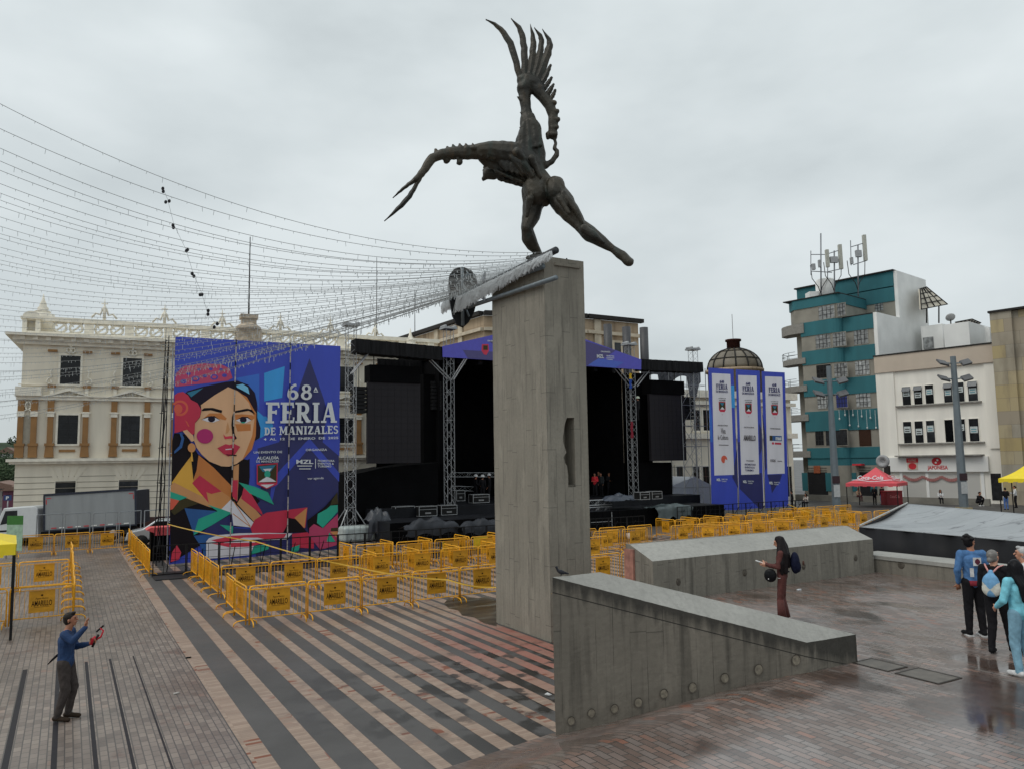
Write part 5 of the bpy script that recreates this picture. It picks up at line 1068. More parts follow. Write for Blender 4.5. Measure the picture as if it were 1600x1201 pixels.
art(oB, [(150, 656), (210, 638), (300, 680), (190, 715), (110, 770), (85, 740)], 'olive')
art(oB, [(370, 688), (565, 750), (400, 850), (260, 927), (300, 800), (450, 738)], 'teal')
art(oB, [(560, 760), (580, 870), (720, 880), (720, 915), (560, 930), (300, 920), (400, 850)], 'navy')
art(oB, [(552, 648), (735, 832), (710, 866), (572, 850), (560, 752), (478, 722)], 'white')
art(oB, [(600, 680), (640, 610), (790, 778), (740, 830)], 'tan'); art(oB, [(632, 640), (652, 555), (702, 590), (792, 740), (802, 772)], 'crim')
art(oB, [(570, 665), (576, 662), (708, 858), (702, 860)], 'brown'); art(oB, [(566, 760), (570, 755), (705, 858), (700, 862)], 'brown')
art(oB, [(612, 513), (740, 548), (842, 592), (888, 688), (700, 600)], 'teal')
art(oB, [(740, 805), (830, 750), (1000, 728), (1150, 709), (1135, 865), (1030, 900), (980, 905), (720, 912), (705, 870)], 'crim')
art(oB, [(1000, 790), (1060, 800), (1130, 880), (1150, 905), (960, 905), (985, 860)], 'black'); art(oB, [(1048, 790), (1147, 712), (1127, 872)], 'brown')
art(oB, [(1150, 810), (1215, 760), (1290, 700), (1385, 590), (1390, 700), (1260, 870), (1180, 850), (1160, 920)], 'black')
art(oB, [(1382, 590), (1390, 680), (1330, 692), (1342, 650)], 'olive')
art(oB, [(1030, 915), (1150, 903), (1200, 960), (1200, 1030), (1030, 1020)], 'crim')
art(oB, [(1165, 870), (1200, 838), (1270, 872), (1388, 760), (1386, 1000), (1250, 1040), (1160, 930)], 'pink')
art(oB, [(1230, 760), (1300, 722), (1330, 695), (1386, 690), (1386, 742), (1332, 802), (1270, 868), (1224, 830)], 'teal'); art(oB, [(1335, 870), (1386, 866), (1386, 895), (1330, 895)], 'olive'); art(oB, [(1325, 900), (1386, 895), (1386, 950)], 'brown'); art(oB, [(1320, 905), (1370, 980), (1300, 975)], 'teal')
art(oB, [(360, 975), (380, 950), (450, 925), (620, 910), (850, 908), (1032, 912), (985, 958), (745, 968), (705, 1080), (358, 1112)], 'white')
art(oB, [(398, 965), (560, 930), (820, 915), (985, 915), (968, 945), (830, 960), (760, 945), (650, 945), (560, 970), (480, 990)], 'red'); art(oB, [(400, 990), (560, 985), (825, 982), (700, 1015), (540, 1020)], 'red')
art(oB, [(464, 843), (570, 856), (566, 916)], 'teal'); art(oB, [(735, 1010), (850, 995), (845, 1035), (705, 1080)], 'teal'); art(oB, [(130, 1003), (165, 1060), (148, 1115), (82, 1135), (92, 1060)], 'red'); art(oB, [(1030, 1020), (1090, 1000), (1080, 1050), (1020, 1060)], 'teal')
# face
art(oA, [(720, 335), (830, 380), (930, 450), (1000, 560), (1050, 640), (1045, 820), (1030, 960), (960, 1100), (900, 1170), (820, 1230), (730, 1262), (640, 1258), (500, 1201), (410, 1120), (350, 1040), (322, 960), (325, 850), (322, 770), (390, 690), (408, 610), (400, 545), (560, 430)], 'skin')
art(oA, [(830, 385), (940, 450), (1010, 575), (1050, 645), (1045, 900), (1000, 1060), (885, 1190), (945, 1050), (1002, 900), (1030, 700), (965, 520), (885, 430)], 'orange')
art(oA, [(800, 765), (985, 765), (985, 842), (830, 852)], 'orange'); art(oA, [(800, 655), (880, 650), (1000, 660), (1040, 690), (1000, 720), (940, 690), (880, 690), (805, 720)], 'orange')
art(oA, [(440, 690), (500, 640), (640, 640), (705, 700), (690, 722), (600, 700), (540, 670), (470, 690)], 'orange'); art(oA, [(690, 880), (700, 800), (716, 738), (738, 830), (720, 870)], 'tan')
art(oA, [(410, 602), (440, 578), (540, 576), (652, 606), (642, 637), (520, 604), (415, 614)], 'black'); art(oA, [(802, 612), (940, 584), (1000, 598), (1040, 655), (960, 610), (800, 637)], 'black')
art(oA, [(395, 718), (480, 676), (560, 672), (632, 722), (560, 688), (480, 690)], 'black'); art(oA, [(412, 714), (480, 690), (560, 688), (622, 720), (545, 747), (470, 736)], 'white'); art(oA, oval(526, 707, 42, 36), 'hair'); 
art(oA, [(806, 726), (880, 680), (950, 682), (1000, 724), (945, 694), (880, 694)], 'black'); art(oA, [(812, 722), (880, 694), (945, 694), (990, 724), (920, 757), (855, 744)], 'white'); art(oA, oval(897, 716, 40, 34), 'hair'); art(oA, [(865, 742), (925, 742), (905, 758), (880, 756)], 'teal')
art(oA, [(780, 640), (790, 700), (782, 800), (800, 900), (784, 1000), (783, 1250), (770, 1250), (772, 900), (758, 780), (765, 680)], 'black')
art(oA, [(662, 882), (690, 912), (740, 905), (790, 906), (802, 936), (740, 934), (680, 942)], 'red'); art(oA, [(790, 878), (822, 930), (800, 948)], 'black')
art(oA, [(592, 1046), (690, 998), (735, 1010), (790, 995), (862, 1030), (800, 1120), (720, 1142), (660, 1110)], 'crim'); art(oA, [(688, 1058), (762, 1050), (762, 1061), (690, 1068)], 'white'); art(oA, [(690, 1118), (820, 1126), (815, 1140), (705, 1130)], 'black')
art(oA, oval(448, 907, 97, 86, 26), 'mag')
art(oA, [(185, 845), (240, 828), (312, 900), (322, 960), (292, 972)], 'skin'); art(oA, [(172, 862), (205, 930), (180, 1040), (90, 1112), (88, 1082), (150, 1020), (172, 940), (150, 870)], 'dblue')
art(oA, [(92, 432), (130, 402), (190, 390), (250, 430), (282, 482), (360, 522), (405, 600), (390, 680), (332, 752), (326, 880), (300, 892), (238, 832), (92, 872)], 'crim')
ring(oA, 155, 580, 98, 92, 26, 'rust', 18, -150, 120); art(oA, oval(135, 590, 50, 58, 14), 'rust'); art(oA, [(215, 720), (240, 740), (270, 800), (250, 790)], 'rust')
art(oA, oval(292, 1043, 46, 54, 18), 'brown'); art(oA, [(286, 1098), (298, 1098), (310, 1201), (282, 1201)], 'yellow')
art(oA, [(815, 315), (890, 300), (950, 340), (970, 420), (890, 375), (820, 340)], 'pale')
# crest
art(oB, [(752, 375), (916, 362), (912, 530), (830, 566), (752, 528)], 'crim'); art(oB, [(760, 384), (908, 372), (905, 515), (760, 515)], 'olive'); art(oB, [(770, 390), (900, 378), (860, 430), (800, 432)], 'dteal'); art(oB, [(800, 410), (870, 405), (840, 445)], 'white'); art(oB, oval(835, 450, 24, 30, 10), 'teal'); art(oB, [(765, 512), (905, 508), (860, 480), (830, 470), (800, 488)], 'white'); art(oB, [(780, 532), (890, 528), (830, 558)], 'white')
sheet.build('printed_sheet', AML, bn, fix=False)
print('art layers', nl[0])
M_ink = mat('white_ink', (.60, .63, .66), .5, var=0)
def ptxt(mb, s, u0, v0, u1, v1, vb, fr=Fb, ox=None, y=-.17, bold=.02, slab=False):
    """text whose baseline runs (u0,v1)->(u1,vb) and whose top starts at (u0,v0)"""
    ox = X0b if ox is None else ox; a = fr.uv(u0, v1); b = fr.uv(u1, vb); c = fr.uv(u0, v0)
    O = (a[0]-ox, y, a[1]); X = (b[0]-a[0], 0, b[1]-a[1]); Y = (0, 0, c[1]-a[1])
    if slab: put_slab(mb, s, O, X, Y, (0, -1, 0))
    else: put_text(mb, s, O, X, Y, bold)
m = MB()
ptxt(m, '68', 446, 601, 487, 624, 624, slab=True); ptxt(m, 'A', 488.5, 605, 495, 611, 611, bold=.04); ptxt(m, '_', 488.5, 611.5, 495.5, 612.8, 612.8)
ptxt(m, 'FERIA', 413.5, 628.5, 525, 661, 660, slab=True); ptxt(m, 'DE', 411.5, 667.5, 429, 679.5, 679.3, slab=True); ptxt(m, 'MANIZALES', 434.5, 666, 527, 679, 677, slab=True)
ptxt(m, '4  AL  12  DE  ENERO  DE  2025', 410.5, 684, 527, 687.8, 685.2, bold=.02)
ptxt(m, 'UN EVENTO DE', 395, 704.5, 439.5, 708, 707, bold=.015); ptxt(m, 'ALCALDÍA', 400, 711.5, 434.5, 717.3, 716.7, bold=.025); ptxt(m, 'DE MANIZALES', 399, 718.6, 434, 722, 721.4, bold=.01)
ptxt(m, 'ORGANIZA', 476, 700.5, 509.5, 704, 703.6, bold=.015); ptxt(m, 'MZL', 461.5, 717.5, 488, 724, 724, bold=.03); ptxt(m, 'PROMOTORA', 495, 717.5, 521, 720.7, 720.9); ptxt(m, 'EVENTOS &', 495, 722, 520, 725, 725.2); ptxt(m, 'TURISMO', 495, 726.2, 516, 729.4, 729.4)
ptxt(m, 'ver agenda', 479, 745, 504, 749.5, 748.5, bold=.01)
for u0, v0, u1 in ((463, 726.5, 486), (466, 731, 484)): ptxt(m, '____', u0, v0, u1, v0+1.4, v0+1.4)
xs, zs = Fb.uv(491.5, 716); m.box(xs-X0b-.015, xs-X0b+.015, -.172, -.168, zs-.45, zs)
m.build('lettering', M_ink, bn, fix=False)
# seams of the three vinyl panels, scaffold behind
M_steel = mat('scaffold_steel', (.30, .31, .32), .45, metal=.5, var=.15); M_blk = mat('black_steel', (.015, .015, .016), .5)
for (ut, vt, ub, vb) in ((368, 532, 357.5, 873), (452.5, 536, 447, 865)):
    a, b = Fb.uv(ut, vt), Fb.uv(ub, vb); m = MB(); n = 30
    for k in range(n):
        t0, t1 = k/n, (k+.93)/n; x0 = a[0]+(b[0]-a[0])*t0-X0b; x1 = a[0]+(b[0]-a[0])*t1-X0b; m.m = k % 3 == 0 and 1 or 0
        m.tube((x0, -.2, a[1]+(b[1]-a[1])*t0), (x1, -.2, a[1]+(b[1]-a[1])*t1), .028, 5)
    m.build('seam_pole', [mat('seam_pale', (.36, .33, .31), .6, var=.3), M_blk], bn)
zt_ = Fb.uv(274, 526)[1]; wB = Fb.uv(532, 700)[0]-X0b
for k in range(5):
    x = .1+(wB-.2)*k/4; m = MB()
    for yy in (.3, 1.5): m.tube((x, yy, 0), (x, yy, zt_-.3), .03, 5)
    for j in range(int(zt_/1.5)): m.tube((x, .3, j*1.5+.3), (x, 1.5, j*1.5+.3), .022, 4)
    m.build('scaffold_upright', M_steel, bn)
# scaffold tower to the left of the banner
sc = empty('scaffold_tower', Fb.w(X0b, .3, 0), Fb.t, 'thin dark scaffold tower standing left of the painted woman banner', 'scaffold')
xs0 = Fb.uv(250, 700, .3)[0]-X0b; 
for ii, (x, y) in enumerate(((xs0, .2), (-.18, .2), (xs0, 1.5), (-.18, 1.5))): m = MB(); m.tube((x, y, 0), (x+.25*(ii % 2 == 0), y, zt_+.1), .022, 5); m.build('upright', M_blk, sc)
m = MB()
for j in range(7):
    z = .4+j*1.55
    for y in (.2, 1.5): m.tube((xs0+.02*j, y, z), (-.18, y, z), .02, 4)
    m.tube((xs0+.02*j, .2, z), (-.18, 1.5, z+.8), .016, 4)
    if j < 6: m.tube((xs0+.03*j if j % 2 else -.18, .2, z), (-.18 if j % 2 else xs0+.03*j, .2, z+1.55), .016, 4)
m.build('cross_bracing', M_blk, sc)

# ================================================================== STAGE
q_ = ab(13.7, 42.1); Fs = Frame(q_.x, q_.y, 30); RS = Fs.t
def us(u, v, y=0.0): return Fs.uv(u, v, y)
sB, sC, sD = us(702, 700)[0], us(988, 700)[0], us(1090, 700)[0]; print('stage', round(sB, 1), round(sC, 1), round(sD, 1))
M_cloth = mat('black_stage_cloth', (.0035, .0035, .004), .95, spec=.08, var=.3, vscale=1.2, bump=.3, bscale=3); M_deck = mat('stage_deck', (.012, .013, .016), .45, var=.4, vscale=1)
M_alu = mat('aluminium_truss', (.33, .34, .35), .5, metal=.4, var=.1)
stg = empty('concert_stage', Fs.w(0, 0, 0), RS, 'large black covered concert stage behind the pylon', 'stage')
m = MB(); m.box(1.1, sD-.8, -.9, 12, 0, 1.65); m.build('deck', M_deck, stg); m = MB(); m.box(.9, sD-1.6, -3.9, -.902, 0, 1.12); m.build('apron', M_deck, stg)
m = MB()
for k in range(40): x = .9+(sD-2.5)*k/40; m.prism([(x, 0), (x+(sD-2.5)/40, 0), (x+(sD-2.5)/40, 1.10), (x, 1.10)], -3.95-.04*(k % 2), -3.903)
m.build('skirt', M_cloth, stg)
zf = us(850, 567)[1]
def cloth(pts, y, nm='backcloth', fold=.12, parent=None, mt=None):   # pleated hanging cloth from polygon outline (top list, bottom list)
    m = MB(); n = 36; top, bot = pts
    def at(L_, t):
        k = t*(len(L_)-1); i = min(int(k), len(L_)-2); f = k-i; return (L_[i][0]+(L_[i+1][0]-L_[i][0])*f, L_[i][1]+(L_[i+1][1]-L_[i][1])*f)
    vs = []
    for i in range(n+1):
        a, b = at(top, i/n), at(bot, i/n); yy = y+fold*math.sin(i*1.9)*.5; vs += [(a[0], yy, a[1]), (b[0], yy*1.0+fold*.6*math.sin(i*2.3), b[1])]
    m.smooth = True; m.add(vs, [(2*i, 2*i+1, 2*i+3, 2*i+2) for i in range(n)]); o = m.build(nm, mt or M_cloth, parent or stg, fix=False); sd_ = o.modifiers.new('s', 'SOLIDIFY'); sd_.thickness = .03; return o
ft = us(692, 548)[1]
cloth(([(sB-.3, zf+.6), (us(838, 600, 9)[0], zf+2)], [(sB-.3, 1.6), (us(838, 700, 9)[0], 1.6)]), 9.0)
cloth(([us(914, 572, 8), (sC-.2, zf+.6)], [us(938, 712, 8), (sC-.2, 3.4)]), 8.0); cloth(([(us(936, 700, 7.6)[0], us(936, 700, 7.6)[1]), (sC-.2, 4)], [(us(937, 745, 7.6)[0], 3.2), (sC-.2, 1.6)]), 7.6)
cloth(([us(948, 730, 7.2), (sC-.2, 4)], [(us(952, 770, 7.2)[0], 1.66), (sC-.2, 1.66)]), 7.2)
for x0_, x1_ in ((sB-.25, sB-.2), (sC-.1, sC-.05)): m = MB(); m.box(x0_, x1_, .9, 9, 1.66, zf+.8); m.build('wing_cloth', M_cloth, stg)
m = MB(); mid = (sB+sC)/2; pk = us(848, 507)[1]; zl_, zr_ = us(692, 542)[1], us(1002, 563)[1]
m.prism([(sB-.4, zl_-.3), (mid, pk-.3), (sC+.4, zr_-.3), (sC+.4, zr_-.5), (sB-.4, zl_-.5)], .3, 10); m.build('roof_cover', M_cloth, stg)
m = MB(); m.box(sB-.2, sC, .5, 1.1, zf+.12, zf+.4)
for k in range(9): x = sB+1+(sC-sB-2)*k/8; m.box(x-.15, x+.15, .6, .95, zf-.25, zf+.1)
m.build('lighting_bar', M_blk, stg)
for k in range(5):
    x = sB+1.2+k*2.9; m = MB(); m.lathe((x, .3, zf-.35), [(.02, 0), (.13, 0), (.10, .25), (.02, .3)], 8); m.m = 1; m.lathe((x, .3, zf-.36), [(.01, 0), (.09, 0), (.09, .008), (.01, .009)], 8); m.build('spotlight', [M_blk, mat('lamp_lens', (.35, .34, .32), .2)], stg)
# fascia
m = MB(); P = [us(692, 541, -.55), us(848, 506, -.55), us(1002, 562, -.55), us(1002, 577.5, -.55), us(692, 558, -.55)]
m.prism(P, -.55, -.45); 
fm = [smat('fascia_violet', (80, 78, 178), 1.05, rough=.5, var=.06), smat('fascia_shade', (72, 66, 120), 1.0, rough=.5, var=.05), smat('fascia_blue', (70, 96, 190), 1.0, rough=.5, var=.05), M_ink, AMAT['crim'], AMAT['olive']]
def fpoly(pts, mi, lift): m.m = mi; m.add([(x, -.55-lift, z) for x, z in [us(u, v, -.55) for u, v in pts]], [tuple(range(len(pts)))])
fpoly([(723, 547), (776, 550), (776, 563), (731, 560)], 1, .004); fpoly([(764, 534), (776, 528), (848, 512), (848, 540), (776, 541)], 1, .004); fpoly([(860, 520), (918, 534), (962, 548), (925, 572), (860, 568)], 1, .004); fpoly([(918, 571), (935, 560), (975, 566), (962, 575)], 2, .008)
fpoly([(753, 538), (763, 538), (764, 548), (760, 555), (756, 554), (752, 548)], 4, .008); fpoly([(755, 540), (762, 540), (762, 547), (755, 547)], 5, .012)
m.m = 3
def ftx(s, u0, v0, u1, v1): ptxt(m, s, u0, v0, u1, v1, v1+(u1-u0)*.045, Fs, 0, -.565, .03)
ftx('UN EVENTO DE', 755, 533.5, 775, 535.8); ftx('ALCALDÍA', 766, 542, 800, 547); ftx('DE MANIZALES', 766, 548.5, 800, 552); ftx('ORGANIZA', 931, 550, 946, 552.2); ftx('MZL', 925, 555.5, 936, 561); ftx('PROMOTORA', 940, 556.8, 952, 558.8); ftx('EVENTOS &', 940, 559.7, 952, 561.4); ftx('TURISMO', 940, 562.2, 950, 564)
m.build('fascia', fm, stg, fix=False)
# cloth covered side beams
for (u0, v0, v1, u1, v2, v3) in ((556, 529, 549.5, 692, 542, 562), (1002, 561, 577, 1098, 566, 581)):
    a, b, c_, d_2 = us(u0, v0, -.45), us(u0, v1, -.45), us(u1, v2, -.45), us(u1, v3, -.45); m = MB(); n = 22; vs = []
    for i in range(n+1):
        t = i/n; x = a[0]+(c_[0]-a[0])*t; y = -.45-.05*math.sin(i*2.7); zt5 = a[1]+(c_[1]-a[1])*t; zb5 = b[1]+(d_2[1]-b[1])*t-.06*abs(math.sin(i*1.7)); vs += [(x, y, zt5), (x, y-.04, zb5), (x, .45, zb5), (x, .45, zt5)]
    m.smooth = False; m.add(vs, [(i*4+k, i*4+(k+1) % 4, i*4+4+(k+1) % 4, i*4+4+k) for i in range(n) for k in range(4)]+[(0, 1, 2, 3), (n*4, n*4+1, n*4+2, n*4+3)]); m.build('covered_beam', mat('grimy_black_cloth', (.010, .010, .011), .8, spec=.25, var=.6, vscale=2.5, streak=3), stg)
# truss towers
def truss(m, p, q, w=.24, r=.019, step=.42, rd=.010):
    p = Vector(p); q = Vector(q); d = (q-p); L_ = d.length; d.normalize(); a = (Vector((1, 0, 0)) if abs(d.x) < .8 else Vector((0, 0, 1))); a = (a-d*a.dot(d)).normalized(); b = d.cross(a); C4 = [a*w+b*w, a*w-b*w, -a*w-b*w, -a*w+b*w]
    for c_ in C4: m.tube(p+c_, q+c_, r, 5)
    n = max(1, int(L_/step))
    for i in range(n):
        s0, s1 = p+d*(L_*i/n), p+d*(L_*(i+1)/n)
        for k in range(4): m.tube(s0+C4[k], s1+C4[(k+1) % 4], rd, 3) if i % 2 else m.tube(s0+C4[(k+1) % 4], s1+C4[k], rd, 3)
        if i % 4 == 0:
            for k in range(4): m.tube(s0+C4[k], s0+C4[(k+1) % 4], rd, 3)
def tower(s, zb, ztop, lab, feet=False, y=0):
    r = empty('truss_tower', Fs.w(s, y, 0), RS, lab, 'truss tower', 'aluminium truss towers of the stage'); m = MB(); truss(m, (0, 0, zb), (0, 0, ztop-.25)); m.build('lattice', M_alu, r)
    m = MB(); m.box(-.42, .42, -.38, .38, ztop-.25, ztop-.13); m.tube((-.32, -.3, ztop-.1), (-.32, .3, ztop-.1), .1, 8); m.tube((.32, -.3, ztop-.1), (.32, .3, ztop-.1), .1, 8); m.build('head_block', M_alu, r)
    if feet:
        for dx, dy in ((-1.1, -.9), (1.1, -.9), (1.1, .9), (-1.1, .9)): m = MB(); m.tube((dx, dy, .1), (dx*.2, dy*.2, 1.7), .03, 5); m.tube((dx, dy, .1), (dx*.2, dy*.2, .15), .03, 5); m.build('outrigger', M_alu, r)
        m = MB(); m.box(-.9, .9, -1.7, -.6, .05, .85); o = m.build('ballast_tank', mat('translucent_tank', (.46, .52, .50), .4), r); bvm = o.modifiers.new('b', 'BEVEL'); bvm.width = .15; bvm.segments = 3
        m = MB(); 
        for k in range(7): x = -.95+k*.316; m.tube((x, -1.75, .05), (x, -1.75, .95), .012, 4)
        for z in (.1, .5, .95): m.tube((-.95, -1.75, z), (.95, -1.75, z), .012, 4)
        m.build('tank_cage', M_steel, r)
    return r
tower(.05, .1, us(545, 503)[1], 'tall aluminium truss tower with outriggers and a white ballast tank beside the painted banner', True)
tower(sB, 1.66, us(702, 509)[1], 'tall aluminium truss tower at the left end of the blue stage fascia')
tower(sC, 1.66, us(988, 535)[1], 'tall aluminium truss tower at the right end of the blue stage fascia')
tower(sD-.1, .05, us(1089, 543)[1], 'tall aluminium truss tower nearest the three sponsor banners')
for (u0, v0, u1, v1) in ((549, 584, 577, 549), (700, 592, 666, 557), (706, 594, 727, 561), (984, 602, 960, 573), (992, 604, 1013, 577)):
    for dy in (-.25, .12): m = MB(); a, b = us(u0, v0), us(u1, v1); m.tube((a[0], dy, a[1]), (b[0], dy, b[1]), .04, 5); m.build('diagonal_brace', M_alu, stg)
cloth(([us(590, 560, 3.2), us(694, 566, 3.2)], [(us(588, 740, 3.2)[0], 1.6), (us(694, 740, 3.2)[0], 1.6)]), 3.2, 'side_backcloth')
# LED walls
for (u0, v0, u1, v1, lab) in ((574.5, 598, 657, 723, 'tall dark grey screen hanging left of the stage opening'), (1016.5, 616, 1071, 719, 'tall dark grey screen hanging right of the stage opening')):
    x0, x1, z0, z1 = rc(Fs, u0, v0, u1, v1, .2); r = empty('stage_screen', Fs.w(0, 0, 0), RS, lab, 'screen'); m = MB(); m.box(x0, x1, .2, .45, z0, z1); m.build('panel_face', mat('screen_grey', (.024, .022, .025), .6, var=.08, vscale=.4), r)
    m = MB()
    nx = 8; nz = 12
    for i in range(1, nx): x = x0+(x1-x0)*i/nx; m.box(x-.006, x+.006, .192, .199, z0, z1)
    for i in range(1, nz): z = z0+(z1-z0)*i/nz; m.box(x0, x1, .19, .198, z-.006, z+.006)
    m.build('panel_seams', mat('screen_seam', (.016, .015, .017), .6), r)
    m = MB(); m.box(x0+.1, x1-.05, .1, 1.1, z1+.02, z1+1.0); m.build('hood', M_cloth, r)
    for x in (x0+.5, x1-.5): m = MB(); m.tube((x, .6, z1+1), (x, .6, ft-.4), .03, 5); m.build('hanger', M_blk, r)
# black boxes under/around the screens
m = MB(); x0 = us(553, 760)[0]; x1 = sB-.5; m.add([(x0, .5, 0), (x1, .5, 0), (x1, 5, 0), (x0, 5, 0), (x0, .5, us(556, 741, .5)[1]), (us(600, 728, .5)[0], .5, us(600, 730, .5)[1]), (x1, .5, us(690, 722, .5)[1]), (x1, 5, us(690, 718, .5)[1]), (x0, 5, us(556, 741, .5)[1])], [(0, 1, 6, 5, 4), (1, 2, 7, 6), (2, 3, 8, 7), (3, 0, 4, 8), (4, 5, 6, 7, 8)]); m.build('draped_wing', M_cloth, stg)
m = MB(); x0, x1, z0, z1 = rc(Fs, 662, 580, 695, 724, 1.5); m.box(x0, x1, 1.5, 2.5, z0, z1-.2); m.build('draped_wing', M_cloth, stg)
m = MB(); x0, x1, z0, z1 = rc(Fs, 987, 583, 1018, 740, 1.5); m.box(x0, x1, 1.5, 2.5, z0, z1); m.build('draped_wing', M_cloth, stg)
m = MB(); x0, x1, z0, z1 = rc(Fs, 1000, 722, 1050, 782, .8); m.box(x0, x1, .8, 4, 1.66, z1); m.build('draped_wing', M_cloth, stg)
def array(u0, v0, u1, v1, n, lab, y=.3, lean=0):
    x0, x1, z0, z1 = rc(Fs, u0, v0, u1, v1, y); r = empty('speaker_array', Fs.w(0, 0, 0), RS, lab, 'speaker array', 'hanging speaker arrays'); h = (z1-z0)/n
    for i in range(n):
        m = MB(); zz_ = z1-h*(i+1); s = lean*i; pts = [(x0+s, zz_+.02), (x1+s*.6, zz_+.02), (x1+s*.6, zz_+h-.02), (x0+s, zz_+h-.02)]; m.prism(pts, y-.02*(i % 2), y+.7); m.build('speaker', mat('speaker_black', (.012, .012, .013), .55, var=.3, vscale=4), r)
    m = MB(); m.tube(((x0+x1)/2, y+.3, z1), ((x0+x1)/2, y+.3, ft-.6), .02, 4); m.build('chain', M_blk, r)
array(553, 603, 573, 645, 7, 'hanging speaker array left of the left screen'); array(675, 595, 690, 640, 8, 'hanging speaker array between the left screen and the fascia tower', 1.2); array(1071, 620, 1087, 655, 6, 'curved hanging speaker array right of the right screen', .3, -.05)
# patterned screen cloth at the right bay
m = MB(); A_, B2 = us(1004, 577, 2), us(1094, 582, 2); n = 24; zb_ = us(1050, 606, 2)[1]
for i in range(n):
    x = A_[0]+(B2[0]-A_[0])*i/n; x2 = A_[0]+(B2[0]-A_[0])*(i+1)/n
    f = lambda t: zb_+ (A_[1]-zb_)*max(0, .75*math.sin(((t*2.05+.08) % 1)*math.pi)**.6) if ((t*2.05+.08) % 1) < .62 else zb_-.6
    m.add([(x, 2, A_[1]+.1), (x2, 2, A_[1]+.1), (x2, 2, f((i+1)/n)), (x, 2, f(i/n))], [(0, 1, 2, 3)])
o = m.build('patterned_cloth', mat('grey_patterned_cloth', (.085, .09, .10), .8, var=.7, vscale=5), stg, fix=False); sd_ = o.modifiers.new('s', 'SOLIDIFY'); sd_.thickness = .03
# inner trusses on the deck
for (u0, v0, u1, v1, y) in ((706, 741, 775, 741, 4), (706, 762, 738, 763, 3.4)):
    a, b = us(u0, v0, y), us(u1, v1, y); m = MB(); truss(m, (a[0], y, a[1]), (b[0], y, b[1]), .14, .02, .3, .012); r = tag(m.build('ground_truss', M_alu, None, Fs.w(0, 0, 0), RS), 'horizontal aluminium truss at the back of the stage, %s' % ('upper one' if v0 < 750 else 'lower one'), 'truss')
# flight cases
def case(u, v, w, h, d, zb, lab):
    # y from depth where z = zb
    p = pz(u, v, zb); x = (p-Fs.o) @ Fs.d; y = (p-Fs.o) @ Fs.n; r = empty('flight_case', Fs.w(x, y, zb), RS, lab, 'case', 'black flight cases on the stage')
    m = MB(); m.box(-w/2, w/2, 0, d, .06, h); m.build('case_body', mat('case_black', (.012, .012, .012), .5), r); m = MB(); t = .02
    for xx in (-w/2, w/2):
        for yy in (0, d): m.tube((xx, yy, .06), (xx, yy, h), t, 4)
        for z in (.06, h): m.tube((xx, 0, z), (xx, d, z), t, 4)
    for z in (.06, h*.72, h):
        for yy in (0, d): m.tube((-w/2, yy, z), (w/2, yy, z), t*(.7 if z == h*.72 else 1), 4)
    m.build('edging', mat('case_edging', (.36, .37, .38), .4, metal=.5), r)
    m = MB(); m.box(-w*.16, w*.16, -.012, -.004, h*.3, h*.45); m.build('latch_plate', mat('case_print', (.22, .22, .22), .6), r)
for i, (u, v, zb) in enumerate(((633, 808, 1.13), (669, 807, 1.13), (702, 805, 1.13), (1008, 781, 1.67), (1027, 780, 1.67), (720, 783, 1.67), (752, 786, 1.67))):
    case(u, v, (1.15, 1.1, 1.0, .75, .8, .6, 1.1)[i], (.62, .6, .6, .5, .52, .72, .55)[i], .6, zb, ('leftmost', 'second from the left', 'third from the left', 'left one of the right pair', 'right one of the right pair', 'tall one deeper on the stage', 'one below the helmeted workers')[i].join(('black flight case with pale edges on the stage, ', '')))
# crumpled tarps
def tarp(u, v, zb, w, d, h, lab, col, seed, hang=0.0):
    rnd = random.Random(seed); p = pz(u, v, zb); x = (p-Fs.o) @ Fs.d; y = (p-Fs.o) @ Fs.n; n = 22; vs = []; ph = [rnd.uniform(0, 6) for _ in range(8)]
    for j in range(n+1):
        for i in range(n+1):
            a, b = i/n-.5, j/n-.5; rr = max(0, 1-(a*a+b*b)*3.6); z = h*rr**.7*(.62+.2*math.sin(a*19+ph[0])+.18*math.sin(b*15+a*11+ph[1]))+.03*math.sin(a*41+b*23+ph[2])
            if hang and b < -.25: z = -hang*min(1, (-.25-b)*4.2)*(.8+.2*math.sin(a*14+ph[3])); bb = -.25-.02*math.sin(a*22+ph[4])
            else: bb = b
            vs.append((a*w*(1+.06*math.sin(b*17+ph[5])), bb*d, max(z, .015) if not hang else z+.02))
    m = MB(); m.smooth = True; m.add(vs, [(j*(n+1)+i, j*(n+1)+i+1, (j+1)*(n+1)+i+1, (j+1)*(n+1)+i) for j in range(n) for i in range(n)]); o = m.build('tarpaulin', mat('tarp_'+str(seed), col, .45, var=.3, vscale=2), None, Fs.w(x, y, zb), RS, fix=False); tag(o, lab, 'tarpaulin')
tarp(590, 812, 1.13, 1.3, 1.6, .75, 'dark slate tarpaulin draped over gear at the left end of the stage apron', (.045, .05, .06), 1, 1.0)
tarp(672, 824, .9, 2.9, 1.6, .6, 'wide dark crumpled tarpaulin in front of the flight cases', (.035, .038, .045), 2, .4); tarp(752, 822, .9, 2.4, 1.4, .45, 'small dark crumpled tarpaulin close to the left side of the pylon', (.035, .038, .045), 3, .4)
tarp(968, 781, 1.67, 2.4, 1.6, .5, 'dark blue crumpled tarpaulin on the stage right of the pylon', (.045, .055, .075), 4); tarp(1047, 792, 1.13, 2.9, 1.9, .25, 'grey green tarpaulin hanging over the right stage edge', (.085, .11, .115), 5, .9)
tarp(1103, 785, .1, 2.0, 1.4, 1.6, 'black bundled cloth at the foot of the first sponsor banner', (.012, .012, .013), 6)
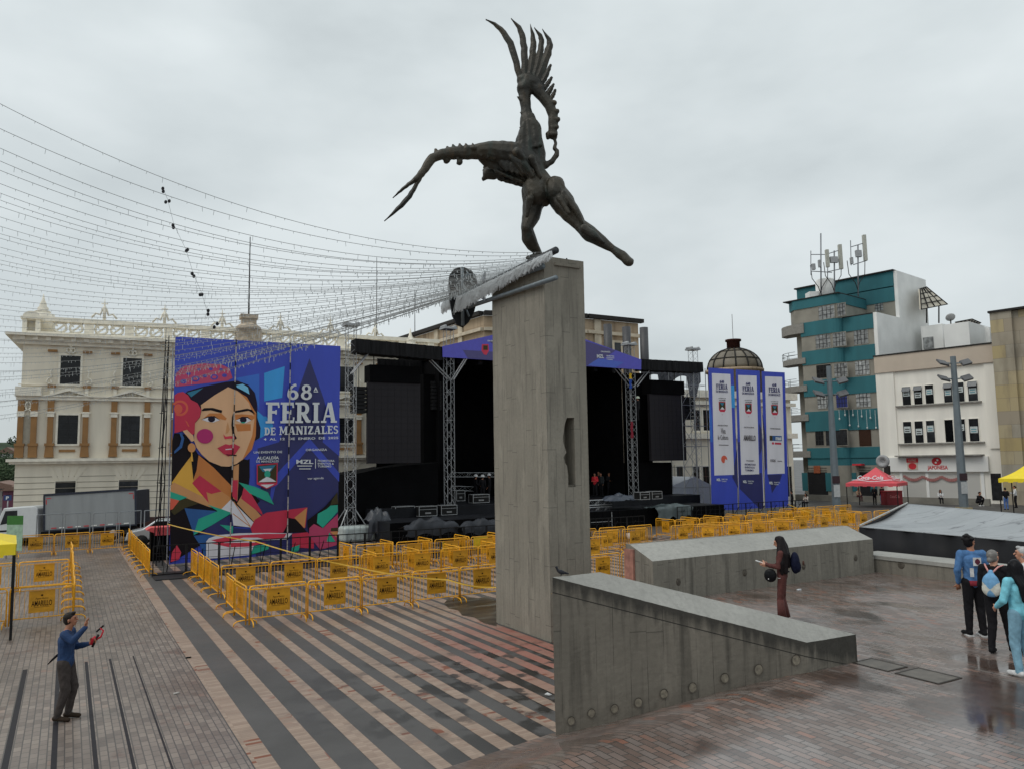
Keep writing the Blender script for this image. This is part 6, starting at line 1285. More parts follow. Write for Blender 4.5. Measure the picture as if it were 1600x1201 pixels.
# silver riser frames
r = empty('riser_frame', Fs.w(0, 0, 0), RS, 'silver metal riser frames stacked at the stage edge right of the pylon', 'riser'); 
for k, (v0, v1) in enumerate(((780, 789), (791, 800))):
    x0, x1, z0, z1 = rc(Fs, 905, v0, 954, v1, -3.0); m = MB(); truss(m, (x0, -3.0, (z0+z1)/2), (x1, -3.0, (z0+z1)/2), .15, .022, .3, .014); m.build('frame_section', M_alu, r)
m = MB(); x0, x1, z0, z1 = rc(Fs, 905, 800, 953, 818, -3.9); [m.tube((x, -4.1, 0), (x, -4.1, z1), .02, 4) for x in (x1,)]; m.tube((x0, -4.1, .5), (x1, -4.1, .5), .02, 4); m.build('leg_frame', M_alu, r)
# scaffold on the right of the stage
sc = empty('scaffold_tower', Fs.w(sD+.9, .2, 0), RS, 'grey scaffold frame between the stage and the sponsor banners', 'scaffold'); hS = us(1105, 575)[1]
for x in (-2.1, -.9, .35):
    for y in (0, 1.3): m = MB(); m.tube((x, y, 0), (x, y, hS), .03, 5); m.build('upright', M_steel, sc)
m = MB()
for j in range(7):
    z = .6+j*1.5
    for y in (0, 1.3): m.tube((-2.1, y, z), (.35, y, z), .024, 4)
    for x in (-2.1, -.9, .35): m.tube((x, 0, z), (x, 1.3, z), .02, 4)
    if j < 6: m.tube((-2.1, 0, z), (-.9, 0, z+1.5), .018, 4); m.tube((.35, 1.3, z), (-.9, 1.3, z+1.5), .018, 4)
m.build('cross_bracing', M_steel, sc)
# white gable tent behind
p = pd(1082, 765, 58); r = empty('white_tent', (p.x, p.y, 0), RS, 'white tent behind the right end of the stage', 'tent'); z0_, z1_ = pd(1082, 768, 58).z, pd(1082, 744, 58).z; m = MB(); m.prism([(-2.0, .6), (2.0, .6), (2.0, z1_-.7), (.3, z1_), (-1.9, z1_-.6)], 0, 3); m.build('canvas', mat('white_canvas', (.50, .53, .58), .7, var=.06), r)
# ---- three sponsor banners ------------------------------------------------------
P = pd(1107, 700, 53); Fq = Frame(P.x, P.y, 30)
BN = [((1106.5, 574.5), (1146, 577), (1153, 796), (1112, 796)), ((1149.5, 577), (1187, 579.5), (1193, 792), (1155, 796)), ((1190, 580), (1226, 582), (1232, 790), (1196, 793))]
IN = [((1112, 583), (1141, 584.5), (1147, 741), (1116, 742)), ((1153, 586), (1182, 587), (1186, 740), (1158, 741)), ((1195, 588), (1222, 589), (1226, 739), (1199, 740))]
for i in range(3):
    nl[0] = 0; q_ = BN[i]; ox = Fq.uv(q_[3][0], 700)[0]
    r = empty('sponsor_banner', Fq.w(ox, 0, 0), Fq.t, ('tall blue and white banner with an orange round emblem near its foot', 'tall blue and white banner with the AMARILLO mark, middle of the three', 'tall blue and white banner with a green and blue logo bar')[i], 'banner', 'tall sponsor banners right of the stage')
    m = MB(); art(oP, q_, 'blue', Fq, m, ox)
    L_ = 'light' if i == 0 else 'navy'
    if i == 0: art(oP, [(1142, 602), (1147, 602), (1148.5, 637), (1143, 636)], 'light', Fq, m, ox); art(oP, [(1107, 610), (1112, 650), (1113.5, 690), (1109.5, 690)], 'mid', Fq, m, ox); art(oP, [(1144, 745), (1151.5, 700), (1153, 762)], 'navy', Fq, m, ox)
    if i == 1: art(oP, [(1153, 690), (1156, 690), (1157, 745), (1155, 760)], 'navy', Fq, m, ox); art(oP, [(1155.5, 763), (1157, 741), (1190, 738), (1193, 792), (1188, 795)], 'navy', Fq, m, ox); art(oP, [(1186, 660), (1189.8, 670), (1190.5, 700), (1186.5, 712)], 'navy', Fq, m, ox)
    if i == 2: art(oP, [(1203, 752), (1218, 750), (1206, 770)], 'navy', Fq, m, ox); art(oP, [(1199, 741), (1222, 740), (1218, 752), (1202, 753)], 'navy', Fq, m, ox); art(oP, [(1190.5, 640), (1196, 680), (1197.5, 730), (1195, 735)], 'navy', Fq, m, ox)
    art(oP, IN[i], 'white', Fq, m, ox)
    c0 = (IN[i][0][0]+IN[i][1][0])/2; vy = IN[i][0][1]-583; dxv = lambda v: (v-583)*(4.5/158)
    def sh(u, v): return (c0+u+dxv(v), v+vy+u*.03)
    art(oP, [sh(-5, 633-6), sh(5.5, 627), sh(5.5, 640), sh(.5, 648), sh(-5, 640)], 'crim', Fq, m, ox); art(oP, [sh(-4.2, 628), sh(4.7, 628), sh(4.7, 639), sh(-4.2, 639)], 'olive', Fq, m, ox); art(oP, [sh(-3, 629), sh(3.6, 629), sh(.4, 634)], 'dteal', Fq, m, ox); art(oP, [sh(-4, 643), sh(5, 643), sh(.5, 647.3)], 'white', Fq, m, ox); art(oP, [sh(-3, 639), sh(4, 639), sh(.4, 635)], 'white', Fq, m, ox)
    if i == 0: art(oP, [sh(*a) for a in oval(1.0, 717, 4.8, 6.2, 16, -250, 10)]+[sh(2.5, 716), sh(1.5, 722)], 'rust', Fq, m, ox)
    if i == 2: art(oP, [sh(-9, 675), sh(-4.5, 675), sh(-4.5, 683), sh(-9, 683)], 'olive', Fq, m, ox); art(oP, [sh(-4.4, 675), sh(10, 675), sh(10, 683), sh(-4.4, 683)], 'dblue', Fq, m, ox); art(oP, [sh(*a) for a in oval(-4, 687, 1.8, 2, 10)], 'crim', Fq, m, ox); art(oP, [sh(-1, 685.5), sh(9, 685.8), sh(9, 688.8), sh(-1, 688.5)], 'crim', Fq, m, ox)
    ob = m.build('printed_sheet', AML, r, fix=False)
    m = MB()
    def tx(s, u0, v0, u1, v1, b=.02, sl=False): a, b_, c_ = sh(u0, v0), sh(u1, v1), sh(u0, v1); ptxt(m, s, c_[0], a[1], b_[0], c_[1], b_[1], Fq, ox, -.04, b, sl)
    m.m = 0; tx('68', -3, 594, 4, 598.5, .03); tx('FERIA', -8.5, 600, 9, 608, .03, True); tx('DE MANIZALES', -9, 609.5, 9.5, 613); m.m = 1; tx('UN EVENTO DE', -5.5, 621, 6, 622.5); tx('ALCALDÍA', -4.5, 623.3, 5.5, 626, .04)
    m.m = 1; tx('PATROCINA' if i < 2 else 'PATROCINAN', -7.5, 663, 8, 665, .03)
    if i == 0: tx('Viva', -3, 668, 4, 677, .01); tx('la Cultura', -8, 679, 8, 686, .01); tx('____________', -7, 694, 8, 695, 0)
    if i == 1: tx('AMARILLO', -9, 676, 10, 685, .03); art(oP, [sh(-2, 669), sh(2, 669), sh(0, 673)], 'olive', Fq, m, ox) if False else None; tx('ORGANIZA', -6, 715, 6.5, 717, .03); m.m = 0; tx('PROMOTORA', -8, 720.5, 9, 723.5); tx('EVENTOS &', -8, 725, 7, 728); tx('TURISMO', -8, 729.5, 5.5, 732.5)
    if i == 2: m.m = 2; tx('mas', 0, 677, 9, 682, .05); m.m = 1; tx('rutas', -9, 711, -1, 716, .01); tx('_______', 2, 714, 9, 715, 0)
    m.m = 2
    for du, w_ in ((-12, 6),): tx('MZL', -12, 747, -6, 751, .06); tx('PROMOTORA', -4.5, 747, 5, 749); tx('TURISMO', -4.5, 750.2, 3, 752)
    m.build('lettering', [AMAT['navy'], mat('grey_ink', (.10, .09, .10), .6), M_ink], r, fix=False)
    m = MB()
    for uu in (q_[0][0]+1, q_[1][0]-1): x, z = Fq.uv(uu, q_[0][1]+2, .1); m.tube((x-ox, .12, 0), (x-ox, .12, z), .035, 5)
    m.build('frame_poles', M_steel, r)
# ================================================================== BARRIERS
M_yel = smat('yellow_barrier_paint', (232, 166, 26), 1.12, rough=.45, var=.2, vscale=9, objvar=(.78, 1.1)); M_yel2 = smat('ochre_sign_plate', (205, 146, 24), 1.05, rough=.5, var=.2, vscale=5, objvar=(.8, 1.12)); M_logo = smat('brown_print', (52, 30, 14), .9, rough=.6, var=0)
BL = 1.53
def make_barrier():
    r = empty('crowd_barrier', (0, 0, 0), 0); z0, z1 = .13, 1.02; x0, x1 = .025, BL-.025; c_ = .07
    m = MB(); m.path([(x0, 0, .03), (x0, 0, z1-c_), (x0+.02, 0, z1-.02), (x0+c_, 0, z1), (x1-c_, 0, z1), (x1-.02, 0, z1-.02), (x1, 0, z1-c_), (x1, 0, .03)], .02, 6); m.build('frame', M_yel, r)
    m = MB(); m.tube((x0, 0, .2), (x1, 0, .2), .017, 5)
    m.tube((x0, 0, z1-.09), (x1, 0, z1-.09), .012, 5)
    for k in range(1, 13): x = x0+(x1-x0)*k/13; m.tube((x, 0, .2), (x, 0, z1-.09), .0085, 4)
    m.build('railing', M_yel, r)
    m = MB(); m.box(.46, 1.07, -.03, -.012, .33, .9); m.box(.46, 1.07, -.04, -.02, .9, .915); pn = m.build('sign_plate', M_yel2, r)
    for sd in (1, -1):
        m = MB(); y = -.034 if sd == 1 else -.008; X = (sd, 0, 0); xo = .525 if sd == 1 else 1.005
        put_text(m, 'AMARILLO', (xo, y, .50), (.48*sd, 0, 0), (0, 0, .15), .015); put_text(m, 'Aguardiente', (xo+.09*sd, y, .67), (.30*sd, 0, 0), (0, 0, .06), 0); m.add([(xo+(.24+.03*math.cos(t*math.pi/4))*sd, y, .785+.025*math.sin(t*math.pi/4)) for t in range(8)], [tuple(range(8))])
        m.add([(xo+.06*sd, y, .472), (xo+.42*sd, y, .472), (xo+.42*sd, y, .48), (xo+.06*sd, y, .48)], [(0, 1, 2, 3)])
        m.build('lettering', M_logo, pn, fix=False)
    for x in (x0+.06, x1-.06): m = MB(); m.path([(x, -.30, .012), (x, -.28, .09), (x, -.2, .135), (x, 0, .15), (x, .2, .135), (x, .28, .09), (x, .30, .012)], .016, 5); m.build('foot', M_yel, r)
    return r
proto = make_barrier(); used_ = [False]; NB = [0]
ORD = ['first', 'second', 'third', 'fourth', 'fifth', 'sixth', 'seventh', 'eighth', 'ninth', 'tenth', 'eleventh', 'twelfth', 'thirteenth', 'fourteenth']
def barriers(items, where, grp, fmt='%s yellow barrier from the left in %s'):
    for i, (a, b, ang) in enumerate(items):
        o = proto if not used_[0] else copy_tree(proto); used_[0] = True; NB[0] += 1
        o.location = ab(a, b, .008); o.rotation_euler = (0, 0, G+R(ang)+random.uniform(-.035, .035)); o['label'] = fmt % (ORD[i], where); o['category'] = 'barrier'; o['group'] = grp
Gq = 'yellow crowd barriers of the queue maze'
barriers([(4.25+1.54*k, 21.4, 0) for k in range(9)], 'the front row of the queue maze', Gq)
barriers([(4.35+1.54*k, 26.3, 0) for k in range(10)], 'the second row of the queue maze', Gq)
barriers([(9.9+1.68*k, 29.6, 0) for k in range(9)], 'the third row of the queue maze', Gq)
barriers([(9.8+1.72*k, 29.75, 90) for k in range(5)], 'the lanes behind the third row', Gq, '%s crossways yellow barrier in %s')
barriers([(9.6+1.65*k, 26.45, 90) for k in range(5)], 'the lanes between second and third rows', Gq, '%s crossways yellow barrier in %s')
barriers([(4.3, 32.6-1.56*(k+1), 90) for k in range(4)], 'the maze side nearest the painted banner', Gq, '%s barrier from the back on %s')
barriers([(4.2, 24.55-1.56*(k+1), 90) for k in range(2)], 'the maze side at its front corner', Gq, '%s barrier from the back on %s')
barriers([(2.85, 45.4-1.56*(k+1), 90) for k in range(8)], 'the run along the grey paving edge', 'yellow crowd barriers along the paving edge', '%s barrier from the back in %s')
barriers([(2.7-1.55*(4-k)-.02*k, 44.0-.0*k, 5) for k in range(4)], 'the row before the lorry', 'yellow crowd barriers before the lorry')
barriers([(.3-1.54*(3-k), 24.9, 0) for k in range(3)], 'the nearer row of the left pen', 'yellow crowd barriers of the left pen')
barriers([(.28, 25.0+1.56*k, 90) for k in range(9)], 'the long right side of the left pen', 'yellow crowd barriers of the left pen', '%s yellow barrier from the front on %s')
barriers([(.2-1.54*(4-k), 31.6, 0) for k in range(1, 4)], 'the middle row of the left pen', 'yellow crowd barriers of the left pen')
barriers([(20.4+1.6*k, 28.3, 0) for k in range(2)], 'the pair behind the long wall end', Gq)
Gr = 'yellow crowd barriers beyond the long wall'
barriers([(25.0+1.7*k, 28.4, 0) for k in range(10)], 'the front row beyond the long wall', Gr)
barriers([(27.6+1.72*k, 31.0, 90) for k in range(6)], 'the lanes beyond the long wall', Gr, '%s crossways yellow barrier in %s')
barriers([(27.6+1.72*k, 31.0, 0) for k in range(6)], 'the second row beyond the long wall', Gr)
barriers([(26.4+1.72*k, 28.4, -62) for k in range(4)], 'the slanting lanes beyond the long wall', Gr, '%s slanting yellow barrier in %s')
barriers([(38.0+1.7*k, 33.2, -3) for k in range(4)], 'the far row before the red canopy', Gr)
barriers([(39.5, 28.6+1.6*k, 90) for k in range(3)], 'the far end beyond the long wall', Gr, '%s crossways yellow barrier at %s')
print('barriers', NB[0])
# two bright yellow covers
for u, v, lab in ((703, 855, 'bright lemon yellow cover hung on a barrier in the middle of the maze'), (751, 849, 'bright lemon yellow cover hung on a barrier just left of the pylon')):
    p = toab(pz(u, v, .65)); m = MB(); m.box(-.33, .33, -.012, .012, 0, .42); m.box(-.33, .33, -.03, .03, .42, .435); o = m.build('barrier_cover', smat('lemon_cover', (205, 185, 40), 1.1, rough=.5), None, ab(p[0], p[1], .5), G); tag(o, lab, 'cover')
# black mesh stage barrier with foot plates
M_mesh = mat('mesh_black', (.014, .014, .015), .5)
def make_mesh_barrier():
    r = empty('mesh_barrier', (0, 0, 0), 0); L_ = 1.2; m = MB()
    for x in (0.02, L_-.02): m.box(x-.02, x+.02, -.02, .02, .03, 1.18)
    m.box(0.04, L_-.04, -.018, .018, 1.14, 1.18); m.box(.04, L_-.04, -.018, .018, .05, .09); m.build('frame', M_mesh, r)
    m = MB()
    for k in range(1, 3): m.tube((L_*k/3, 0, .09), (L_*k/3, 0, 1.14), .012, 4)
    for k in range(1, 4): m.tube((.04, 0, .09+1.05*k/4), (L_-.04, 0, .09+1.05*k/4), .01, 4)
    m.build('mesh_bars', M_mesh, r)
    m = MB(); m.hexa([(.01, -1.1, .012), (L_-.01, -1.1, .012), (L_-.01, .9, .012), (.01, .9, .012)], [(.01, -1.08, .035), (L_-.01, -1.08, .035), (L_-.01, .9, .05), (.01, .9, .05)]); m.build('foot_plate', mat('foot_plate', (.03, .03, .033), .5), r)
    m = MB(); m.tube((L_/2, .85, .05), (L_/2, .02, .95), .02, 5); m.build('brace', M_mesh, r); return r
mp0 = make_mesh_barrier()
for k in range(20):
    o = mp0 if k == 0 else copy_tree(mp0); a = 2.95+1.21*k + (0 if k < 17 else 0); o.location = ab(a, 32.9, .01); o.rotation_euler = (0, 0, G); tag(o, 'black mesh barrier with foot plate, %s from the left before the stage' % (ORD+['fifteenth', 'sixteenth', 'seventeenth', 'eighteenth', 'nineteenth', 'twentieth'])[k], 'mesh barrier', 'black mesh barriers before the stage')
for k in range(10):
    o = copy_tree(mp0); o.location = ab(33.5+1.21*k, 37.4, .01); o.rotation_euler = (0, 0, G-R(4)); tag(o, 'black mesh barrier right of the sponsor banners, %s from the left' % ORD[k], 'mesh barrier', 'black mesh barriers right of the banners')
# pale mesh fence before the civic building
def hoarding(u0, u1, vt, D, k, lab):
    p, q2 = pd(u0, 800, D), pd(u1, 800, D*1.03); zt6 = pd(u0, vt, D).z; d = q2-p; r = empty('fence_panel', (p.x, p.y, 0), math.atan2(d.y, d.x), lab, 'fence panel', 'pale wire fence panels before the civic building'); L_ = math.hypot(d.x, d.y)-.1; m = MB()
    for x in (0, L_): m.tube((x, 0, 0), (x, 0, zt6), .028, 5)
    m.tube((0, 0, zt6), (L_, 0, zt6), .025, 5); m.tube((0, 0, .3), (L_, 0, .3), .02, 5); m.tube((L_/2, 0, .3), (L_/2, 0, zt6), .018, 4); m.build('frame', mat('galvanised_frame', (.30, .32, .33), .5, metal=.3), r)
for k, (u0, u1, vt) in enumerate(((58, 101, 804), (102, 144, 802), (146, 186, 801), (187, 223, 799), (226, 262, 797))): hoarding(u0, u1, vt, 39.5+k*.7, k, ORD[k]+' pale wire fence panel from the left before the civic building')
# yellow caution tape
def tape(pts, lab, w=.02):
    P = [Vector(p) for p in pts]; m = MB(); vs = []; n = 30
    for i in range(n+1):
        t = i/n*(len(P)-1); k = min(int(t), len(P)-2); f = t-k; p = P[k].lerp(P[k+1], f); p = p-Vector((0, 0, .25*f*(1-f))); a = .6*math.sin(i*1.1); d = Vector((math.sin(a)*.5, 0, math.cos(a)))*w; vs += [p-d, p+d]
    m.add(vs, [(2*i, 2*i+1, 2*i+3, 2*i+2) for i in range(n)]); o = m.build('caution_tape', smat('tape_yellow', (205, 165, 60), 1.1, rough=.4, var=.1), fix=False); sd_ = o.modifiers.new('s', 'SOLIDIFY'); sd_.thickness = .006; tag(o, lab, 'tape')
pe = pl.w(-.02, -.03, 0); tape([pd(262, 818, 33), pd(400, 845, 27), pd(560, 886, 23), pd(700, 905, 21.6), tuple(pl.w(LB+.1, -.03, pl.uv(772, 917)[1])), tuple(pl.w(0, -.03, pl.uv(862, 928)[1]))], 'yellow caution tape stretched from the scaffold to the pylon')
tape([pd(1231, 787, 47), pd(1290, 806, 46), pd(1306, 811, 46)], 'short yellow caution tape beside the sponsor banners')

# ================================================================== VEHICLES, TENTS, STREET CLUTTER
# lorry
p = pz(28, 852, 0); TKx = pd(33, 850, 42.5); tk = empty('lorry', (TKx.x-.9, TKx.y, -.05), R(8), 'white cab lorry with a long grey box body parked by the civic building', 'lorry'); tk.rotation_euler = (0, R(-2.6), R(8))
SX = 42.5/1200; bx0 = (65-33)*SX+.9; bx1 = bx0+4.75; M_box = mat('grey_box_panel', (.27, .285, .29), .5, var=.10, vscale=1.2, streak=2); 
m = MB(); m.box(bx0, bx1, 0, 2.2, .78, 2.68); m.build('cargo_box', M_box, tk)
m = MB(); fr_ = ((bx0-.04, bx1+.04, .72, .80), (bx0-.04, bx1+.04, 2.66, 2.78), (bx0-.05, bx0+.03, .8, 2.66), (bx1-.05, bx1+.06, .8, 2.66))
for a, b, c_, d_2 in fr_: m.box(a, b, -.035, .05 if d_2-c_ < 1 else 2.2, c_, d_2)
m.build('box_frame', mat('dark_edge', (.035, .04, .055), .5), tk)
m = MB(); 
for k in range(10): m.m = k % 2; m.box(bx0+.35+k*.42, bx0+.62+k*.42, -.045, -.036, .86, .91)
m.m = 0
for x in (bx0+.1, bx1-.35): m.box(x, x+.25, -.012, -.002, 2.5, 2.54)
for x in (bx0+.08, bx1-.13): m.box(x, x+.04, -.012, -.002, 2.2, 2.45)
m.build('reflectors', [M_red, M_white2], tk)
m = MB(); m.box(.5, bx1-.1, .4, .55, .5, .7); m.box(.5, bx1-.1, 1.6, 1.75, .5, .7); m.build('chassis', M_blk, tk)
M_cab = mat('cab_white', (.60, .62, .62), .3, var=.05); m = MB(); cy = [(-.55, .45), (bx0-.35, .45), (bx0-.35, 2.0), (bx0-.5, 2.15), (-.05, 2.15), (-.42, 1.35), (-.58, 1.15)]; m.prism(cy, 0, 2.0); o = m.build('cab', M_cab, tk); bvm = o.modifiers.new('b', 'BEVEL'); bvm.width = .05; bvm.segments = 2
m = MB(); m.prism([(-.22, 1.25), (.65, 1.38), (.65, 1.98), (.05, 1.98)], -.012, -.002); m.build('side_window', M_glass, tk); m = MB(); m.box(-.45, .2, -.012, -.002, .86, .95); m.build('door_lettering', M_blk, tk)
m = MB(); m.hexa([(-.46, .15, 1.38), (-.46, 1.85, 1.38), (-.1, 1.85, 2.05), (-.1, .15, 2.05)], [(-.44, .15, 1.36), (-.44, 1.85, 1.36), (-.08, 1.85, 2.03), (-.08, .15, 2.03)]); m.build('windscreen', M_glass, tk)
for x in (.25, bx1-1.2):
    for y in (.02, 1.9):
        m = MB(); m.tube((x, y-.02, .38), (x, y+.22, .38), .38, 16); o = m.build('wheel', mat('tyre', (.02, .02, .02), .8), tk); m = MB(); m.tube((x, y-.035, .38), (x, y+.0, .38), .2, 12); m.build('rim', mat('rim_grey', (.3, .3, .3), .5), o)
# small white car behind the scaffold
p = pd(246, 823, 41); cr_ = empty('parked_car', (p.x-1.6, p.y, 0), R(20), 'pale grey car partly hidden behind the scaffold by the painted banner', 'car'); prof = [(-.1, .35), (0, .8), (.75, .95), (1.35, 1.38), (2.7, 1.40), (3.4, 1.0), (3.8, .92), (3.85, .4)]
m = MB(); m.prism(prof, 0, 1.6); o = m.build('body', mat('car_paint', (.42, .44, .45), .25, metal=.2, var=.03), cr_); bvm = o.modifiers.new('b', 'BEVEL'); bvm.width = .08; bvm.segments = 3
m = MB(); m.prism([(.95, .97), (1.42, 1.32), (2.65, 1.33), (3.2, 1.0)], -.01, -.002); m.build('side_glass', M_glass, cr_)
for x in (.7, 3.0):
    for y in (.05, 1.5): m = MB(); m.tube((x, y-.1, .32), (x, y+.1, .32), .32, 14); m.build('wheel', mat('tyre', (.02, .02, .02)), cr_)
# red topped black stand
p = pd(250, 865, 35.5); r = empty('covered_stand', (p.x, p.y, 0), G, 'black stand with a coral red cover beside the scaffold', 'stand'); zt6 = pd(250, 822, 35.5).z; m = MB(); m.box(-.42, .45, -.3, .5, 0, zt6-.15); m.build('black_skirt', M_cloth, r); m = MB(); m.prism([(-.62, zt6-.1), (-.3, zt6-.24), (-.3, zt6-.36), (.5, zt6-.36), (.5, zt6), (-.45, zt6)], -.42, .6); m.build('cover', smat('coral_red', (225, 90, 90), 1.0, rough=.5), r)
# pop-up tents
def tent(o, rz, hw, ze, zp, val, mt, lab, poles=True, print_=None, vs_=1.0):
    r = empty('canopy_tent', o, rz, lab, 'tent'); m = MB(); cs = [(-hw, -hw), (hw, -hw), (hw, hw), (-hw, hw)]; n = 8; m.smooth = False
    for k in range(4):
        a, b = Vector((*cs[k], ze)), Vector((*cs[(k+1) % 4], ze)); ap = Vector((0, 0, zp)); vs = []
        for j in range(n+1):
            f = j/n; q0, q1 = a.lerp(ap, f), b.lerp(ap, f); s = -.12*math.sin(f*math.pi)*(zp-ze); vs += [q0+Vector((0, 0, s)), q1+Vector((0, 0, s))]
        m.add(vs, [(2*j, 2*j+1, 2*j+3, 2*j+2) for j in range(n)])
        for j in range(12): p0, p1 = a.lerp(b, j/12), a.lerp(b, (j+1)/12); sc_ = .05*(j % 2); m.add([p0, p1, p1-Vector((0, 0, val-sc_)), p0-Vector((0, 0, val-sc_))], [(0, 1, 2, 3)])
    ob = m.build('canopy', mt, r, fix=False); sd_ = ob.modifiers.new('s', 'SOLIDIFY'); sd_.thickness = .015
    if poles:
        for c_ in cs: m = MB(); m.box(c_[0]*.985-.03, c_[0]*.985+.03, c_[1]*.985-.03, c_[1]*.985+.03, 0, ze-.02); m.build('leg', M_blk, r)
        m = MB(); [m.tube((cs[k][0]*.98, cs[k][1]*.98, ze-.1), (cs[(k+1) % 4][0]*.98, cs[(k+1) % 4][1]*.98, ze-.1), .02, 4) for k in range(4)]; m.build('top_frame', M_steel, r)
    return r
M_ty = smat('tent_yellow', (225, 200, 30), 1.15, rough=.5, var=.05)
pc = pd(14, 855, 19.0); tent((pc.x-2.2, pc.y+.9, 0), R(33), 1.5, 2.35, 3.0, .32, M_ty, 'yellow pop-up tent cut off by the left edge beside the barrier pen')
pc = pd(1559, 747, 50); zt6 = pc.z; tent((pc.x+2.3, pc.y, 0), R(45), 1.6, zt6, pd(1612, 718, 50).z, .25, M_ty, 'yellow pop-up tent cut off by the right edge before the stone building')
pc = pd(1370, 755, 64); ze = pc.z+.1; hwc = 51*64/1200/1.414
M_ck = smat('canopy_coral_red', (214, 82, 92), 1.05, rough=.55, var=.05); rt = tent((pc.x, pc.y, 0), R(52), hwc, ze, pd(1369, 729, 64).z, .28, M_ck, 'coral red pop-up tent with white script lettering before the teal building')
# script lettering on two roof slopes, laid in each slope's own plane
m = MB()
zp_ = pd(1369, 729, 64).z
for k, (a_, b_2) in enumerate((((-hwc, -hwc), (hwc, -hwc)), ((hwc, -hwc), (hwc, hwc)), ((-hwc, hwc), (-hwc, -hwc)))):
    A = Vector((*a_, ze)); B2 = Vector((*b_2, ze)); ap = Vector((0, 0, zp_)); mid_ = (A+B2)/2; up = ap-mid_; X = B2-A; n_ = X.cross(up).normalized()
    if n_.z < 0: n_ = -n_
    O = A.lerp(B2, .2)+up*.2; put_text(m, 'Coca-Cola', O+n_*.04, X*.52, up*.25, .02)
    w_ = [A.lerp(B2, t)+up*(.12+.05*math.sin(t*9))*1+n_*.035 for t in [i/12*.8+.1 for i in range(13)]]; w2_ = [q_+up*.035 for q_ in w_]; m.add(w_+w2_, [(i, i+1, i+14, i+13) for i in range(12)])
m.build('lettering', M_ink, rt, fix=False)
r = empty('red_counter', pz(1391, 788, 0), R(10), 'dark red drinks counter under the coral red tent', 'counter'); m = MB(); m.box(-.5, 1.0, -.3, .5, 0, 1.15); m.build('body', smat('counter_red', (120, 24, 34), 1.0, rough=.5, var=.15), r); m = MB(); m.box(-.55, 1.05, -.35, .55, 1.152, 1.2); m.build('counter_top', smat('counter_top', (150, 40, 48), 1), r); m = MB(); put_text(m, 'Coca-Cola', (-.2, -.31, .6), (.9, 0, 0), (0, 0, .25), .02); m.build('lettering', smat('counter_print', (190, 120, 120), 1), r)
# tarpaulin roof behind the parapet
A, B2 = pd(1343, 822, 25.0), pd(1418, 786, 29.6); C2 = A+(pd(1600, 845, 20.4)-A)*2.2; D2 = B2+(pd(1600, 802, 23.4)-B2)*2.2
r = empty('tarp_roof', (0, 0, 0), 0, 'long grey tarpaulin roof with black side walls behind the low parapet', 'tent'); m = MB(); n = 26; mm_ = 12; vs = []
for j in range(mm_+1):
    for i in range(n+1):
        f, g_ = i/n, j/mm_; p = A.lerp(C2, f).lerp(B2.lerp(D2, f), g_)
        w_ = math.sin(math.pi*g_)*(.10+.05*math.sin(f*9)+.045*abs(math.sin(f*13+g_*4)))
        vs.append(p-Vector((0, 0, w_)))
m.smooth = True; m.add(vs, [(j*(n+1)+i, j*(n+1)+i+1, (j+1)*(n+1)+i+1, (j+1)*(n+1)+i) for j in range(mm_) for i in range(n)])
q = NT('grey_tarpaulin'); wv = q.n('ShaderNodeTexNoise', {0: q.mapping((.25, 1.3, 1), rot=(0, 0, .55)), 'Scale': 1.0, 'Detail': 4, 'Distortion': .8}).outputs[0]; line = q.mr(q.math('ABSOLUTE', q.math('SUBTRACT', wv, .5)), 0, .012, 1, 0)
q.set('Base Color', q.mix(q.math('MULTIPLY', line, .75), q.mix(q.mr(q.noise(.5), .3, .7, 0, 1), (.27, .29, .305), (.36, .38, .395)), (.05, .05, .06))); q.set('Roughness', .5); q.bump(q.math('ADD', wv, q.math('MULTIPLY', q.noise(2.5), .3)), .6, .12)
o = m.build('roof_sheet', q.m, r, fix=False); sd_ = o.modifiers.new('s', 'SOLIDIFY'); sd_.thickness = .02
m = MB(); n = 40; vs = []; q2 = MB()
for i in range(n+1):
    f = i/n; p = A.lerp(C2, f); y = .04*math.sin(i*1.3); vs += [p+Vector((-.02+y, y, -.02)), Vector((p.x+y*1.5, p.y+y, 0.0))]
m.smooth = True; m.add(vs, [(2*i, 2*i+1, 2*i+3, 2*i+2) for i in range(n)]); m.smooth = False
m.add([A-Vector((0, 0, .02)), B2-Vector((0, 0, .02)), (B2.x, B2.y, 0), (A.x, A.y, 0)], [(0, 1, 2, 3)]); m.add([B2-Vector((0, 0, .02)), D2-Vector((0, 0, .02)), (D2.x, D2.y, 0), (B2.x, B2.y, 0)], [(0, 1, 2, 3)])
o = m.build('side_walls', mat('black_vinyl', (.013, .013, .015), .45, var=.4, vscale=.8, bump=.4, bscale=2), r, fix=False); sd_ = o.modifiers.new('s', 'SOLIDIFY'); sd_.thickness = .015
m = MB(); m.tube(A+Vector((0, 0, .03)), B2+Vector((0, 0, .03)), .03, 5); m.build('edge_rope', mat('pale_rope', (.4, .4, .38), .7), r)
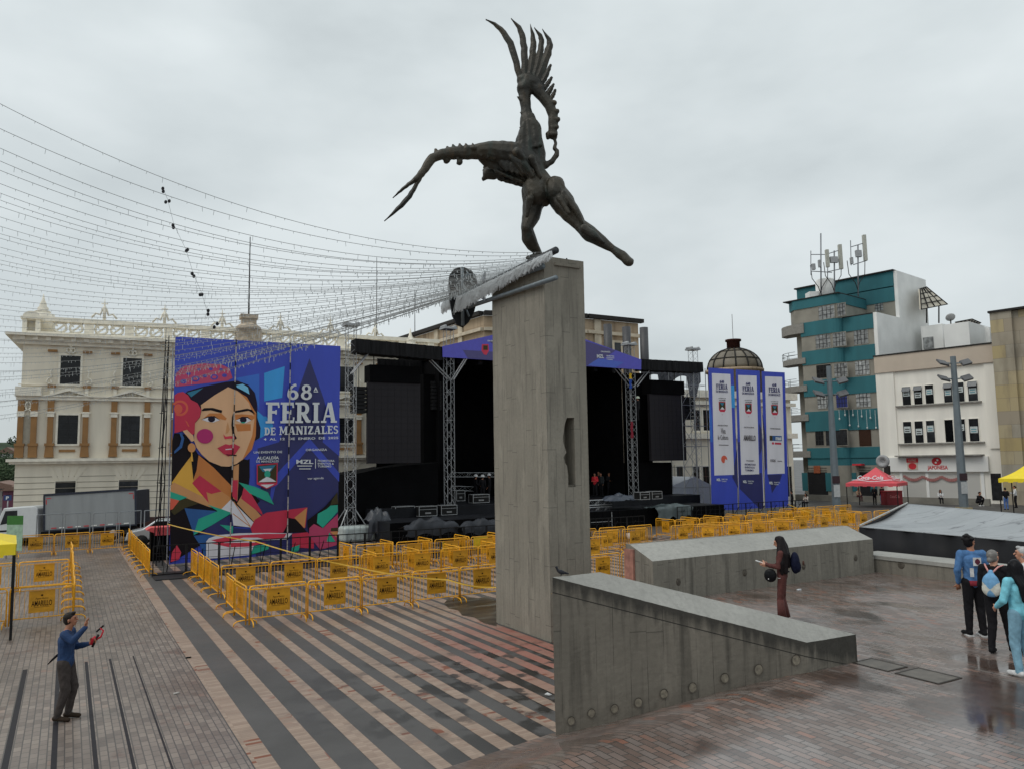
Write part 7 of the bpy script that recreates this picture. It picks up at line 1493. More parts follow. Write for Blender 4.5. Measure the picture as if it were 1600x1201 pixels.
# green-topped banner by the lorry, blue P sign
p = pd(21, 870, 37); r = empty('feather_banner', (p.x, p.y, 0), 0, 'small green and pale banner standing at the far left before the lorry', 'banner'); S3 = 37/1200; m = MB(); h1, h2, h3 = pd(21, 805, 37).z, pd(21, 819, 37).z, pd(21, 850, 37).z
m.box(-.38, .38, -.01, .01, h2, h1); m.m = 1; m.box(-.38, .38, -.01, .01, h3-.3, h2); m.build('panel', [smat('banner_green', (60, 120, 50), .9), smat('banner_pale', (160, 190, 165), .9, var=.2, vscale=6)], r); m = MB(); [m.tube((x, .03, 0), (x, .03, h1), .015, 4) for x in (-.37,)]; m.build('pole', M_blk, r)
p = pd(11, 800, 66); r = empty('parking_sign', (p.x, p.y, 0), 0, 'blue parking sign with a white P at the far left edge', 'sign'); zp1, zp2 = pd(11, 773, 66).z, pd(11, 781, 66).z; m = MB(); m.box(-.33, .33, -.04, 0, zp2, zp1); m.build('board', smat('parking_blue', (36, 60, 110), 1), r); m = MB(); put_text(m, 'P', (-.13, -.05, zp2+.08), (.27, 0, 0), (0, 0, zp1-zp2-.16), .05); m.build('lettering', M_ink, r, fix=False); m = MB(); m.tube((0, .03, 0), (0, .03, zp2), .05, 6); m.build('pole', M_steel, r)

# ================================================================== FAR LEFT HILL, HOUSES AND TREES
M_hill = mat('hill_green', (.035, .055, .03), .95, var=.5, vscale=.05)
m = MB(); n = 40; vs = []; hp = pd(-40, 725, 420)
for j in range(13):
    for i in range(n+1):
        x = -520+i*11; y = 250+j*30; h = 22*math.exp(-((x+400)/190)**2)*(1-math.exp(-j*.5))*(.8+.3*math.sin(x*.03)); vs.append((x, y, h-.5+1.4*math.sin(x*.13+j)))
m.smooth = True; m.add(vs, [(j*(n+1)+i, j*(n+1)+i+1, (j+1)*(n+1)+i+1, (j+1)*(n+1)+i) for j in range(12) for i in range(n)]); tag(m.build('hill', M_hill, None, fix=False), kind='structure')
rnd = random.Random(3)
for k, (u, v, D, s, hs) in enumerate(((6, 772, 120, 3, (150, 140, 120)), (2, 785, 100, 3, (120, 100, 96)), (13, 790, 90, 2.2, (140, 136, 130)), (10, 716, 330, 8, (190, 190, 185)), (-6, 778, 110, 4, (130, 130, 140)), (17, 798, 80, 1.6, (110, 60, 80)))):
    p = pd(u, v, D); hh_ = max(2.5, p.z+ (2.0 if D < 200 else 5)); r = empty('small_house', (p.x, p.y, 0), R(20), 'small %s house in the distance at the left edge, %s' % (('cream', 'brown', 'pale', 'white', 'grey', 'pinkish')[k], ('below the wooded hill', 'lowest near the lorry cab', 'right below the parking sign', 'alone on the wooded hill', 'cut off by the photo edge', 'beside the civic building corner')[k]), 'house')
    m = MB(); m.box(-s/2, s/2, 0, s, 0, hh_*.8); m.build('wall', smat('house_%d' % k, hs, .9), r); m = MB(); m.prism([(-s/2-.3, hh_*.8+.01), (s/2+.3, hh_*.8+.01), (0, hh_)], -.3, s+.3); m.build('roof', mat('house_roof', (.20, .12, .09), .8), r); m = MB(); m.box(-s*.3, -s*.1, -.05, -.01, hh_*.45, hh_*.65); m.box(s*.1, s*.3, -.05, -.01, hh_*.45, hh_*.65); m.build('windows', M_glass, r)
M_leafa = mat('leaf_dark', (.03, .05, .025), .8, var=.5, vscale=.3); M_leafb = mat('leaf_mid', (.055, .085, .035), .8, var=.4, vscale=.3)
def tree(x, y, zb, h, w, lab, seed):
    rnd = random.Random(seed); r = empty('tree', (x, y, zb), 0, lab, 'tree', 'trees on the hill at the left edge'); m = MB(); m.path([(0, 0, 0), (.1*w, 0, h*.3), (0, .05*w, h*.6)], [w*.05, w*.04, w*.02], 6); [m.tube((0, 0, h*.3), (w*.3*math.cos(k*2), w*.3*math.sin(k*2), h*.6), w*.02, 4, w*.01) for k in range(4)]; m.build('trunk', mat('bark', (.06, .045, .035), .9), r)
    m = MB(); cl = [(rnd.gauss(0, w*.24), rnd.gauss(0, w*.24), h*(.62+rnd.gauss(0, .15)), w*rnd.uniform(.12, .22)) for _ in range(16)]
    for k in range(1500):
        c_ = rnd.choice(cl); d = Vector((rnd.gauss(0, 1), rnd.gauss(0, 1), rnd.gauss(0, .8))).normalized()*c_[3]*rnd.uniform(.6, 1.1); p = Vector(c_[:3])+d; a = Vector((rnd.gauss(0, 1), rnd.gauss(0, 1), rnd.gauss(0, 1))).normalized()*w*.028; b = a.orthogonal().normalized()*w*.022; m.m = int(rnd.random() < .4); m.add([p-a, p-b, p+a, p+b], [(0, 1, 2, 3)])
    m.build('crown', [M_leafa, M_leafb], r, fix=False)
for k, (u, v, D, h, w) in enumerate(((2, 745, 260, 14, 14), (10, 750, 220, 10, 11), (16, 752, 200, 8, 9), (-8, 748, 240, 13, 13), (5, 766, 150, 7, 7), (14, 768, 140, 6, 6), (-6, 762, 160, 8, 8), (20, 742, 280, 9, 10), (4, 724, 330, 13, 15), (9, 756, 180, 8, 9))):
    p = pd(u, v, D); tree(p.x, p.y, p.z-h*.45, h, w, 'leafy dark green tree on the left hill, %s' % ('tallest on the skyline', 'in the middle of the slope', 'touching the civic building corner', 'cut by the photo edge high up', 'low down above the houses', 'low down beside the parking sign', 'low down at the photo edge', 'behind the building string course', 'topmost behind the white house', 'small one in mid slope')[k], k)
m = MB()
for k in range(9): x = -430+k*40; m.ell((x, 700, 6), 60, 30, 16+6*math.sin(k*2.3), 10)
tag(m.build('far_hills', mat('far_hills', (.10, .13, .14), .95, var=.2, vscale=.02)), kind='structure')
# ================================================================== PEOPLE
def person(label, loc, rz, H=1.72, cols=None, pose=None, hair='short', hcol=(.012, .010, .010), voxel=.0095, headdir=(0, 0), extras=None, slim=1.0, group=None, face=True):
    """local frame: +y is where the body faces, +x its right side; cols = skin, top, trousers, shoes"""
    s = H/1.72; r = empty('person', loc, rz, label, 'person', group)
    J = dict(pel=(0, 0, .94), wst=(0, 0, 1.08), chs=(0, 0, 1.28), nek=(0, .0, 1.44), hed=(0, .03, 1.585), shR=(.175, 0, 1.395), shL=(-.175, 0, 1.395), elR=(.22, -.03, 1.12), elL=(-.22, -.03, 1.12), wrR=(.23, .06, .88), wrL=(-.23, .06, .88),
             hiR=(.085, 0, .92), hiL=(-.085, 0, .92), knR=(.095, .03, .50), knL=(-.095, .03, .50), anR=(.10, -.02, .085), anL=(-.10, -.02, .085), toR=(.115, .15, .035), toL=(-.115, .15, .035), haR=None, haL=None)
    J.update(pose or {}); V = {k: (Vector(v)*s if v is not None else None) for k, v in J.items()}
    mats = cols; b = Body(); w = slim
    up = (V['nek']-V['pel']).normalized(); sx = (V['shR']-V['shL']).normalized()
    b.chain([V['pel'], V['wst'], V['chs']], [.115*s*w, .108*s*w, .118*s*w], 1)
    for sg in (-1, 1): b.chain([V['pel']+sx*sg*.05*s, V['wst']+sx*sg*.045*s*w, V['chs']+sx*sg*.06*s*w], [.10*s*w, .092*s*w, .10*s*w], 1)
    b.cap(V['shL'], V['shR'], .062*s, .062*s, 1); b.cap(V['chs'], V['nek']-up*.05*s, .11*s, .075*s, 1)
    b.cap(V['nek']-up*.03*s, V['hed']-up*.06*s, .06*s, .055*s, 0)
    for sd in 'RL':
        sg = 1 if sd == 'R' else -1
        b.chain([V['sh'+sd], V['el'+sd], V['wr'+sd]], [.064*s*w, .054*s*w, .040*s], 1)
        d = (V['wr'+sd]-V['el'+sd]).normalized(); hd = V['ha'+sd] if V['ha'+sd] is not None else d; hd = Vector(hd).normalized()
        side = hd.cross(Vector((0, 1, 0)) if abs(hd.y) < .8 else Vector((1, 0, 0))).normalized(); nrm = side.cross(hd)
        pm = V['wr'+sd]+hd*.05*s; b.cap(V['wr'+sd]+hd*.01*s, pm+hd*.03*s, .024*s, .030*s, 0)
        if voxel < .012:
            for k, (o_, l_) in enumerate(((-.030, .062), (-.010, .075), (.011, .070), (.031, .055))):
                p0 = pm+hd*.035*s+side*o_*s; p1 = p0+(hd+side*o_*4+nrm*.1).normalized()*l_*.55*s; p2 = p1+(hd+side*o_*3+nrm*.55).normalized()*l_*.5*s
                b.chain([p0, p1, p2], [.0105*s, .0095*s, .0085*s], 0)
            tb_ = pm-side*.025*s; b.chain([tb_, tb_-side*.03*s+hd*.02*s+nrm*.012*s, tb_-side*.045*s+hd*.052*s+nrm*.02*s], [.013*s, .0115*s, .0095*s], 0)
        else: b.cap(pm, pm+hd*.07*s, .03*s, .015*s, 0)
        b.chain([V['hi'+sd], V['kn'+sd], V['an'+sd]], [.092*s*w, .070*s*w, .054*s], 2); b.cap(V['pel'], V['hi'+sd], .10*s*w, .09*s*w, 2)
        b.chain([V['an'+sd]-Vector((0, .03*s, .03*s)), V['to'+sd]], [.046*s, .036*s], 3); b.cap(V['an'+sd], V['an'+sd]-Vector((0, .035*s, .03*s)), .047*s, .04*s, 3)
    # head, with nose, chin, ears
    M = Matrix.Rotation(headdir[0], 3, 'Z') @ Matrix.Rotation(headdir[1], 3, 'X'); c = V['hed']
    def h(x, y, z): return c+M @ Vector((x*s, y*s, z*s))
    b.ell(h(0, -.008, .03), .076*s, .094*s, .09*s, 0, M); b.cap(h(0, .02, .0), h(0, .035, -.065), .066*s, .038*s, 0); b.cap(h(0, .085, .015), h(0, .108, -.018), .012*s, .015*s, 0); b.cap(h(-.03, .083, .04), h(.03, .083, .04), .014*s, .014*s, 0)
    for sg in (-1, 1): b.cap(h(.076*sg, -.005, .01), h(.08*sg, -.012, -.025), .015*s, .011*s, 0)
    b.cap(h(-.02, .078, -.045), h(.02, .078, -.045), .012*s, .012*s, 0)
    def folds(c):
        z = c[:, 2]; x = c[:, 0]; y = c[:, 1]; k = np.where((z < 1.40*s) & (z > .12*s), 1.0, 0.0)
        g = np.exp(-((z-.50*s)/.10)**2)+np.exp(-((z-.16*s)/.08)**2)+.8*np.exp(-((z-1.08*s)/.14)**2)+.35
        f = np.sin(z*24/s+x*34+np.sin(x*13+y*19)*2.4)*np.cos(y*26-z*15+np.sin(z*9+x*12)*2)
        return k*.0055*s*f*np.minimum(g, 1.1)
    body = b.build('body', mats, r, voxel=voxel, smooth=2, disp=folds if face else None)
    if face:
        m = MB()
        for sg in (-1, 1): m.ell(h(.031*sg, .088, .018), .014*s, .008*s, .007*s, 8)
        m.build('eyes', mat('eye_dark', (.015, .012, .012), .3, var=0), r)
        m = MB(); m.path([h(-.026, .087, -.046), h(0, .092, -.044), h(.026, .087, -.046)], [.004*s, .006*s, .004*s], 6); m.build('lips', mat('lip_tone', (.22, .08, .07), .5, var=0), r)
    hb = Body(); hm = mat('hair_%d' % int(hcol[0]*10000), hcol, .45, var=.3, vscale=30)
    hb.ell(h(0, -.02, .05), .084*s, .098*s, .088*s, 0, M); hb.ell(h(0, -.035, .01), .081*s, .085*s, .09*s, 0, M)
    if hair == 'short': hb.ell(h(0, .05, .105), .055*s, .045*s, .03*s, 0, M)
    if hair == 'curly':
        rn = random.Random(2)
        for k in range(26): a = rn.uniform(0, 6.28); e_ = rn.uniform(.15, 1.4); hb.ell(h(.085*math.cos(a)*math.cos(e_), -.02+.095*math.sin(a)*math.cos(e_), .05+.095*math.sin(e_)), .025*s, .025*s, .022*s)
    if hair == 'bun': hb.ell(h(0, -.12, .0), .045*s, .045*s, .045*s)
    if hair == 'long':
        for sg in (-1, 0, 1): hb.chain([h(.035*sg, -.07, .04), h(.045*sg, -.10, -.09), V['nek']+Vector((.05*sg*s, -.12*s, -.10*s)), V['chs']+Vector((.05*sg*s, -.145*s, -.16*s))], [.055*s, .052*s, .05*s, .026*s])
        for sg in (-1, 1): hb.chain([h(.07*sg, -.0, .05), h(.08*sg, -.02, -.08), V['nek']+Vector((.10*sg*s, .03*s, -.10*s)), V['chs']+Vector((.10*sg*s, .06*s, -.12*s))], [.03*s, .034*s, .034*s, .018*s])
    hb.build('hair', [hm], r, voxel=max(.009, voxel), smooth=1)
    return r, V, h, s
def cm(name, srgb, k=1.0, **kw): kw.setdefault('var', .18); kw.setdefault('vscale', 14); kw.setdefault('bump', .8); kw.setdefault('bscale', 9); kw.setdefault('rough', .8); return smat(name, srgb, k, **kw)
SK1 = smat('skin_tan', (160, 108, 82), 1.0, rough=.5, var=.05); SK2 = smat('skin_light', (186, 136, 112), 1.0, rough=.5, var=.05)
BLK = cm('black_cloth', (28, 27, 30)); DGR = cm('dark_grey_trousers', (66, 60, 58)); SHB = cm('brown_shoes', (52, 42, 34)); SHK = cm('black_shoes', (24, 24, 26)); WHT = cm('white_cloth', (205, 205, 205)); JEA = cm('blue_jeans', (72, 104, 160)); JEL = cm('light_jeans', (120, 160, 180)); NAV = cm('navy_jacket', (22, 52, 92)); DEN = cm('denim_blue', (70, 112, 160)); CYA = cm('pale_cyan_top', (120, 196, 214)); MAR = cm('maroon_knit', (84, 42, 38)); RED = cm('red_shirt', (190, 34, 44))
def bag(mk, label, p, rz, nm='backpack', cat='backpack'):
    r = empty(nm, p, rz, label, cat); mk(r); return r
# man photographing at the left
L1 = pz(99, 1124, 0.004); rz1 = R(-82)
r1_, V1, h1, s1 = person('man in navy jacket and dark trousers raising one hand on the left paving', L1, rz1, 1.75, [SK1, NAV, DGR, SHB],
    dict(shR=(.17, .03, 1.40), shL=(-.17, 0, 1.40), elR=(.20, .17, 1.30), wrR=(.15, .34, 1.50), haR=(0, .18, 1), elL=(-.20, .06, 1.13), wrL=(-.12, .30, 1.18), haL=(.2, .8, .4), knR=(.09, .05, .50), anR=(.10, -.06, .09), toR=(.12, .12, .035), knL=(-.09, .10, .51), anL=(-.09, .03, .09), toL=(-.10, .20, .035), hed=(0, .055, 1.605)), 'short', (.018, .014, .012), headdir=(0, R(12)), voxel=.0085, slim=1.12)
def W1(r, v): a = r.rotation_euler[2]; return Vector((r.location.x+v.x*math.cos(a)-v.y*math.sin(a), r.location.y+v.x*math.sin(a)+v.y*math.cos(a), r.location.z+v.z))
g1 = W1(r1_, V1['wrL']+Vector((.02, .10, .05))); r = empty('handheld_gimbal', g1, rz1, 'red and black phone stabiliser held by the man in the navy jacket', 'gimbal'); m = MB(); m.tube((0, -.03, -.1), (0, .06, .1), .02, 8); m.build('handle', mat('gimbal_black', (.015, .015, .015), .4), r); m = MB(); m.path([(0, .03, .02), (0, .10, .06), (0, .14, .16), (0, .09, .21)], .016, 6); m.path([(0, -.05, -.06), (0, -.02, .03), (0, .02, .06)], .03, 6); m.build('arm', smat('gimbal_red', (190, 30, 50), 1), r); m = MB(); m.hexa([(-.01, .02, .16), (-.01, .13, .26), (-.01, .15, .24), (-.01, .04, .14)], [(.01, .02, .16), (.01, .13, .26), (.01, .15, .24), (.01, .04, .14)]); m.build('phone', BLK, r)
m = MB(); m.path([V1['wst']+Vector((.05, -.11, -.02)), V1['wst']+Vector((.02, -.20, -.10)), V1['wst']+Vector((.0, -.28, -.18))], [.022, .02, .008], 6); m.build('strap_end', BLK, r1_)
# trousers wider than the leg: cuffs
# woman in maroon
L2 = pz(1226, 973, TZ+.002); rz2 = R(66); TAN = smat('bare_waist', (190, 130, 105), 1, rough=.5, var=0)
r2_, V2, h2, s2 = person('woman in maroon tracksuit with long dark hair standing between the concrete walls', L2, rz2, 1.64, [SK2, MAR, MAR, WHT],
    dict(elL=(-.20, .05, 1.12), wrL=(-.13, .27, 1.16), haL=(.2, 1, .1), elR=(.20, .0, 1.12), wrR=(.12, .24, 1.10), haR=(-.2, 1, .2), knL=(-.08, .05, .5), anL=(-.08, .03, .085), toL=(-.08, .19, .035)), 'long', (.012, .009, .010), headdir=(R(8), R(-14)), slim=.95)
hb = Body(); hb.chain([h2(-.05, .01, .09), h2(-.085, -.01, -.02), V2['nek']+Vector((-.13, .01, -.06)), V2['chs']+Vector((-.16, .0, -.08)), V2['chs']+Vector((-.15, -.01, -.27))], [.05, .06, .07, .066, .03]); hb.chain([h2(-.04, -.06, .06), V2['nek']+Vector((-.10, -.08, -.06)), V2['chs']+Vector((-.12, -.08, -.25))], [.06, .075, .04]); hb.build('hair_fall', [mat('hair_120', (.012, .009, .010), .45, var=.3, vscale=30)], r2_, voxel=.01, smooth=1)
m = MB(); 
for sg in (-1, 1): m.path([V2['kn'+('R' if sg > 0 else 'L')]+Vector((0, 0, -.02)), V2['an'+('R' if sg > 0 else 'L')]+Vector((0, 0, .02))], [.066, .088], 12)
m.build('flared_cuffs', MAR, r2_)
m = MB(); m.lathe((0, 0, 1.035), [(.128, 0), (.132, .05)], 16); m.build('waist_band', TAN, r2_, fix=False)
m = MB(); m.path([(-.178, .02, .87), (-.182, .045, .86), (-.182, .07, .875)], .005, 4); m.build('trouser_mark', WHT, r2_)
def mk(r):
    b = Body(); b.ell((0, -.02, .0), .13, .09, .21); b.ell((0, -.07, -.07), .10, .06, .11); b.build('pack', [cm('dark_blue_nylon', (22, 26, 48))], r, voxel=.012)
    m = MB(); [m.path([(sg*.07, .06, .18), (sg*.09, .17, .22), (sg*.09, .28, .12), (sg*.08, .26, -.08), (sg*.07, .08, -.17)], .014, 5) for sg in (-1,)]; m.build('strap', cm('dark_blue_nylon', (22, 26, 48)), r); m = MB(); m.ell((0, -.17, -.0), .03, .02, .05, 8); m.build('charm', cm('brown_charm', (80, 50, 40)), r)
bag(mk, 'dark blue backpack worn by the woman in maroon', W1(r2_, V2['chs']+Vector((.02, -.22, -.08))), rz2)
def mk(r):
    b = Body(); b.ell((0, 0, 0), .06, .12, .13); b.build('bag_body', [cm('black_leather', (20, 20, 23), rough=.4)], r, voxel=.01); m = MB(); m.path([(0, -.05, .11), (.02, -.12, .25), (.04, -.16, .45), (.1, -.2, .52)], .008, 4); m.build('strap', BLK, r); m = MB(); m.ell((-.06, .03, -.06), .01, .012, .012, 6); m.build('stud', WHT, r)
bag(mk, 'round black handbag hanging at the hip of the woman in maroon', W1(r2_, Vector((-.17, .20, .91))), rz2, 'handbag', 'handbag')
g2 = W1(r2_, V2['wrL']+Vector((.03, .13, .03))); r = empty('mobile_phone', g2, rz2, 'mobile phone in a pale case held by the woman in maroon', 'phone'); m = MB(); m.hexa([(-.04, -.06, -.01), (.04, -.06, -.01), (.04, .08, .03), (-.04, .08, .03)], [(-.04, -.06, .0), (.04, -.06, .0), (.04, .08, .04), (-.04, .08, .04)]); m.build('phone_body', WHT, r)
# man in denim jacket
L3 = pz(1527, 993, TZ+.002); rz3 = R(-8)
r3_, V3, h3, s3 = person('man with curly dark hair in a patched denim jacket, seen from behind at the right', L3, rz3, 1.74, [SK1, DEN, BLK, SHK],
    dict(elR=(.24, .02, 1.12), elL=(-.25, -.02, 1.12), wrR=(.20, .14, .92), wrL=(-.22, .06, .90), anL=(-.11, .02, .085), toL=(-.15, .18, .035)), 'curly', (.010, .009, .010), headdir=(R(-62), R(14)), slim=1.1)
m = MB(); m.box(-.04, .09, -.152, -.145, 1.22, 1.36); o = m.build('back_patch', WHT, r3_); m = MB(); m.ell((.03, -.153, 1.29), .045, .004, .045, 10); m.m = 0; m.box(.015, .045, -.158, -.152, 1.24, 1.34); m.build('patch_print', cm('patch_dark', (90, 30, 50)), o)
m = MB(); m.box(-.10, -.04, -.15, -.142, 1.03, 1.18); m.build('small_patch', WHT, r3_)
m = MB(); m.lathe((0, 0, .87), [(.128, 0), (.135, .02), (.142, .09)], 16); m.build('shirt_hem', cm('crimson_hem', (130, 26, 44)), r3_, fix=False)
for sd in 'RL': a = V3['an'+sd]; m = MB(); m.hexa([(a.x-.045, a.y-.07, .0), (a.x+.045, a.y-.07, .0), (a.x+.05, a.y+.2, .0), (a.x-.05, a.y+.2, .0)], [(a.x-.045, a.y-.07, .022), (a.x+.045, a.y-.07, .022), (a.x+.05, a.y+.2, .022), (a.x-.05, a.y+.2, .022)]); m.build('shoe_sole', WHT, r3_)
# woman with drawstring pack
L4 = pz(1563, 1020, TZ+.002); rz4 = R(-48)
r4_, V4, h4, s4 = person('grey haired woman in black looking up, wearing a blue and cream drawstring bag', L4, rz4, 1.63, [SK2, BLK, BLK, SHK],
    dict(elR=(.22, .06, 1.12), wrR=(.14, .24, 1.02), elL=(-.22, .0, 1.11), wrL=(-.17, .16, .95), knR=(.10, .16, .50), anR=(.12, .22, .085), toR=(.14, .39, .035), knL=(-.08, -.02, .50), anL=(-.09, -.10, .085), toL=(-.10, .07, .035)), 'bun', (.16, .15, .14), headdir=(R(-18), R(24)), slim=1.08)
m = MB(); [m.path([h4(sg*.075, .0, .02), h4(sg*.07, .09, .022), h4(sg*.012, .105, .02)], .004, 4) for sg in (-1, 1)]; m.build('spectacles', BLK, r4_)
def mk(r):
    b = Body(); b.ell((0, 0, -.06), .14, .07, .13, 1); b.ell((0, 0, .02), .13, .07, .17, 0); b.cap((0, .02, .12), (0, .03, .2), .07, .04, 0); b.build('bag_body', [cm('pale_blue_bag', (110, 160, 200)), cm('cream_bag_base', (205, 205, 195))], r, voxel=.012)
    m = MB(); [m.path([(sg*.03, .03, .2), (sg*.09, .10, .28), (sg*.13, .20, .3), (sg*.15, .26, .12), (sg*.12, .1, -.12)], .014, 5) for sg in (-1, 1)]; m.build('strap', cm('pink_strap', (210, 150, 145)), r)
bag(mk, 'pale blue and cream drawstring bag with pink straps worn by the woman in black', W1(r4_, V4['chs']+Vector((0, -.19, -.13))), rz4, 'drawstring_bag', 'bag')
# woman in cyan, cut by the frame
L5 = pz(1601, 1056, TZ+.002); rz5 = R(12)
person('woman with long black hair in a pale cyan top at the right edge', L5, rz5, 1.64, [SK2, CYA, JEL, WHT], dict(elL=(-.25, .02, 1.12), wrL=(-.2, .2, 1.0), elR=(.23, .05, 1.12)), 'long', (.008, .008, .010), headdir=(R(-20), R(10)), slim=1.05)
L6 = pz(1612, 1018, TZ+.002); person('person in a white cap beyond the cyan top woman', L6, R(60), 1.66, [SK2, WHT, BLK, SHK], {}, 'short', (.4, .4, .4), headdir=(0, R(8)))
# small figures farther away
def far(label, u, v, D, rz, H, top, leg, pose=None, hair='short', hc=(.012, .01, .01), z=None, skin=SK1, group=None, shoe=SHK):
    p = pd(u, v, D); p.z = z if z is not None else p.z
    return person(label, p, rz, H, [skin, top, leg, shoe], pose, hair, hc, voxel=.022, group=group, face=False)[0]
far('woman in dark top and wide blue jeans standing before the stone building', 1573, 796, 57, R(-10), 1.64, BLK, JEA, dict(wrL=(-.1, .25, 1.1), wrR=(.1, .25, 1.1)), 'bun')
far('person in a white shirt and dark trousers talking beside the woman in wide jeans', 1588, 793, 57, R(70), 1.64, WHT, BLK, dict(elL=(-.2, .1, 1.12), wrL=(-.15, .35, 1.15), wrR=(.1, .32, 1.12)), 'bun')
CR = dict(pel=(0, -.12, .30), wst=(0, -.08, .44), chs=(0, .02, .62), nek=(0, .08, .78), hed=(0, .13, .94), shR=(.17, .06, .74), shL=(-.17, .06, .74), elR=(.2, .25, .55), elL=(-.2, .25, .55), wrR=(.05, .38, .62), wrL=(-.05, .38, .62), hiR=(.09, -.1, .3), hiL=(-.09, -.1, .3), knR=(.13, .28, .46), knL=(-.13, .28, .46), anR=(.12, .12, .085), anL=(-.12, .12, .085), toR=(.14, .28, .035), toL=(-.14, .28, .035))
ST = dict(pel=(0, -.05, .48), wst=(0, -.03, .62), chs=(0, .02, .80), nek=(0, .04, .96), hed=(0, .08, 1.12), shR=(.17, .02, .92), shL=(-.17, .02, .92), elR=(.2, .12, .68), elL=(-.2, .12, .68), wrR=(.08, .32, .66), wrL=(-.08, .32, .66), hiR=(.09, -.03, .47), hiL=(-.09, -.03, .47), knR=(.1, .4, .48), knL=(-.1, .4, .48), anR=(.1, .4, .085), anL=(-.1, .4, .085), toR=(.11, .56, .035), toL=(-.11, .56, .035))
far('person in dark clothes crouching on the square in front of the stone building', 1530, 790, 57, R(200), 1.7, BLK, BLK, CR, shoe=WHT)
p = pd(1470, 775, 66.5); far('person in a white top sitting on the ledge before the bakery', 1470, 782, 65.2, R(160), 1.62, WHT, BLK, ST, 'long', z=.12)
far('person in white sleeves standing under the left side of the coral red tent', 1367, 784, 67, R(170), 1.62, BLK, BLK, dict(wrR=(.1, .3, 1.1)), z=0)
far('person in jeans standing beside the red counter under the tent', 1379, 785, 67, R(10), 1.62, BLK, JEA, z=0)
far('person in a beige top sitting by the teal wall behind the red tent', 1341, 773, 70, R(190), 1.6, cm('beige_top', (150, 120, 100)), cm('wine_trousers', (70, 24, 28)), ST, z=.15)
far('person in a pale shirt sitting left of the street lamp by the dark shutters', 1260, 779, 62, R(120), 1.6, cm('pale_shirt', (190, 180, 172)), BLK, ST, 'long', z=.15)
far('person in dark clothes standing just right of the sponsor banners', 1238, 783, 60, R(60), 1.62, BLK, BLK, z=0)
def stg_p(u, v, y, zb): p = pz(u, v, zb); return Fs.uv(u, v, y)[0]
def crew(label, u, y, rz, H, top, leg, pose=None, hair='short', hc=(.012, .01, .01), helmet=None, zb=1.66):
    x = Fs.uv(u, 770, y)[0]; p = Fs.w(x, y, zb); r_, V, h, s = person(label, p, rz, H, [SK1, top, leg, SHK], pose, hair, hc, voxel=.022, face=False)
    if helmet: m = MB(); m.lathe((V['hed'].x, V['hed'].y, V['hed'].z+.03), [(.16, 0), (.14, .02), (.12, .1), (.06, .15), (.01, .16)], 12); m.build('helmet', WHT, r_)
crew('stage worker in a white helmet leaning forward left of the pylon', 743, 3.0, R(-60), 1.7, BLK, BLK, dict(wrL=(-.2, .4, 1.0), wrR=(.2, .4, 1.0)), helmet=1)
crew('stage worker in a white helmet holding another pale helmet before the backcloth', 754, 2.0, R(-20), 1.68, BLK, BLK, dict(wrL=(-.3, .2, .9)), helmet=1)
crew('stage worker in a white helmet nearest the pylon', 765, 3.4, R(80), 1.74, BLK, BLK, helmet=1)
crew('stage hand in a bright red shirt right of the pylon', 930, 2.0, R(150), 1.66, RED, BLK, dict(wrL=(-.1, .3, 1.1), wrR=(.1, .3, 1.1)))
crew('stage hand in dark grey clothes beside the red shirt', 940, 2.5, R(130), 1.66, cm('dark_grey_top', (52, 54, 56)), BLK)
crew('stage hand in black behind the red and grey shirted pair', 936, 3.4, R(170), 1.74, BLK, BLK)
crew('stage hand in black carrying a white bundle before the right backcloth', 952, 2.6, R(200), 1.66, BLK, BLK, dict(wrL=(-.1, .3, 1.1), wrR=(.1, .3, 1.1)))
x, z = Fs.uv(998, 650, -.1); p = Fs.w(x, -.1, z-.3); r_, V, h, s = person('worker in black with a pale helmet climbing beside the right fascia tower', p, R(60), 1.66, [SK1, BLK, BLK, SHK], dict(elR=(.2, .2, 1.4), wrR=(.1, .35, 1.6), elL=(-.2, .2, 1.3), wrL=(-.1, .36, 1.4), knR=(.1, .3, .65), anR=(.1, .15, .3), toR=(.1, .3, .25)), voxel=.022, face=False)
m = MB(); m.lathe((V['hed'].x, V['hed'].y, V['hed'].z+.03), [(.16, 0), (.14, .02), (.12, .1), (.06, .15), (.01, .16)], 12); m.build('helmet', cm('pale_green_helmet', (190, 200, 180)), r_)
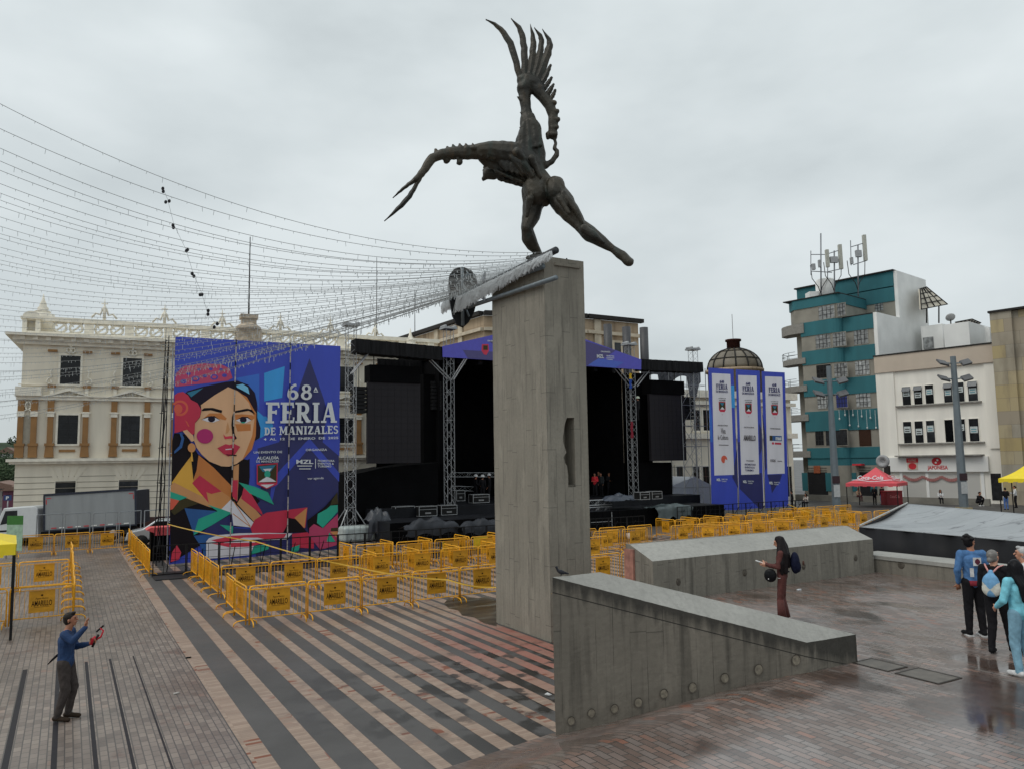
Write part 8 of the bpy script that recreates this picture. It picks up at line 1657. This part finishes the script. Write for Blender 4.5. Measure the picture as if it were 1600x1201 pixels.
# coloured cloth tied in the right fascia tower, small litter on the square
for u, v0, v1, col, nm in ((985, 583, 592, (210, 170, 30), 'yellow'), (985, 592, 607, (30, 70, 160), 'blue'), (987, 658, 684, (130, 24, 44), 'crimson')):
    x, z1 = Fs.uv(u, v0, -.3); z0 = Fs.uv(u, v1, -.3)[1]; m = MB(); n = 6; vs = []
    for i in range(n+1): vs += [(x-.11+.03*math.sin(i*2), -.3, z1+(z0-z1)*i/n), (x+.10+.03*math.sin(i*1.6), -.28, z1+(z0-z1)*i/n)]
    m.add(vs, [(2*i, 2*i+1, 2*i+3, 2*i+2) for i in range(n)]); o = m.build('flag_cloth', cm('flag_'+nm, col), None, Fs.w(0, 0, 0), RS, fix=False); sd_ = o.modifiers.new('s', 'SOLIDIFY'); sd_.thickness = .02; tag(o, nm+' cloth tied inside the truss tower at the right end of the fascia', 'cloth')
rl = random.Random(11)
for k, (u, v, nm, c_) in enumerate(((294, 1027, 'black plastic scrap on the beige band of the left paving', (20, 20, 20)), (275, 1083, 'pale scrap on the left brick paving', (170, 165, 160)), (857, 1085, 'white scrap on the wet asphalt by the wall foot', (200, 200, 200)), (1248, 921, 'white wrapper on the wet terrace behind the woman in maroon', (200, 205, 210)))):
    zq = TZ if u > 1000 else .006; p = pz(u, v, zq); m = MB(); vs = [(rl.uniform(-.05, .05), rl.uniform(-.04, .04), rl.uniform(.004, .02)) for _ in range(4)]; m.hexa([(-.055, -.03, .003), (.05, -.04, .003), (.06, .035, .003), (-.04, .03, .003)], [(-.05, -.03, .012), (.05, -.04, .03), (.06, .035, .018), (-.04, .03, .02)]); o = m.build('paper_scrap', smat('litter_%d' % k, c_, .95), None, p, rl.uniform(0, 3)); tag(o, nm, 'scrap')
r = empty('white_bucket', pd(983, 803, 41), 0, 'small white bucket in front of the stage apron', 'bucket'); r.location.z = 0.01; m = MB(); m.lathe((0, 0, .0), [(.02, 0), (.13, 0), (.17, .34), (.15, .34), (.12, .03), (.02, .02)], 12); m.build('pail', WHT, r); m = MB(); m.path([(-.16, 0, .33), (-.12, 0, .45), (.12, 0, .45), (.16, 0, .33)], .008, 4); m.build('handle', M_steel, r)

for o in bpy.data.objects:
    l = o.get('label')
    if l and not 4 <= len(l.replace('-', ' ').split()) <= 16: print('LABEL', len(l.split()), o.name, l)
